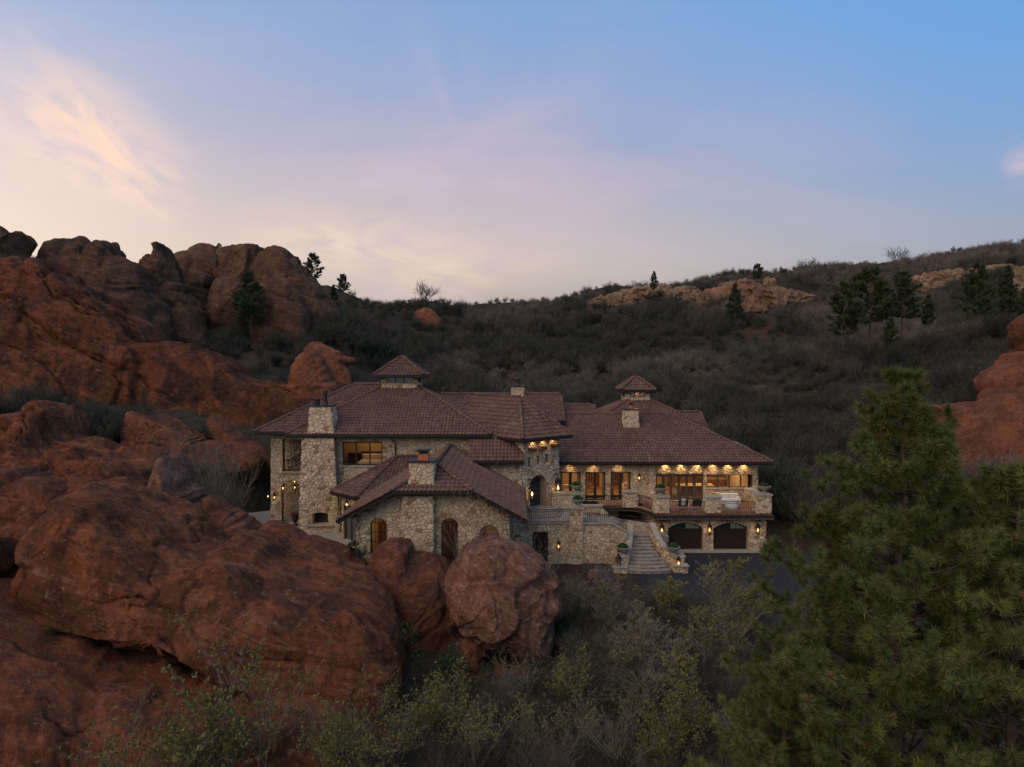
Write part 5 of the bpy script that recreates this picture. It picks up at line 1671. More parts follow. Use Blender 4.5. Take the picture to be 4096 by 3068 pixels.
def curved_wall(path, w, name, parent, seed=1, size=.24, cap=True):
    """path: (x, y, ztop); wall from the ground with a rounded coping; stones on the camera side"""
    L_, R_ = [], []
    for i, (x, y, z) in enumerate(path):
        a = Vector(path[max(i - 1, 0)][:2]); b = Vector(path[min(i + 1, len(path) - 1)][:2]); d = (b - a).normalized()
        nrm = Vector((-d.y, d.x)) * w / 2
        L_.append((x + nrm.x, y + nrm.y, z)); R_.append((x - nrm.x, y - nrm.y, z))
    n = len(path)
    vs = L_ + R_ + [(p[0], p[1], -.1) for p in L_] + [(p[0], p[1], -.1) for p in R_]
    fs = []
    for i in range(n - 1):
        fs += [(i, i + 1, n + i + 1, n + i), (i, 2 * n + i, 2 * n + i + 1, i + 1), (n + i + 1, 3 * n + i + 1, 3 * n + i, n + i)]
    fs += [(0, n, 3 * n, 2 * n), (n - 1, 3 * n - 1, 4 * n - 1, 2 * n - 1)]
    o = MB().add(vs, fs).build(name, M['mortar'], parent)
    for side in (L_, R_):
        for i in range(n - 1):
            a, b = Vector(side[i]), Vector(side[i + 1])
            for p_, q_ in ((a, b), (b, a)):
                U = Vector((q_.x - p_.x, q_.y - p_.y, 0)); ln = U.length
                if ln < .05: continue
                pn = Panel((p_.x, p_.y, 0), U)
                mid = (a + b) / 2; wallmid = Vector(path[i][:2]).lerp(Vector(path[i + 1][:2]), .5)
                if pn.N.dot(Vector((mid.x - wallmid.x, mid.y - wallmid.y, 0))) <= 0: continue
                if pn.N.dot(Vector((0, 0, 0)) - Vector((mid.x, mid.y, 0))) <= 0: continue
                pn.stones(ccw([(0, 0), (ln, 0), (ln, q_.z), (0, p_.z)]), [], o, size, seed + i)
    if cap:
        for i in range(n - 1):
            a, b = Vector(path[i]), Vector(path[i + 1]); d = b - a; U = d.normalized(); S = U.cross(UPZ).normalized()
            MB().obox((a + b) / 2 + Vector((0, 0, .05)), U, S, U.cross(S), d.length / 2 - .006, w / 2 + .05, .055).build('coping', M['cap'], o)
    return o


curved_wall([(9.22, 55.0, 2.5), (9.05, 54.1, 2.15), (8.85, 53.2, 1.7), (8.6, 52.4, 1.3), (8.25, 51.9, 1.1)], .34, 'side_wall', stair, 51)
curved_wall([(10.95, 55.3, 2.6), (11.05, 54.5, 2.2), (11.25, 53.6, 1.6), (11.65, 52.8, 1.2), (12.15, 52.4, 1.08)], .34, 'side_wall', stair, 61)
stone_box(7.55, 8.45, 51.3, 52.1, 0, 1.0, 'FR', 'newel_pier', .12, stair, .3, 71)
stone_box(11.75, 12.6, 51.5, 52.3, 0, .98, 'FL', 'newel_pier', .12, stair, .3, 75)
stone_box(7.3, 8.3, 50.7, 51.2, 0, .42, 'FR', 'plinth', .08, stair, .3, 78)
stone_box(11.7, 12.7, 50.8, 51.4, 0, .5, 'FL', 'plinth', .08, stair, .3, 79)
curved_wall([(8.45, 57.6, 2.45), (9.1, 56.9, 2.42), (10.0, 56.5, 2.38), (10.7, 56.4, 2.3), (11.4, 56.6, 2.2)], .3, 'landing_wall', stair, 81)
for k in range(5):      # upper flight down from the terrace
    MB().box(5.4 + k * .5, 8.2, 54.0, 56.5, 1.5, TZ - .02 - (k + 1) * .25).build('upper_step', M['tread'], stair)

# ------------------------------------------------------------------ iron railings
bal_mesh = MB().tube([(0, 0, 0), (0, 0, 1)], .013, 4).mesh('baluster'); bal_mesh.materials.append(M['iron'])


def railing(path, h, label, name='iron_railing', step=.14, loc=None, group='black iron railings', posts=True, rail=.028):
    path = [Vector(p) for p in path]
    t = empty(name, path[0], label, 'railing', group)
    MB().tube([p + Vector((0, 0, h)) for p in path], rail, 5).build('top_rail', M['iron'], t)
    MB().tube([p + Vector((0, 0, .09)) for p in path], .018, 4).build('bottom_rail', M['iron'], t)
    MB().tube([p + Vector((0, 0, h - .13)) for p in path], .014, 4).build('middle_rail', M['iron'], t)
    acc = 0.0; nxt = step / 2
    for a, b in zip(path[:-1], path[1:]):
        l = (b - a).length
        while nxt < acc + l:
            p = a + (b - a) * ((nxt - acc) / l)
            o = link('baluster', bal_mesh, t)
            o.location = p; o.scale = (1, 1, h)
            nxt += step
        acc += l
    # scroll rings between the two top rails
    mid = path[len(path) // 2]
    return t


railing([P(2108, 2088, 53.0).xy.to_3d() + Vector((0, 0, 3.17)), P(2278, 2088, 53.0).xy.to_3d() + Vector((0, 0, 3.17))], 1.0, 'straight black railing on the terrace wall before the arched tower door')
railing([P(2332, 2085, 53.1).xy.to_3d() + Vector((0, 0, 3.17)), P(2370, 2085, 53.1).xy.to_3d() + Vector((0, 0, 3.17)), P(2446, 2085, 53.1).xy.to_3d() + Vector((0, 0, 3.0)), P(2512, 2100, 53.2).xy.to_3d() + Vector((0, 0, 2.5))], .72,
        'black railing falling with the upper steps on the sloped coping')
railing([(8.5, 57.55, 2.5), (9.1, 56.9, 2.48), (10.0, 56.5, 2.45), (10.7, 56.4, 2.36), (11.4, 56.6, 2.28)], .42, 'low curved black railing over the stair landing')
railing([(P(2330, 2000, 59.0).x, 59.0, 3.16), (P(2400, 2020, 59.0).x, 59.1, 3.16), (P(2494, 2020, 59.3).x, 59.3, 3.16)], .92, 'black scrolled railing before the three french doors')
railing([(P(2551, 2020, 59.2).x, 59.2, 3.16), (P(2580, 2030, 58.7).x, 58.7, 3.16), (P(2605, 2040, 57.8).x, 57.8, 3.16), (P(2624, 2046, 56.9).x, 56.9, 3.16)], .95, 'curved black railing between two deck piers above the stairs')
railing([(P(2678, 2045, 56.5).x, 56.5, 3.16), (P(2824, 2045, 56.5).x, 56.5, 3.16)], .95, 'black deck railing before the two charcoal lounge chairs')
railing([(P(2885, 2045, 56.5).x, 56.5, 3.16), (P(3027, 2045, 56.5).x, 56.5, 3.16)], .95, 'black deck railing before the white sofa and drum table')
bz = pL.O.z + b1[1]
railing([(pL.O.x + b0[0], 60.75, bz - .05), (pL.O.x + b1[0], 60.75, bz - .05)], 1.05, 'black balcony railing in the upper opening of the left tower', step=.12)
railing([(pL.O.x + .9, 62.0, bz - .2), (pL.O.x + 1.9, 62.4, bz + .4), (pL.O.x + 3.1, 62.4, bz + .8)], .9, 'black stair railing climbing inside the left upper opening', step=.16)

# ------------------------------------------------------------------ lanterns
def point(loc, energy, size=.06, color=(1.0, .56, .22), parent=None, name='lamp_light'):
    d = bpy.data.lights.new(name, 'POINT'); d.energy = energy; d.color = color; d.shadow_soft_size = size
    o = bpy.data.objects.new(name, d); o.location = loc; col.objects.link(o)
    if parent is not None:
        o.parent = parent; o.matrix_parent_inverse = wm(parent).inverted()
    return o


def lantern(p, label, s=1.0, energy=6, lit=True, out=(0, -1), big=False, hang=False, group='wall lanterns'):
    """six-sided iron lantern on a wall bracket; p = centre of the light"""
    p = Vector(p)
    t = empty('wall_lantern' if not hang else 'hanging_lantern', p, label, 'lantern', group)
    o3 = Vector((out[0], out[1], 0)).normalized()
    h, r = .20 * s, .13 * s
    n = 6
    for k in range(n):
        a = 2 * math.pi * k / n
        b0_ = p + Vector((r * .8 * math.cos(a), r * .8 * math.sin(a), -h)); b1_ = p + Vector((r * math.cos(a), r * math.sin(a), h))
        MB().tube([b0_, b1_], .012 * s, 4).build('cage_bar', M['iron'], t)
    MB().lathe(p + Vector((0, 0, h)), [(r * 1.25, 0), (r * 1.1, .04 * s), (r * .5, .14 * s), (r * .35, .16 * s), (r * .3, .2 * s), (.02, .24 * s)], 8).build('hood', M['iron'], t)
    MB().lathe(p + Vector((0, 0, -h - .05 * s)), [(.02, -.05 * s), (r * .5, 0), (r * .95, .03 * s), (r * .95, .05 * s)], 8).build('base', M['iron'], t)
    MB().tube([p + Vector((0, 0, -h)), p + Vector((0, 0, -h * .35))], .02 * s, 6).build('candle', M['linen'], t)
    if lit:
        MB().lathe(p + Vector((0, 0, -h * .35)), [(.012 * s, 0), (.034 * s, .04 * s), (.03 * s, .08 * s), (.004, .15 * s)], 8).build('flame', M['bulb'], t)
        point(p + Vector((0, 0, -h * .1)) + o3 * .02, energy, .05 * s, parent=t)
    if not hang:
        MB().tube([p + Vector((0, 0, h + .2 * s)), p + Vector((0, 0, h + .34 * s)), p - o3 * (.14 * s) + Vector((0, 0, h + .4 * s)), p - o3 * (.28 * s) + Vector((0, 0, h + .2 * s)), p - o3 * (.28 * s) + Vector((0, 0, -.1 * s))], .016 * s, 5).build('bracket', M['iron'], t)
    else:
        MB().tube([p + Vector((0, 0, h + .2 * s)), p + Vector((0, 0, h + .8 * s))], .008, 4).build('chain', M['iron'], t)
    return t


nT = pT.N
def onT(u_, v_, n): c = pT.uv(u_, v_); return pT.at(c[0], c[1], n)
lantern(onT(2113, 1972, .45), 'large lit lantern left of the arched tower door', 2.0, 9, out=nT)
lantern(onT(2217, 1948, .45), 'large lit lantern right of the arched tower door', 2.0, 10, out=nT)
lantern(P(2557, 1912, 61.15), 'small lit lantern on the wall between french doors and folding doors', 1.0, 4)
lantern(P(2647, 2120, 56.6), 'lit lantern left of both garage doors', 1.25, 5)
lantern(P(2838, 2120, 56.6), 'lit lantern on the pier between the two garage doors', 1.35, 9)
lantern(P(3031, 2120, 56.6), 'lit lantern right of both garage doors', 1.35, 7)
lantern(P(2234, 2185, 52.85), 'slim lit lantern beside the walnut basement door', 1.1, 5)
MB_l = MB()
lantern(P(2714, 2252, 51.2), 'lit lantern on the right newel pier of the stairs', 1.2, 4)
lantern(P(2474, 2250, 51.0), 'unlit lantern on the left newel pier of the stairs', 1.5, 0, lit=False)
lantern(P(1132, 1953, 60.1), 'lit lantern on the left jamb of the loggia arch', .9, 3)
lantern(P(1178, 1925, 61.9), 'upper of two lanterns on the red post inside the loggia arch', .8, 7)
lantern(P(1179, 1950, 61.9), 'lower of two lanterns on the red post inside the loggia arch', .8, 7)
lantern(P(1098, 1990, 60.1), 'lit lantern on the outer corner beside the loggia arch', .95, 4)
lantern(P(1077, 1985, 61.2) - Vector((.1, 0, 0)), 'lit lantern just off the left end of the house', .9, 3, out=(-1, 0))
lantern(P(1396, 2015, 53.2) + Vector((-.1, -.3, 0)), 'bright lit lantern under the eave of the corner bay', 1.0, 40, out=(-1, -1))

# ------------------------------------------------------------------ soffit spots
def spot(loc, energy, ang=92, parent=house):
    d = bpy.data.lights.new('soffit_spot', 'SPOT'); d.energy = energy; d.color = (1.0, .64, .28); d.spot_size = R(ang); d.spot_blend = .9; d.shadow_soft_size = .04
    o = bpy.data.objects.new('soffit_spot', d); o.location = loc; o.rotation_euler = (R(10), 0, 0); col.objects.link(o)
    o.parent = parent; o.matrix_parent_inverse = wm(parent).inverted()
    MB().lathe(Vector(loc) + Vector((0, 0, .03)), [(.06, 0), (.06, .03)], 10).build('downlight', M['recess'], parent)
    return o


for u_ in (2661, 2723, 2785, 2848, 2910, 2972):
    x = P(u_, 1860, EYW).x
    spot((x, EYW - .30, EZ - .12), 95)
for u_ in (2280, 2372, 2472):
    spot((P(u_, 1860, EYW).x, EYW - .45, EZ - .12), 45, 100)
for f in (.22, .5, .78):
    c = pT.at(tW * f, tH - .06, .30)
    spot(c, 45, 95)

# ------------------------------------------------------------------ interiors
def room(x0, x1, y0, y1, z0, z1, wall='plaster'):
    fs_in = MB().box(x0, x1, y1, y1 + .05, z0, z1).build('interior_wall', M[wall], house)
    MB().box(x0 - .05, x0, y0, y1, z0, z1).build('interior_wall', M[wall], house)
    MB().box(x1, x1 + .05, y0, y1, z0, z1).build('interior_wall', M[wall], house)
    MB().box(x0, x1, y0, y1, z0 - .06, z0).build('interior_floor', M['roomfloor'], house)
    MB().box(x0, x1, y0, y1, z1, z1 + .05).build('interior_ceiling', M['plaster'], house)


def pendant(loc, energy, label, r=.18):
    t = empty('ceiling_lamp', loc, label, 'lamp', 'lit ceiling lamps indoors')
    l = Vector(loc)
    MB().lathe(l + Vector((0, 0, -.05)), [(r, 0), (r * .95, .1), (r * .4, .24), (.03, .28)], 12).build('shade', M['linen'], t)
    MB().lathe(l + Vector((0, 0, -.06)), [(.03, -.06), (.06, 0), (.03, .04)], 8).build('bulb', M['bulb'], t)
    MB().tube([l + Vector((0, 0, .2)), l + Vector((0, 0, .6))], .012, 4).build('rod', M['iron'], t)
    point(l + Vector((0, 0, -.18)), energy, .10, (1.0, .60, .25), t)


rz0 = 3.18
room(4.0, 12.35, 61.9, 68.5, rz0, 6.35)
room(12.5, 20.6, 61.9, 69.0, rz0, 6.35)
pendant((5.6, 64.8, 5.75), 70, 'lit ceiling lamp behind the first french door from the tower')
pendant((8.0, 65.2, 5.75), 70, 'lit ceiling lamp behind the middle french door')
pendant((10.4, 64.8, 5.75), 70, 'lit ceiling lamp behind the third french door from the tower')
pendant((14.2, 64.6, 5.75), 75, 'lit ceiling lamp behind the folding doors')
pendant((17.0, 65.0, 5.75), 75, 'lit ceiling lamp over the kitchen island')
pendant((19.4, 64.6, 5.75), 75, 'lit ceiling lamp behind the kitchen window')


def sofa(loc, w, d, rz, mat, label, cushions=2, name='sofa', base=.22):
    t = empty(name, loc, label, 'sofa', None, rz)
    MB().box(-w / 2, w / 2, -d / 2, d / 2, .06, base + .06).build('base', M[mat], t, local=True)
    for k in range(cushions):
        cw = (w - .4) / cushions
        MB().box(-w / 2 + .2 + k * cw + .01, -w / 2 + .2 + (k + 1) * cw - .01, -d / 2 - .02, d / 2 - .22, base + .062, base + .22).build('seat_cushion', M[mat], t, local=True)
        MB().obox((-w / 2 + .2 + (k + .5) * cw, d / 2 - .28, base + .42), Vector((1, 0, 0)), Vector((0, .94, .34)), Vector((0, -.34, .94)), cw / 2 - .02, .08, .22).build('back_cushion', M[mat], t, local=True)
    MB().box(-w / 2, w / 2, d / 2 - .2, d / 2, base + .062, base + .6).build('backrest', M[mat], t, local=True)
    for sx in (-1, 1):
        MB().box(min(sx * w / 2, sx * (w / 2 - .19)), max(sx * w / 2, sx * (w / 2 - .19)), -d / 2, d / 2 - .21, base + .062, base + .36).build('arm', M[mat], t, local=True)
        for sy in (-1, 1):
            MB().box(sx * (w / 2 - .1) - .03, sx * (w / 2 - .1) + .03, sy * (d / 2 - .1) - .03, sy * (d / 2 - .1) + .03, 0, .058).build('leg', M['wood'], t, local=True)
    return t


def table(loc, w, d, h, label, top='roomwood', leg='wood', name='table', rz=0):
    t = empty(name, loc, label, 'table', None, rz)
    MB().box(-w / 2, w / 2, -d / 2, d / 2, h - .05, h).build('tabletop', M[top], t, local=True)
    for sx in (-1, 1):
        for sy in (-1, 1):
            MB().box(sx * (w / 2 - .08) - .035, sx * (w / 2 - .08) + .035, sy * (d / 2 - .08) - .035, sy * (d / 2 - .08) + .035, 0, h - .052).build('leg', M[leg], t, local=True)
    return t


def chair(loc, rz, label, mat='linen', sh=.46, bh=.95):
    t = empty('dining_chair', loc, label, 'chair', None, rz)
    MB().box(-.23, .23, -.23, .23, sh - .06, sh).build('seat', M[mat], t, local=True)
    MB().box(-.22, .22, .19, .235, sh + .04, bh).build('backrest', M[mat], t, local=True)
    for sx in (-1, 1):
        MB().tube([(sx * .2, -.2, 0), (sx * .2, -.2, sh - .062)], .022, 6).build('leg', M['wood'], t, local=True)
        MB().tube([(sx * .2, .21, 0), (sx * .2, .21, sh + .1)], .022, 6).build('leg', M['wood'], t, local=True)
    return t


sofa((5.2, 64.6, rz0), 1.9, .9, 0, 'linen', 'cream sofa seen through the first french door from the tower')
table((6.0, 63.2, rz0), .9, .7, .42, 'low dark coffee table before the cream sofa')
sofa((8.6, 63.4, rz0), 1.5, .85, 1.3, 'urn', 'dark leather sofa behind the middle french door')
chair((7.4, 65.3, rz0), .6, 'wooden chair by the wall behind the middle french door', 'roomwood')
table((10.6, 63.4, rz0), .9, .9, .45, 'round ended low table behind the third french door', 'counter')
sofa((10.9, 65.6, rz0), 1.4, .85, .2, 'linen', 'pale armchair behind the third french door')
for k, x in enumerate((7.6, 9.9)):
    t = empty('timber_screen', (x, 68.4, rz0), ('slatted timber screen behind the middle french door', 'slatted timber screen behind the third french door')[k], 'screen')
    MB().box(-.85, .85, -.05, 0, .15, 2.4).build('panel', M['roomwood'], t, local=True)
    for j in range(8):
        MB().box(-.8 + j * .21, -.72 + j * .21, -.1, -.052, .15, 2.4).build('slat', M['wood'], t, local=True)
table((13.9, 63.6, rz0), 1.2, .9, .75, 'dining table behind the folding doors')
for k, (x, y, r_) in enumerate(((13.3, 62.8, math.pi), (14.3, 62.8, math.pi), (14.9, 63.6, -1.57), (13.0, 63.9, 1.57))):
    chair((x, y, rz0), r_, ('dining chair left of the near table side', 'dining chair right of the near table side', 'dining chair at the island end of the table', 'dining chair at the wall end of the table')[k] + ' behind the folding doors')
isl = empty('kitchen_island', (16.6, 64.2, rz0), 'pale topped kitchen island behind folding doors and kitchen window', 'counter')
MB().box(-1.5, 1.5, -.5, .5, 0, .88).build('cabinet', M['roomwood'], isl, local=True)
MB().box(-1.65, 1.65, -.65, .65, .882, .95).build('worktop', M['counter'], isl, local=True)
ctr = empty('kitchen_counter', (19.3, 64.0, rz0), 'L shaped kitchen counter behind the kitchen window', 'counter')
MB().box(-1.1, 1.1, -1.9, -1.2, 0, .88).box(-1.1, 1.1, 3.6, 4.4, 0, .88).build('cabinet', M['roomwood'], ctr, local=True)
MB().box(-1.15, 1.15, -1.95, -1.15, .882, .94).box(-1.15, 1.15, 3.5, 4.45, .882, .94).build('worktop', M['counter'], ctr, local=True)
cab = empty('kitchen_cupboards', (17.6, 68.7, rz0), 'tall wooden kitchen cupboards on the back wall', 'cupboard')
MB().box(-2.4, 2.6, -.3, .2, 0, 2.5).build('body', M['roomwood'], cab, local=True)
for j in range(6):
    MB().box(-2.35 + j * .82, -1.6 + j * .82, -.34, -.302, 1.3, 2.45).build('door', M['roomwood'] if j != 2 else M['counter'], cab, local=True)
MB().box(-.3, .6, -.5, -.345, 1.5, 1.9).build('oven', M['linen'], cab, local=True)

for k in range(3):
    x0_, x1_ = 3.4 + ops[k][0][0], 3.4 + ops[k][1][0]
    cu = empty('curtain', ((x0_ + x1_) / 2, 62.15, rz0), ('cream curtains behind the french door nearest the tower', 'cream curtains behind the middle french door', 'cream curtains behind the french door nearest the wall lantern')[k], 'curtain')
    for sx in (-1, 1):
        m_ = MB(); n_ = 9; vs_ = []
        for j_ in range(n_):
            xx = sx * ((x1_ - x0_) / 2 - .02 - .22 * j_ / (n_ - 1)); yy = .05 * math.sin(j_ * 2.4)
            vs_ += [(xx, yy, .02), (xx, yy, 2.6)]
        m_.add(vs_, [(2 * j_, 2 * j_ + 2, 2 * j_ + 3, 2 * j_ + 1) for j_ in range(n_ - 1)]).build('drape', M['linen'], cu, local=True)
# bedroom behind the left upper window
wx0 = pA.O.x + w0[0]; wx1 = pA.O.x + w1[0]; bfl = 1.45 + w1[1] - .55
room(wx0 - .9, wx1 + .9, 58.4, 62.6, bfl, bfl + 2.9)
bed = empty('bed', ((wx0 + wx1) / 2 + .3, 60.6, bfl), 'bed with big cushions behind the left upper window', 'bed')
MB().box(-1.1, 1.1, -1.0, 1.0, .1, .35).build('frame', M['wood'], bed, local=True)
MB().box(-1.05, 1.05, -.95, .9, .352, .62).build('mattress', M['linen'], bed, local=True)
MB().box(-1.15, 1.15, 1.002, 1.08, .1, 1.25).build('headboard', M['wood'], bed, local=True)
for k in range(3):
    MB().obox((-.7 + k * .65, .75, .86), Vector((1, 0, 0)), Vector((0, .9, .4)), Vector((0, -.4, .9)), .3, .09, .22).build('cushion', M['linen'], bed, local=True)
pendant(((wx0 + wx1) / 2, 60.9, bfl + 2.35), 26, 'lit ceiling lamp behind the left upper window')
ds = empty('dresser', (wx0 + .1, 61.8, bfl), 'dark dresser left of the bed behind the left upper window', 'cupboard')
MB().box(-.5, .6, -.3, .3, 0, 1.1).build('body', M['wood'], ds, local=True)
for j in range(3):
    MB().box(-.45, .55, -.33, -.302, .08 + j * .34, .38 + j * .34).build('drawer', M['wood'], ds, local=True)
# rooms of block B and bay
room(ox + .5, ox + 4.0, 46.0, 50.5, 1.2, 5.4)
pendant((ox + 3.0, 48.6, 4.2), 34, 'lit ceiling lamp behind the left arched window of the front wing')
lp = empty('floor_lamp', (ox + 1.6, 48.3, 1.2), 'floor lamp silhouetted behind the left arched window', 'lamp')
MB().lathe((0, 0, 0), [(.18, 0), (.18, .04), (.02, .06), (.02, 1.9)], 10).build('stand', M['iron'], lp, local=True)
MB().lathe((0, 0, 1.9), [(.26, 0), (.16, .36)], 12).build('shade', M['roomwood'], lp, local=True)
cu = empty('tall_cabinet', (ox + 2.2, 49.8, 1.2), 'dark cabinet behind the left arched window', 'cupboard')
MB().box(-.55, .55, -.25, .25, 0, 2.7).build('body', M['wood'], cu, local=True)
for sx in (-1, 1):
    MB().box(min(sx * .03, sx * .5), max(sx * .03, sx * .5), -.29, -.252, .1, 2.6).build('door', M['wood'], cu, local=True)
room(ox + 4.3, ox + 9.6, 46.0, 50.8, 1.2, 5.2)
pendant((ox + 8.0, 48.8, 3.9), 22, 'lit ceiling lamp behind the middle arched window of the front wing')
cb = empty('bookcase', (ox + 7.0, 50.4, 1.2), 'wooden bookcase behind the middle arched window', 'bookcase')
MB().box(-1.2, 1.2, 0, .3, 0, 2.6).build('back_panel', M['roomwood'], cb, local=True)
for j in range(5):
    MB().box(-1.2, 1.2, -.3, -.003, .2 + j * .55, .25 + j * .55).build('shelf', M['roomwood'], cb, local=True)
point((-12.0, 55.4, 4.0), 10, .1, (1, .6, .25), house, 'bay_lamp_light')
MB().lathe((-12.0, 55.4, 4.05), [(.14, 0), (.12, .12), (.02, .2)], 10).build('ceiling_lamp', M['linen'], house)
point((12.6, 72.0, 12.35), 30, .1, (1, .58, .22), house, 'cupola_light')
point((pC.O.x + f1[0] - .15, 57.55, zb + f1[1] + .3), 1.2, .05, (1, .5, .18), house, 'fireplace_light')

# ------------------------------------------------------------------ planters and terrace furniture
def leaf_ball(n, r, size, seed, squash=.8):
    rs = np.random.RandomState(seed)
    d = rs.normal(size=(n, 3)); d /= np.linalg.norm(d, axis=1)[:, None]; d[:, 2] = np.abs(d[:, 2]) * 1.0 - .25
    rad = r * (0.55 + .45 * rs.rand(n) ** .4)
    c = d * rad[:, None] * np.array([1, 1, squash])
    u = rs.normal(size=(n, 3)); u /= np.linalg.norm(u, axis=1)[:, None]
    w = np.cross(u, d + rs.normal(size=(n, 3)) * .5); w /= (np.linalg.norm(w, axis=1)[:, None] + 1e-9)
    s = size * (.6 + .8 * rs.rand(n))[:, None]
    v = np.stack([c - u * s, c + w * s * .6, c + u * s, c - w * s * .6], 1).reshape(-1, 3)
    f = np.arange(4 * n).reshape(n, 4)
    return np_mesh('leaves', v, f, False, np.repeat(rs.rand(n), 4))


M['box_leaf'] = tone_mat('boxwood_leaf', [(0, (.018, .042, .012)), (.5, (.03, .068, .018)), (1, (.05, .09, .026))], .7, 12, .2, 0, False)
ball = leaf_ball(1100, .46, .05, 4, .95); ball.materials.append(M['box_leaf'])
bowl_mesh = MB().lathe((0, 0, 0), [(.24, 0), (.24, .05), (.14, .10), (.13, .18), (.30, .24), (.46, .40), (.50, .50), (.53, .52), (.53, .57), (.46, .57), (.42, .5)], 20).mesh('bowl', True)
bowl_mesh.materials.append(M['bowl'])


def planter(base, s, where, uid):
    base = Vector(base)
    t = empty('planter', base, 'round cast stone planter bowl ' + where, 'planter', 'stone planter bowls')
    o = link('bowl', bowl_mesh, t, local=True); o.scale = (s, s, s)
    q = link('boxwood_shrub', ball); q.location = base + Vector((0, 0, .52 * s)); q.scale = (s, s, s); q.rotation_euler = (0, 0, uid * 1.3)
    tag(q, 'clipped boxwood mound in the planter ' + where, 'shrub', 'clipped boxwood mounds')


planter((P(2306, 1966, 57.8).x, 57.85, PZ(1978, 57.6) + .16), 1.0, 'on the parapet right of the tower', 0)
planter((P(2312, 2030, 53.3).x, 53.35, PZ(2036, 53) + .13), .98, 'on the tall pier ending the terrace railing', 1)
planter((P(2642, 1985, 56.7).x, 56.85, PZ(1985, 56.35) + .03), 1.0, 'on the deck pier above the staircase', 2)
planter((P(3060, 1978, 56.7).x, 56.9, PZ(1978, 56.35) + .03), 1.0, 'on the deck pier at the right corner', 3)
planter((P(2491, 2224, 51.7).x, 51.7, 1.12), 1.0, 'on the left newel pier of the stairs', 4)
planter((P(2692, 2212, 51.9).x, 51.9, 1.1), 1.0, 'on the right newel pier before the garage door', 5)
planter((P(2104, 2010, 56.0).x - .1, 55.6, 3.2), .9, 'beside the tower lantern, half hidden by the eave', 6)
u_ = empty('garden_urn', P(1181, 2083, 59.6), 'dark pedestal urn standing before the loggia arch', 'urn')
u_.location.z = 1.46
MB().lathe((0, 0, 0), [(.26, 0), (.26, .06), (.12, .14), (.09, .26), (.16, .32), (.27, .5), (.28, .82), (.34, .95), (.37, 1.0), (.33, 1.0), (.28, .9)], 18).build('body', M['urn'], u_, True, True)


def lounge(loc, rz, label, towel=False):
    t = empty('lounge_chair', loc, label, 'chair', 'charcoal lounge chairs on the deck', rz)
    MB().box(-.38, .38, -.3, .35, .36, .40).build('seat', M['darkfab'], t, local=True)
    MB().obox((0, -.42, .66), Vector((1, 0, 0)), Vector((0, -.3, .95)).normalized(), Vector((0, -.95, -.3)).normalized(), .38, .32, .02).build('backrest', M['darkfab'], t, local=True)
    for sx in (-1, 1):
        MB().tube([(sx * .4, .34, 0), (sx * .4, .3, .55), (sx * .4, -.35, .58), (sx * .4, -.5, .02)], .018, 6).build('arm_frame', M['metal'], t, local=True)
    if towel:
        q = MB().obox((0, -.46, .74), Vector((1, 0, 0)), Vector((0, -.3, .95)).normalized(), Vector((0, -.95, -.3)).normalized(), .16, .27, .035).build('towel', M['white'])
        q.matrix_basis = t.matrix_basis.copy()
        tag(q, 'white towel hung over the back of the left lounge chair', 'towel')


lounge((P(2730, 2040, 57.6).x, 57.8, 3.15), 0, 'charcoal lounge chair with a towel, left of the pair on the deck', True)
lounge((P(2785, 2040, 57.6).x, 57.8, 3.15), 0, 'charcoal lounge chair without a towel, right of the pair on the deck')
sofa((P(2905, 2010, 60.2).x, 60.4, 3.15), 2.3, .9, 0, 'white', 'white outdoor sofa under the kitchen window', 3, 'outdoor_sofa')
t = empty('drum_table', (P(2924, 2030, 58.6).x, 58.4, 3.15), 'round white drum table on the deck before the sofa', 'table')
MB().lathe((0, 0, 0), [(.5, 0), (.54, .04), (.54, .5)], 24).build('drum', M['white'], t, True, True)
MB().lathe((0, 0, .502), [(.57, 0), (.57, .04)], 24).build('tabletop', M['white'], t, True, True)
t = empty('parasol_stand', (P(2559, 2008, 60.0).x, 60.0, 3.15), 'black parasol stand on the deck behind the curved railing', 'stand')
MB().lathe((0, 0, 0), [(.3, 0), (.3, .05), (.05, .07), (.05, .09)], 16).build('base', M['iron'], t, local=True)
MB().tube([(0, 0, .09), (0, 0, .75)], .035, 8).build('tube', M['iron'], t, local=True)
MB().tube([(.03, 0, .6), (.1, 0, .6)], .02, 6).build('knob', M['iron'], t, local=True)
for k, (u0_, c_) in enumerate(((2858, 'gold'), (2872, 'cream'))):
    q = MB().obox((P(u0_, 1985, 60.2).x, 60.45, 3.15 + .78), Vector((1, 0, 0)), Vector((0, .9, .4)).normalized(), Vector((0, -.4, .9)).normalized(), .22, .08, .16)
    M['gold'] = M.get('gold') or simple('gold_fabric', (.42, .27, .07), .9)
    M['cream'] = M['linen']
    tag(q.build('throw_pillow', M[c_]), c_ + ' throw pillow at the left end of the white outdoor sofa', 'pillow')

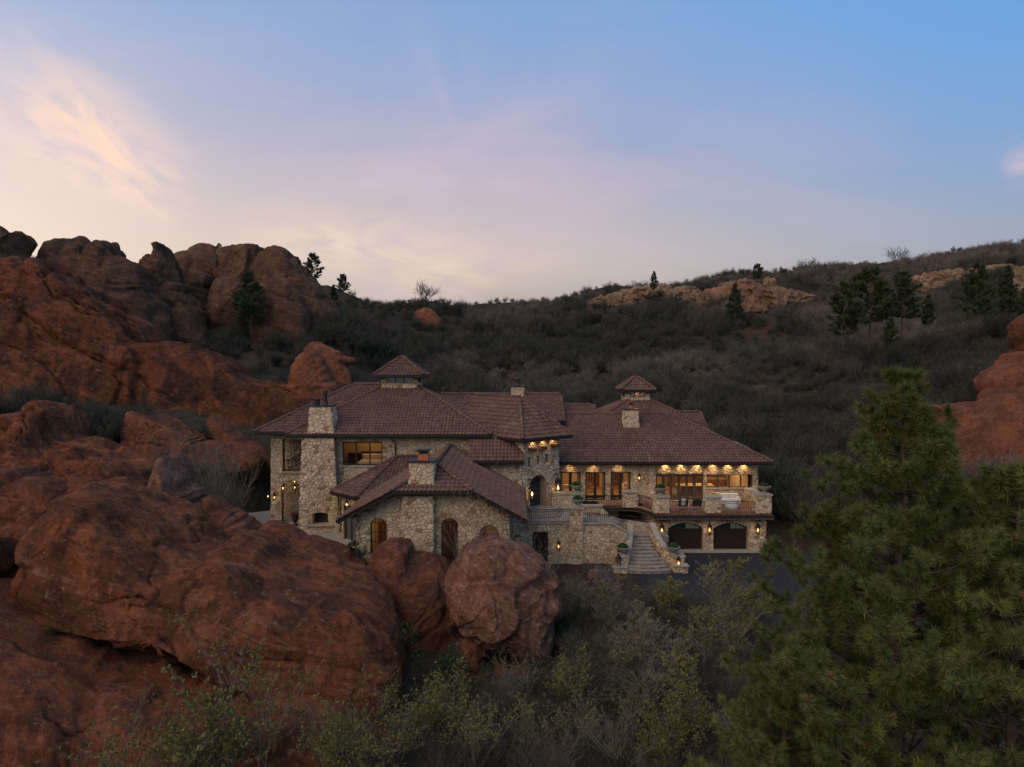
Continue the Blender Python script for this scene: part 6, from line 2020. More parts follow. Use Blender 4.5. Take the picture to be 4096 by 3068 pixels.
# ------------------------------------------------------------------ turn collected stones and tiles into pieces
STONES.sort(key=lambda s: -s[0])
for sc, vs, fs, tone, par in STONES[:300]:
    me = bpy.data.meshes.new('stone'); me.from_pydata(vs, [], fs)
    a = me.attributes.new('tone', 'FLOAT', 'POINT'); a.data.foreach_set('value', np.full(len(vs), tone, np.float32))
    link('stone', me, par, M['stone'])
vs_, at_, f4, fn = [], [], [], {}
base_i = 0
for sc, vs, fs, tone, par in STONES[300:]:
    vs_ += vs; at_ += [tone] * len(vs)
    for f in fs: fn.setdefault(len(f), []).append([i + base_i for i in f])
    base_i += len(vs)
me = np_mesh('stone', np.array(vs_), [np.array(v) for v in fn.values()], False, at_)
tag(link('stone', me, house, M['stone']), kind='stuff')
TILES.sort(key=lambda s: -s[0])
for sc, mt, par in TILES[:300]:
    o = link('tile', tile_mesh, par); o.matrix_basis = mt
rest = TILES[300:]
k = len(TILE_V)
mats = np.array([[list(r) for r in mt] for _, mt, _ in rest])
rs = np.random.RandomState(3)
jit = rs.normal(size=(len(rest), 1, 3)) * np.array([.006, .012, .005])
vv = np.einsum('nij,kj->nki', mats[:, :3, :3], TILE_V) + mats[:, None, :3, 3] + jit
ff = (TILE_F[None] + (np.arange(len(rest)) * k)[:, None, None]).reshape(-1, 4)
# neighbouring tiles drift in tone together, as batches weather alike
pos = mats[:, :3, 3]
tone = (.5 + .45 * vnoise(pos * .35) + .17 * rs.normal(size=len(rest))) % 1.0
me = np_mesh('tile', vv.reshape(-1, 3), ff, False, np.repeat(tone, k))
tag(link('tile', me, house, M['tile']), kind='stuff')
print('STONES', len(STONES), 'TILES', len(TILES))
# ------------------------------------------------------------------ vegetation
def leaf_mat(name, stops, trans=.0, rough=.75):
    m = tone_mat(name, stops, rough, 9, .2, 0, True)
    return m


def bark_mat(name, c, var=.35):
    return simple(name, c, .95, var=var, scale=6, bump=.4, spec=.1)


M['twig'] = tone_mat('bare_oak_twig', [(0, (.080, .073, .060)), (.35, (.105, .093, .077)), (.6, (.066, .062, .052)), (.8, (.13, .112, .093)), (1, (.088, .078, .065))], .95, 3, .15, 0)
M['twig_dark'] = tone_mat('dark_oak_twig', [(0, (.045, .050, .038)), (.5, (.066, .066, .050)), (1, (.052, .053, .043))], .95, 3, .15, 0)
M['twig_light'] = tone_mat('pale_oak_twig', [(0, (.14, .115, .098)), (.5, (.18, .148, .126)), (1, (.12, .10, .086))], .95, 3, .15, 0)
M['twig_grey'] = tone_mat('grey_shrub_twig', [(0, (.15, .13, .11)), (.5, (.20, .175, .145)), (1, (.12, .105, .09))], .95, 6, .15, 0)
M['twig_pale'] = tone_mat('silver_shrub_twig', [(0, (.17, .16, .15)), (.5, (.21, .20, .185)), (1, (.14, .13, .12))], .95, 6, .15, 0)
M['twig_mid'] = tone_mat('brown_shrub_twig', [(0, (.085, .075, .062)), (.5, (.125, .11, .09)), (1, (.07, .062, .052))], .95, 6, .15, 0)
M['bud'] = leaf_mat('yellow_green_bud', [(0, (.125, .115, .028)), (.5, (.17, .15, .037)), (1, (.095, .092, .027))])
M['bud_dull'] = leaf_mat('olive_bud', [(0, (.12, .108, .046)), (.5, (.16, .14, .056)), (1, (.09, .085, .04))])
M['blossom'] = leaf_mat('pale_seed_head', [(0, (.22, .21, .22)), (.5, (.30, .28, .29)), (1, (.17, .16, .18))])
M['green'] = leaf_mat('juniper_green', [(0, (.018, .036, .012)), (.5, (.03, .055, .018)), (1, (.022, .04, .02))])
M['needle'] = leaf_mat('pine_needle', [(0, (.068, .094, .026)), (.3, (.115, .138, .036)), (.55, (.044, .066, .020)), (.8, (.20, .205, .052)), (1, (.085, .105, .03))])
M['needle_far'] = leaf_mat('far_pine_needle', [(0, (.035, .052, .024)), (.5, (.058, .078, .033)), (1, (.043, .062, .028))])
M['bark'] = bark_mat('pine_bark', (.085, .060, .048))
M['bark_grey'] = bark_mat('aspen_bark', (.20, .175, .14))


class Twigs:
    """collects ribbon-like twig segments and small leaves as numpy meshes"""
    def __init__(s): s.a = []; s.b = []; s.ra = []; s.rb = []; s.t = []
    def seg(s, a, b, ra, rb, t): s.a.append(tuple(a)); s.b.append(tuple(b)); s.ra.append(ra); s.rb.append(rb); s.t.append(t)
    def mesh(s, name, sides=3):
        a = np.array(s.a); b = np.array(s.b); ra = np.array(s.ra)[:, None]; rb = np.array(s.rb)[:, None]
        d = b - a; d /= (np.linalg.norm(d, axis=1)[:, None] + 1e-9)
        h = np.where(np.abs(d[:, 2:3]) < .9, np.array([[0, 0, 1.0]]), np.array([[1.0, 0, 0]]))
        u = np.cross(d, h); u /= np.linalg.norm(u, axis=1)[:, None]; w = np.cross(d, u)
        n = len(a); vs = []
        for k in range(sides):
            c, sn = math.cos(2 * math.pi * k / sides), math.sin(2 * math.pi * k / sides)
            vs.append(a + (u * c + w * sn) * ra)
        for k in range(sides):
            c, sn = math.cos(2 * math.pi * k / sides), math.sin(2 * math.pi * k / sides)
            vs.append(b + (u * c + w * sn) * rb)
        V = np.stack(vs, 1).reshape(-1, 3)
        base = (np.arange(n) * 2 * sides)[:, None]
        f = np.concatenate([base + np.array([[k, (k + 1) % sides, sides + (k + 1) % sides, sides + k]]) for k in range(sides)])
        return np_mesh(name, V, f, False, np.repeat(np.array(s.t), 2 * sides))


def leaves_mesh(name, pts, size, seed, aspect=.6, up=0.0):
    rs = np.random.RandomState(seed); pts = np.array(pts); n = len(pts)
    u = rs.normal(size=(n, 3)); u[:, 2] += up; u /= np.linalg.norm(u, axis=1)[:, None]
    w = np.cross(u, rs.normal(size=(n, 3))); w /= (np.linalg.norm(w, axis=1)[:, None] + 1e-9)
    s = size * (.55 + .9 * rs.rand(n))[:, None]
    v = np.stack([pts - u * s * .2, pts + u * s * .4 + w * s * aspect * .5, pts + u * s, pts + u * s * .4 - w * s * aspect * .5], 1).reshape(-1, 3)
    return np_mesh(name, v, np.arange(4 * n).reshape(n, 4), False, np.repeat(rs.rand(n), 4))


def shrub_twigs(seed, h=2.6, spread=1.5, stems=9, lv1=6, lv2=4, r0=.035, tip=.006, upright=.6, curl=.25):
    """bare multi-stemmed shrub; returns twigs and the tip positions"""
    rg = random.Random(seed); tw = Twigs(); tips = []

    def grow(p, d, L, r, lev, tone):
        n = 4 if lev == 0 else 3 if lev == 1 else 2
        pts = [p]
        for k in range(n):
            d = (d + Vector((rg.uniform(-1, 1), rg.uniform(-1, 1), rg.uniform(-.5, 1) * upright)) * curl).normalized()
            q = p + d * (L / n)
            ra = r + (tip - r) * (k / n) * .8; rb = r + (tip - r) * ((k + 1) / n) * .8
            tw.seg(p, q, ra, rb, tone)
            nb = (lv1 if lev == 0 else lv2) if lev < 2 else 0
            if lev < 2 and (k > 0 or lev):
                for j in range(max(1, nb // n + (rg.random() < .5))):
                    a = rg.uniform(0, 6.283)
                    side = Vector((math.cos(a), math.sin(a), rg.uniform(.1, 1.0) * upright + .1))
                    dd = (d * .75 + side * .8).normalized()
                    f = rg.uniform(.3, 1)
                    grow(p + (q - p) * f, dd, L * rg.uniform(.36, .58), rb * .62, lev + 1, (tone + rg.uniform(-.1, .1)) % 1)
            p = q
        tips.append((tuple(p), tuple(d)))
        if lev == 2: tips.append((tuple(p - d * L * .4), tuple(d)))
    for s_ in range(stems):
        a = 2 * math.pi * (s_ + rg.random()) / stems; lean = rg.uniform(.15, 1.0) * spread / h
        d = Vector((math.cos(a) * lean, math.sin(a) * lean, 1)).normalized()
        grow(Vector((math.cos(a) * .15 * rg.random(), math.sin(a) * .15 * rg.random(), -.1)), d, h * rg.uniform(.7, 1.08), r0 * rg.uniform(.7, 1.2), 0, rg.random())
    return tw, tips


# ---- hillside scrub: thousands of bare oaks that read as one mass
def scrub():
    protos = bpy.data.collections.new('scrub_prototypes')
    for k in range(9):
        tw, _ = shrub_twigs(100 + k, 2.5, (2.1, 2.4, 1.9)[k % 3], (10, 12, 9)[k % 3], 8, 6, .05, .015, .45, .36)
        me = tw.mesh('oak_scrub', 3); me.materials.append(M[('twig', 'twig_dark', 'twig_light')[k // 3]])
        o = bpy.data.objects.new('oak_scrub_form', me); protos.objects.link(o)
    rs = np.random.RandomState(5)
    n = 36000
    y = 44 + (rs.rand(n) ** .8) * 284
    x = (rs.rand(n) * 2 - 1) * (y * .80 + 8)
    u = 2048 + F * x / y
    keep = np.ones(n, bool)
    keep &= ~((x > -24.5) & (x < 24.5) & (y < 79))                          # house
    keep &= ~((x < 25) & (y < 66)) & ~((x < 30) & (y < 58))
    ridge_y = np.interp(u, _us, [c[0][-1] for c in _cz])
    keep &= y < ridge_y + 14
    dens = .40 + .5 * fbm(np.stack([x * .045, y * .045, x * 0], -1), 3)
    dens += .15
    clear = fbm(np.stack([x * .07 + 40, y * .05, x * 0 + 2], -1), 2)
    prob = np.clip(dens + .35, .12, 1.0) * np.clip(1.25 - np.clip((clear - .25) * 4, 0, 1), .2, 1) * np.interp(y, [44, 90, 150, 300], [1.0, .9, .68, .5])
    keep &= rs.rand(n) < prob
    # open grass saddle and bare dirt by the pale outcrop
    keep &= ~((u > 1480) & (u < 1980) & (y > 168) & (y < 196) & (rs.rand(n) < .55))
    for (ua_, ub_, ya_, yb_) in CLEAR: keep &= ~((u > ua_) & (u < ub_) & (y > ya_) & (y < yb_))
    # keep the rocks clear
    for o in list(scene.objects):
        if o.name.startswith('boulder'):
            bb = np.array([v[:] for v in o.bound_box]); lo, hi = bb.min(0), bb.max(0)
            cx, cy = (lo[0] + hi[0]) / 2, (lo[1] + hi[1]) / 2
            rx, ry = (hi[0] - lo[0]) / 2 * .9, (hi[1] - lo[1]) / 2 * .8
            if rx > 12: rx *= .9
            keep &= (((x - cx) / rx) ** 2 + ((y - cy) / ry) ** 2) > 1
    near_ridge = np.clip((y - (ridge_y - 30)) / 20, 0, 1)[keep]
    x, y = x[keep], y[keep]
    z = terrain(x, y) - .1
    me = bpy.data.meshes.new('hillside_scrub'); me.vertices.add(len(x)); me.vertices.foreach_set('co', np.stack([x, y, z], -1).astype(np.float32).ravel())
    sc_ = (.6 + .9 * rs.rand(len(x)) ** 1.6) * (.95 + .5 * vnoise(np.stack([x * .05, y * .05, x * 0 + 9], -1)))
    sc_ = sc_ * (1 - .38 * near_ridge)
    a = me.attributes.new('bush_scale', 'FLOAT', 'POINT'); a.data.foreach_set('value', sc_.astype(np.float32))
    kind = fbm(np.stack([x * .035, y * .03, x * 0 + 4], -1), 3) + .16 * rs.normal(size=len(x)) + np.where(x < -18, .35, 0)
    grp = np.where(kind > .16, 1, np.where(kind < -.30, 2, 0))
    grp = np.where((x < -16) & (y < 150), 1, grp); sc_ = np.where((x < -16) & (y < 95), sc_ * .72, sc_)
    me.attributes['bush_scale'].data.foreach_set('value', sc_.astype(np.float32))
    idx = grp * 3 + rs.randint(0, 3, len(x))
    a = me.attributes.new('bush_kind', 'INT', 'POINT'); a.data.foreach_set('value', idx.astype(np.int32))
    o = link('hillside_scrub', me)
    tag(o, 'bare grey brown oak scrub covering the hillsides', 'scrub', kind='stuff')
    ng = bpy.data.node_groups.new('scatter_scrub', 'GeometryNodeTree')
    ng.interface.new_socket('Geometry', in_out='INPUT', socket_type='NodeSocketGeometry')
    ng.interface.new_socket('Geometry', in_out='OUTPUT', socket_type='NodeSocketGeometry')
    N, L = ng.nodes, ng.links
    gi = N.new('NodeGroupInput'); go = N.new('NodeGroupOutput')
    ip = N.new('GeometryNodeInstanceOnPoints'); ci = N.new('GeometryNodeCollectionInfo')
    ci.inputs['Collection'].default_value = protos; ci.inputs['Separate Children'].default_value = True; ci.inputs['Reset Children'].default_value = True
    ip.inputs['Pick Instance'].default_value = True
    na = N.new('GeometryNodeInputNamedAttribute'); na.data_type = 'FLOAT'; na.inputs['Name'].default_value = 'bush_scale'
    nk = N.new('GeometryNodeInputNamedAttribute'); nk.data_type = 'INT'; nk.inputs['Name'].default_value = 'bush_kind'
    rv = N.new('FunctionNodeRandomValue'); rv.data_type = 'FLOAT_VECTOR'
    rv.inputs[0].default_value = (-.12, -.12, 0); rv.inputs[1].default_value = (.12, .12, 6.283)
    L.new(gi.outputs[0], ip.inputs['Points']); L.new(ci.outputs[0], ip.inputs['Instance']); L.new(nk.outputs[0], ip.inputs['Instance Index'])
    L.new(rv.outputs[0], ip.inputs['Rotation']); L.new(na.outputs[0], ip.inputs['Scale']); L.new(ip.outputs[0], go.inputs[0])
    md = o.modifiers.new('scatter', 'NODES'); md.node_group = ng
    print('SCRUB', len(x))


scrub()


# ---- pines
def pine_meshes(seed, H, Rm, nwhorl, per, tufts, needles, nlen, nwid, top=.25, lo=.12, droop=-.1, far=False, shape=.85, ballrad=1.0):
    """returns trunk mesh, crown mesh (needle tufts)"""
    rg = random.Random(seed); rs = np.random.RandomState(seed)
    tw = Twigs(); C, Dd = [], []
    px = [Vector((0, 0, -.3))]
    n = 10
    for k in range(1, n + 1):
        px.append(Vector((rg.uniform(-.03, .03) * k * .4, rg.uniform(-.03, .03) * k * .4, H * k / n)))

    def axis(z):
        f = max(0, min(n - 1e-6, z / H * n)); i = int(f); return px[i].lerp(px[i + 1], f - i)
    r0 = H * .016
    for k in range(n): tw.seg(px[k], px[k + 1], r0 * (1 - k / n) + .025, r0 * (1 - (k + 1) / n) + .02, .3)
    for w in range(nwhorl):
        f = (w + rg.random() * .6) / nwhorl
        z = H * (lo + (1 - lo) * f)
        reach = Rm * (1 - f) ** shape * (1.0 if f > .12 else .75) + .16
        for b in range(per):
            a = rg.uniform(0, 6.283)
            L_ = reach * rg.uniform(.55, 1.12)
            up = droop + .55 * f + rg.uniform(-.12, .25)
            p = axis(z); d = Vector((math.cos(a), math.sin(a), up)).normalized()
            seg = 5; pts = [p]
            for k in range(seg):
                d = (d + Vector((rg.uniform(-.16, .16), rg.uniform(-.16, .16), .10 + rg.uniform(-.08, .1)))).normalized()
                q = p + d * (L_ / seg)
                rr = .012 + .035 * (1 - f) * (1 - k / seg) * (H / 14)
                tw.seg(p, q, rr, rr * .8, rg.random()); p = q; pts.append(p)
                if k >= 1:
                    for j in range(max(1, int(tufts * (.4 + .6 * k / seg) * rg.uniform(.6, 1.3) * (L_ / Rm * .8 + .35)))):
                        aa = rg.uniform(0, 6.283)
                        sd = (d * .6 + Vector((math.cos(aa), math.sin(aa), rg.uniform(-.1, .8)))).normalized()
                        ll = rg.uniform(.18, .52) * (L_ * .35 + .15)
                        e = p + sd * ll
                        tw.seg(p, e, .012 if not far else .02, .007, rg.random())
                        sd2 = (sd + Vector((0, 0, .45))).normalized()
                        C.append(tuple(e)); Dd.append(tuple(sd2))
            C.append(tuple(p)); Dd.append(tuple((d + Vector((0, 0, .4))).normalized()))
    for k in range(5):
        C.append(tuple(px[-1] + Vector((rg.uniform(-.12, .12), rg.uniform(-.12, .12), rg.uniform(-.4, .1))))); Dd.append((0, 0, 1.0))
    C = np.array(C); Dd = np.array(Dd); m = len(C)
    # needles radiate round the shoot, leaning forward
    v = rs.normal(size=(m, needles, 3)); v /= np.linalg.norm(v, axis=2)[..., None]
    v = v + Dd[:, None, :] * .75; v /= np.linalg.norm(v, axis=2)[..., None]
    ln = nlen * (.7 + .5 * rs.rand(m, needles, 1))
    off = (rs.rand(m, needles, 1) - .7) * nlen * .9
    st = C[:, None, :] + Dd[:, None, :] * off
    tip = st + v * ln + np.array([0, 0, -.06]) * nlen
    s = np.cross(v, rs.normal(size=(m, needles, 3))); s /= (np.linalg.norm(s, axis=2)[..., None] + 1e-9)
    A = st + s * nwid; B = st - s * nwid
    V = np.stack([A, B, tip], 2).reshape(-1, 3)
    fc = np.arange(len(V)).reshape(-1, 3)
    tone = np.repeat(np.clip(rs.rand(m, 1) * .75 + .25 * rs.rand(m, needles), 0, 1).ravel(), 3)
    return tw.mesh('trunk', 4 if not far else 3), np_mesh('crown', V, fc, False, tone), C


def pine(name, tm, cm, loc, s, rz, label, group=None):
    t = empty(name, loc, label, 'pine', group, rz); t.scale = (s, s, s)
    link('trunk', tm, t, local=True); link('crown', cm, t, local=True)
    return t


tm1, cm1, n1 = pine_meshes(11, 15.5, 4.9, 30, 7, 6.0, 170, .24, .008, lo=.2, droop=-.12, shape=.82)
tm1.materials.append(M['bark']); cm1.materials.append(M['needle'])
PY = 17.0
top = P(3615, 1485, PY)
PINE1 = pine('pine_tree', tm1, cm1, (top.x, PY, top.z - 15.6), 1.0, .4, 'tall bushy green pine filling the lower right foreground')
tm2, cm2, n2 = pine_meshes(12, 12.0, 4.2, 22, 7, 6.0, 130, .24, .008, lo=.25, droop=-.12, shape=.72)
tm2.materials.append(M['bark']); cm2.materials.append(M['needle'])
top = P(4070, 1880, 16.2)
PINE2 = pine('pine_tree', tm2, cm2, (top.x, 16.2, top.z - 12.1), 1.0, 1.9, 'second green pine at the right picture edge, beside the tall one')
top = P(3130, 2640, 19.5)
pine('pine_tree', tm2, cm2, (top.x, 19.5, top.z - 12.1 * .8), .8, 4.0, 'lower green pine at the bottom, in front of the driveway')
M['cone'] = simple('pine_cone', (.11, .045, .022), .9, var=.4, scale=30)
cone_mesh = MB().lathe((0, 0, -.05), [(.012, 0), (.042, .03), (.046, .06), (.03, .10), (.008, .125)], 8).mesh('cone', True); cone_mesh.materials.append(M['cone'])
for pt, C_, seed_ in ((PINE1, n1, 3), (PINE2, n2, 4)):
    rg = random.Random(seed_)
    for k in range(70):
        c_ = C_[rg.randrange(len(C_))]
        o = link('cone', cone_mesh, pt, local=True)
        o.location = (c_[0] + rg.uniform(-.05, .05), c_[1] + rg.uniform(-.05, .05), c_[2] + rg.uniform(-.02, .08)); o.rotation_euler = (rg.uniform(-1, 1), rg.uniform(-1, 1), 0); o.scale = (1.3,) * 3
far = []
for k in range(4):
    a, b, n_ = pine_meshes(30 + k, 12, (3.7, 3.0, 4.2, 3.9)[k], 15, 5, 4.2, 30, .55, .06, lo=(.2, .1, .3, .16)[k], droop=-.18, far=True, shape=(.75, .8, .5, .62)[k])
    a.materials.append(M['bark']); b.materials.append(M['needle_far']); far.append((a, b))
FP = 'far pines'
for k, (u, vt, vb, y, f, lab) in enumerate((
    (1250, 1018, 1150, 121, 2, 'lone pine standing on the right flank of the largest brown dome'),
    (1372, 1100, 1195, 135, 2, 'small pine on the ridge right of the lone dome pine'),
    (1335, 1140, 1215, 128, 0, 'short dark pine at the foot of the largest dome'),
    (1000, 1090, 1330, 107, 3, 'dark pine in front of the brown domes'),
    (876, 975, 1020, 126, 2, 'tiny pine poking up between the skyline domes'),
    (2615, 1085, 1165, 192, 1, 'small pine at the left end of the pale outcrop'),
    (3030, 1058, 1140, 202, 2, 'pine standing above the pale outcrop'),
    (2940, 1135, 1300, 176, 1, 'slim cone shaped pine in front of the pale outcrop'),
    (3374, 1133, 1380, 130, 3, 'leftmost of the pine group on the right hillside'),
    (3477, 1081, 1390, 126, 2, 'tallest pine in the group on the right hillside'),
    (3606, 1099, 1350, 132, 2, 'third pine of the group, right of the tallest'),
    (3713, 1176, 1310, 136, 1, 'small dark pine at the right end of the pine group'),
    (3906, 1056, 1300, 140, 3, 'broad pine before the pale slab cliff'),
    (4030, 1064, 1270, 145, 1, 'slim pine right of the broad pine on the far right hillside'),
    (4100, 1150, 1290, 138, 0, 'pine cut by the right picture edge on the hillside'),
    (3560, 1270, 1400, 121, 0, 'low spreading pine below the tallest of the group'))):
    a = P(u, vt, y); b = P(u, vb, y)
    s = (a.z - b.z) / 12.0
    pine('pine_tree', *far[f], b, s, k * 1.7, lab, FP)

# ---- bare ridge trees
for k, (u, vt, vb, y, lab) in enumerate(((1705, 1150, 1205, 200, 'round bare tree standing on the valley skyline'), (3230, 1040, 1090, 290, 'wide bare thicket on the right skyline'), (3590, 1000, 1045, 300, 'bare trees on the skyline near the right edge'))):
    tw, tips = shrub_twigs(300 + k, 2.7, 2.4, 9, 8, 5, .06, .02, .5, .3)
    a = P(u, vt, y); b = P(u, vb, y)
    t = empty('bare_tree', b, lab, 'tree'); s = (a.z - b.z) / 2.7
    t.scale = (s * 1.3, s * 1.3, s)
    me = tw.mesh('branches', 3); me.materials.append(M['twig']); link('branches', me, t, local=True)

# ---- foreground shrubs
def make_shrub(seed, h, spread, stems, leafmat, nleaf, lsize, twigmat='twig_grey', lv1=7, lv2=5, upright=.7, r0=.03):
    tw, tips = shrub_twigs(seed, h, spread, stems, lv1, lv2, r0, .0045, upright, .22)
    me = tw.mesh('stems', 3); me.materials.append(M[twigmat])
    rg = random.Random(seed)
    pts = []
    for (p, d) in tips:
        if not nleaf or rg.random() < .25: continue
        q = rg.uniform(-.25, .03)
        cx_, cy_, cz_ = (p[k_] + d[k_] * q for k_ in range(3))
        for j in range(nleaf + 2):
            pts.append((cx_ + rg.gauss(0, .03), cy_ + rg.gauss(0, .03), cz_ + rg.gauss(0, .03)))
    lm = None
    if pts:
        lm = leaves_mesh('leaves', pts, lsize, seed, .65, .3); lm.materials.append(M[leafmat])
    return me, lm


SH = {
    'bud1': make_shrub(401, 3.6, 2.1, 9, 'bud', 4, .085, 'twig_grey', 7, 6),
    'bud2': make_shrub(402, 3.2, 1.9, 10, 'bud', 4, .085, 'twig_mid', 7, 6),
    'tall': make_shrub(403, 4.6, 1.5, 6, 'bud', 4, .085, 'twig_grey', 7, 6),
    'dull1': make_shrub(404, 3.0, 2.1, 10, 'bud_dull', 3, .07, 'twig_grey', 7, 6),
    'dull2': make_shrub(405, 3.4, 2.3, 10, 'bud_dull', 3, .07, 'twig_grey', 7, 6),
    'grey': make_shrub(406, 3.0, 2.3, 11, 'bud_dull', 1, .05, 'twig_grey', 8, 6),
    'seed': make_shrub(407, 2.6, 2.1, 11, 'blossom', 2, .04, 'twig_mid', 8, 6),
    'wisp': make_shrub(409, 3.4, 1.6, 5, 'bud_dull', 1, .05, 'twig_grey', 5, 4, .6, .022),
    'pale': make_shrub(408, 2.6, 1.8, 10, 'bud_dull', 0, .05, 'twig_pale', 8, 6),
}


def put_shrub(kind, u, vtop, y, label, s=None, ht=None, zb=None):
    a = P(u, vtop, y)
    z0 = tz(a.x, y) if zb is None else zb
    hh = {'bud1': 3.6, 'bud2': 3.2, 'tall': 4.6, 'dull1': 3.0, 'dull2': 3.4, 'grey': 3.0, 'seed': 2.6, 'pale': 2.6, 'wisp': 3.4}[kind]
    s = (a.z - z0) / hh if s is None else s
    t = empty('shrub', (a.x, y, z0), label, 'shrub', 'half leafed shrubs', rnd.uniform(0, 6.28))
    w = min(1.25, max(.75, s)); t.scale = (w, w, s)
    link('stems', SH[kind][0], t, local=True)
    if SH[kind][1]: link('leaves', SH[kind][1], t, local=True)
    return t


for args in (
    ('tall', 1040, 2690, 25.0, 'tall airy shrub with yellow green buds against the rock ledge'),
    ('bud2', 860, 2870, 24.0, 'low budding shrub left of the tall airy one on the ledge'),
    ('dull1', 1290, 2880, 25.5, 'low olive shrub between the tall airy one and the bright clump'),
    ('bud1', 1640, 2790, 27.0, 'slender yellow green shrub at the right foot of the huge dome'),
    ('bud2', 1760, 2760, 27.5, 'bright yellow green shrub in the middle of the bottom edge'),
    ('bud1', 1900, 2850, 26.5, 'broad budding shrub right of the bright yellow green one'),
    ('dull2', 2060, 2690, 31.0, 'pale olive shrub before the squat block under the round boulder'),
    ('bud2', 2260, 2680, 30.0, 'tall pale green shrub right below the round boulder'),
    ('dull1', 2330, 2820, 27.5, 'olive shrub at the bottom edge below the tall pale green one'),
    ('grey', 2480, 2900, 26.5, 'thin grey shrub at the bottom edge right of centre'),
    ('bud2', 2770, 2800, 27.0, 'budding shrub at the bottom edge left of the pines'),
    ('seed', 2600, 2660, 32.0, 'dark shrub dotted with pale seed heads'),
    ('seed', 2720, 2560, 36.0, 'second seed head shrub, farther back towards the driveway'),
    ('grey', 2370, 2430, 40.0, 'grey twiggy thicket right of the round boulder'),
    ('grey', 2500, 2440, 42.0, 'grey twiggy thicket below the staircase'),
    ('dull2', 2290, 2330, 45.0, 'tall grey bush in front of the mulch bed'),
    ('pale', 2410, 2270, 47.5, 'leggy pale bush before the terrace wall'),
    ('dull1', 2640, 2360, 45.5, 'olive bush at the foot of the staircase'),
    ('grey', 2600, 2520, 38.0, 'bare grey bush on the verge beside the driveway'),
    ('grey', 2950, 2700, 34.0, 'bare bush at the driveway behind the pine tips'),
    ('grey', 2430, 2560, 35.0, 'bare grey bush behind the tall pale green shrub'),
    ('dull2', 2540, 2760, 29.5, 'brown twiggy shrub left of the seed head shrub'),
    ('seed', 2880, 2860, 28.0, 'dark twiggy shrub at the bottom edge under the pine'),
    ('bud1', 560, 2960, 23.0, 'low budding shrub at the bottom edge far left'),
    ('bud2', 1400, 2930, 24.5, 'yellow green shrub at the bottom edge under the dome'),
    ('bud1', 1540, 2900, 25.5, 'bushy yellow green shrub left of the slender one'),
    ('dull1', 2150, 2850, 27.5, 'olive grey shrub at the bottom edge in the middle'),
    ('dull2', 2420, 2760, 30.5, 'olive shrub right of the tall pale green one'),
    ('bud2', 2660, 2900, 26.0, 'small budding shrub at the bottom edge right of the grey one'),
    ('dull1', 2700, 2440, 41.0, 'olive bush at the driveway edge left of the aspen'),
    ('grey', 2330, 2560, 36.0, 'grey bush between the round boulder and the thicket'),
    ('grey', 2830, 2600, 36.5, 'grey bush before the driveway, right of the tall aspen trunk'),
    ('grey', 2700, 2640, 34.5, 'grey bush left of the tall aspen trunk'),
    ('dull1', 3040, 2560, 37.5, 'olive bush behind the low pine on the driveway verge'),
    ('grey', 3150, 2520, 38.5, 'grey bush on the driveway verge seen through the tall pine'),
    ('pale', 840, 1870, 58.5, 'silver grey shrub left of the house patio'),
    ('grey', 900, 1880, 59.0, 'grey shrub beside the banded ledge by the patio'),
    ('grey', 740, 1800, 62.0, 'grey brush on the slope between the rib and the banded ledge'),
    ('wisp', 1950, 2010, 43.2, 'wispy bare shrub in front of the right arched windows'),
    ('wisp', 1860, 2060, 43.6, 'wispy bare shrub before the middle arched window'),
    ('wisp', 2150, 2130, 46.0, 'thin shrub by the walnut basement door'),
):
    put_shrub(*args)

# green evergreen shrubs
def cast_rock(u, v):
    from mathutils.bvhtree import BVHTree
    best = None
    for o in scene.objects:
        if o.name in ('boulder', 'boulder.001'):
            vs = [x.co[:] for x in o.data.vertices]; fs = [tuple(p.vertices) for p in o.data.polygons]
            h = BVHTree.FromPolygons(vs, fs).ray_cast(Vector((0, 0, CAMZ)), ray(u, v).normalized())
            if h[0] is not None and (best is None or h[3] < best[1]): best = (h[0], h[3])
    return best[0] if best else P(u, v, 27)


rsg = np.random.RandomState(9)
gp = []
for k in range(26):
    cc = rsg.normal(size=3) * np.array([.5, .5, .42]); rr = .18 + .25 * rsg.rand()
    dd_ = rsg.normal(size=(190, 3)); dd_ /= np.linalg.norm(dd_, axis=1)[:, None]
    gp.append(cc + dd_ * rr * (.4 + .6 * rsg.rand(190, 1)))
gm = leaves_mesh('evergreen_shrub', np.concatenate(gp), .075, 9, .35, .6); gm.materials.append(M['green'])
for u, v, y, s, lab in ((1770, 2720, 31.5, 1.5, 'dark green juniper in the gap left of the round boulder'), (2280, 2520, 37.5, 1.3, 'dark green shrub hugging the right side of the round boulder'),
                        (2330, 2640, 34, .9, 'low dark green shrub below the round boulder on the right'), (1440, 2205, 44.0, .55, 'small green plant under the corner bay window'), (215, 2520, None, .32, 'small green tuft growing in the crack above the ledge')):
    p = P(u, v, y) if y else cast_rock(u, v)
    t = link('evergreen_shrub', gm); t.location = p; t.scale = (s, s, s * 1.15); t.rotation_euler = (0, 0, u)
    tag(t, lab, 'shrub')

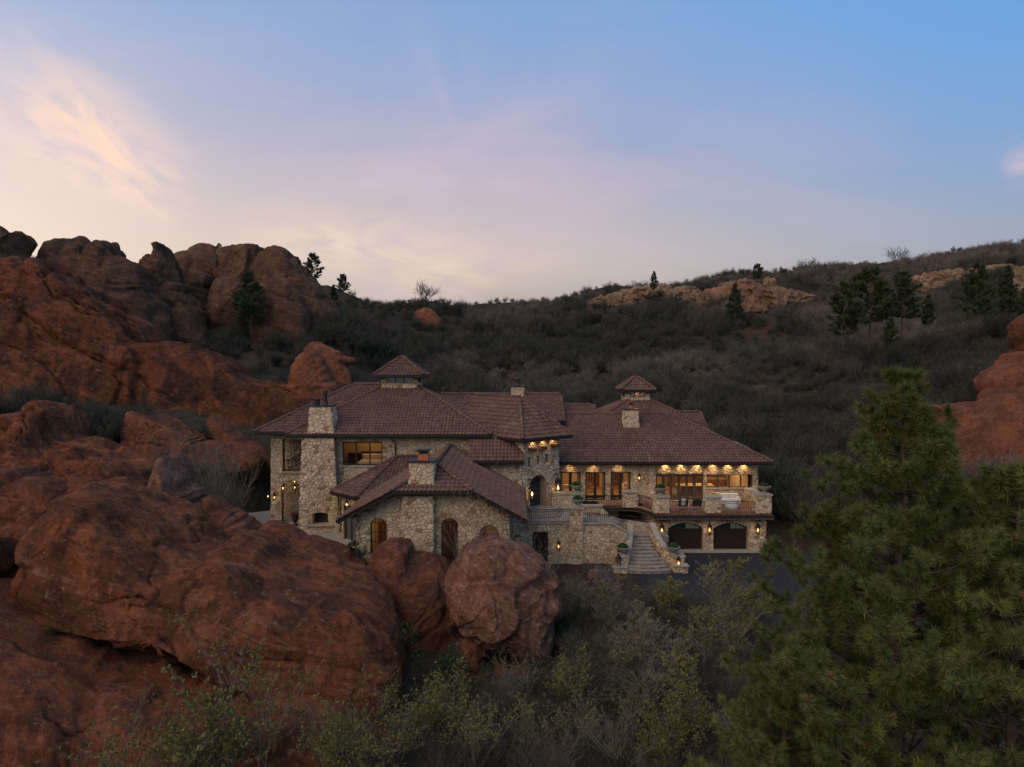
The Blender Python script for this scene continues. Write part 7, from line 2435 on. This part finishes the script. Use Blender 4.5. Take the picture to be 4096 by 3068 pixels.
def undergrowth():
    protos = bpy.data.collections.new('undergrowth_prototypes')
    for k, (mt, h) in enumerate((('twig_mid', 1.5), ('twig_dark', 1.3), ('twig_mid', 1.7), ('twig_dark', 1.8))):
        tw, tips = shrub_twigs(500 + k, h, 1.5, 14, 8, 6, .016, .005, .5, .3)
        me = tw.mesh('undergrowth_form', 3); me.materials.append(M[mt])
        protos.objects.link(bpy.data.objects.new('undergrowth_form', me))
    rs = np.random.RandomState(15); n = 1500
    y = 24 + rs.rand(n) * 30; x = -6 + rs.rand(n) * 50
    keep = ~((x > 9.5) & (x < 28) & (y > 40.5 + np.maximum(0, 15 - x) * .8))
    keep &= ~((x > .5) & (x < 13.5) & (y > 43)) & ~((x < 1.2) & (y > 41))
    keep &= ~((x < -1) & (y > 30)) & ~((np.hypot(x + .6, y - 36) < 3.6))
    x, y = x[keep], y[keep]
    z = terrain(x, y) - .05
    me = bpy.data.meshes.new('undergrowth'); me.vertices.add(len(x)); me.vertices.foreach_set('co', np.stack([x, y, z], -1).astype(np.float32).ravel())
    a = me.attributes.new('bush_scale', 'FLOAT', 'POINT'); a.data.foreach_set('value', (.45 + .5 * rs.rand(len(x))).astype(np.float32))
    a = me.attributes.new('bush_kind', 'INT', 'POINT'); a.data.foreach_set('value', rs.randint(0, 4, len(x)).astype(np.int32))
    o = link('undergrowth', me)
    tag(o, 'tangle of bare brown undergrowth on the valley floor in front', 'undergrowth', kind='stuff')
    ng = bpy.data.node_groups['scatter_scrub'].copy()
    for nd in ng.nodes:
        if nd.bl_idname == 'GeometryNodeCollectionInfo': nd.inputs['Collection'].default_value = protos
    md = o.modifiers.new('scatter', 'NODES'); md.node_group = ng


undergrowth()

# ---- young aspen before the driveway
def sapling(u0, y, u1, vtop, seed, label, r=.08, wide=1.0, leaf=.75, name='aspen_tree'):
    rg = random.Random(seed); tw = Twigs(); tips = []
    base = P(u0, 2700, y); base.z = tz(base.x, y)
    topp = P(u1, vtop, y)
    H = topp.z - base.z

    def grow(p, d, L, r, lev, tone):
        n = (9, 5, 3, 2)[lev]
        for k in range(n):
            d = (d + Vector((rg.uniform(-1, 1), rg.uniform(-1, 1), rg.uniform(-.3, 1.0) * .5)) * (.10, .2, .26, .3)[lev]).normalized()
            q = p + d * (L / n)
            ra = r * (1 - k / n * .8); rb = r * (1 - (k + 1) / n * .8)
            tw.seg(p, q, max(ra, .007), max(rb, .006), tone)
            if lev < 3 and (k >= 2 or lev > 0):
                for j in range(2):
                    a = rg.uniform(0, 6.283)
                    dd = (d * .62 + Vector((math.cos(a), math.sin(a), .3)) * wide).normalized()
                    grow(p + (q - p) * rg.random(), dd, L * ((.40, .55, .5)[lev]) * rg.uniform(.6, 1.1) * (1.25 - .55 * k / n), rb * .5, lev + 1, rg.random())
            p = q
        if lev >= 2: tips.append((tuple(p), tuple(d)))
    grow(base - Vector((0, 0, .3)), (topp - base).normalized(), H * .9, r, 0, .4)
    t = empty(name, base, label, 'tree', 'thin half bare saplings')
    me = tw.mesh('trunk', 3); me.materials.append(M['bark_grey']); link('trunk', me, t)
    pts = []
    for p, d in tips:
        if rg.random() < leaf:
            q = rg.uniform(0, .2)
            for j in range(5): pts.append(tuple(p[i] + rg.gauss(0, .035) - d[i] * q for i in range(3)))
    lm = leaves_mesh('crown', pts, .085, seed, .7); lm.materials.append(M['bud' if leaf > .5 else 'bud_dull']); link('crown', lm, t)


sapling(2790, 34.0, 2870, 2200, 77, 'tall half bare aspen with yellow green buds before the garage', .11, 1.1)
sapling(2650, 40.0, 2680, 2300, 78, 'slim budding sapling between the staircase and the tall aspen', .07, 1.0)
sapling(2470, 38.0, 2450, 2300, 79, 'bare twiggy sapling in front of the mulch bed', .06, 1.2, .25)
sapling(2340, 40.0, 2330, 2330, 80, 'bare twiggy sapling right behind the round boulder', .06, 1.2, .2)
sapling(2560, 36.0, 2560, 2400, 81, 'low bare sapling in the middle of the thicket', .06, 1.3, .3)
sapling(2960, 37.0, 3010, 2330, 82, 'thin yellow green sapling half hidden by the tall pine', .07, 1.1, .7)
sapling(2730, 30.5, 2700, 2560, 83, 'spindly sapling at the lower right of the thicket', .06, 1.2, .5)

sapling(2840, 39.5, 2830, 2420, 84, 'grey bare sapling before the left garage door', .06, 1.3, .2)
sapling(2600, 33.0, 2610, 2440, 85, 'grey bare sapling below the staircase, left of the tall aspen', .06, 1.3, .15)
sapling(2480, 33.0, 2500, 2500, 86, 'grey bare sapling in the lower middle of the thicket', .06, 1.3, .2)
sapling(2920, 33.0, 2930, 2480, 87, 'grey bare sapling between the tall aspen and the tall pine', .06, 1.3, .35)
sapling(2690, 45.0, 2700, 2330, 88, 'thin bare sapling at the right newel pier of the stairs', .05, 1.2, .4)
sapling(2560, 45.5, 2560, 2330, 89, 'thin bare sapling at the foot of the stairs', .05, 1.2, .2)
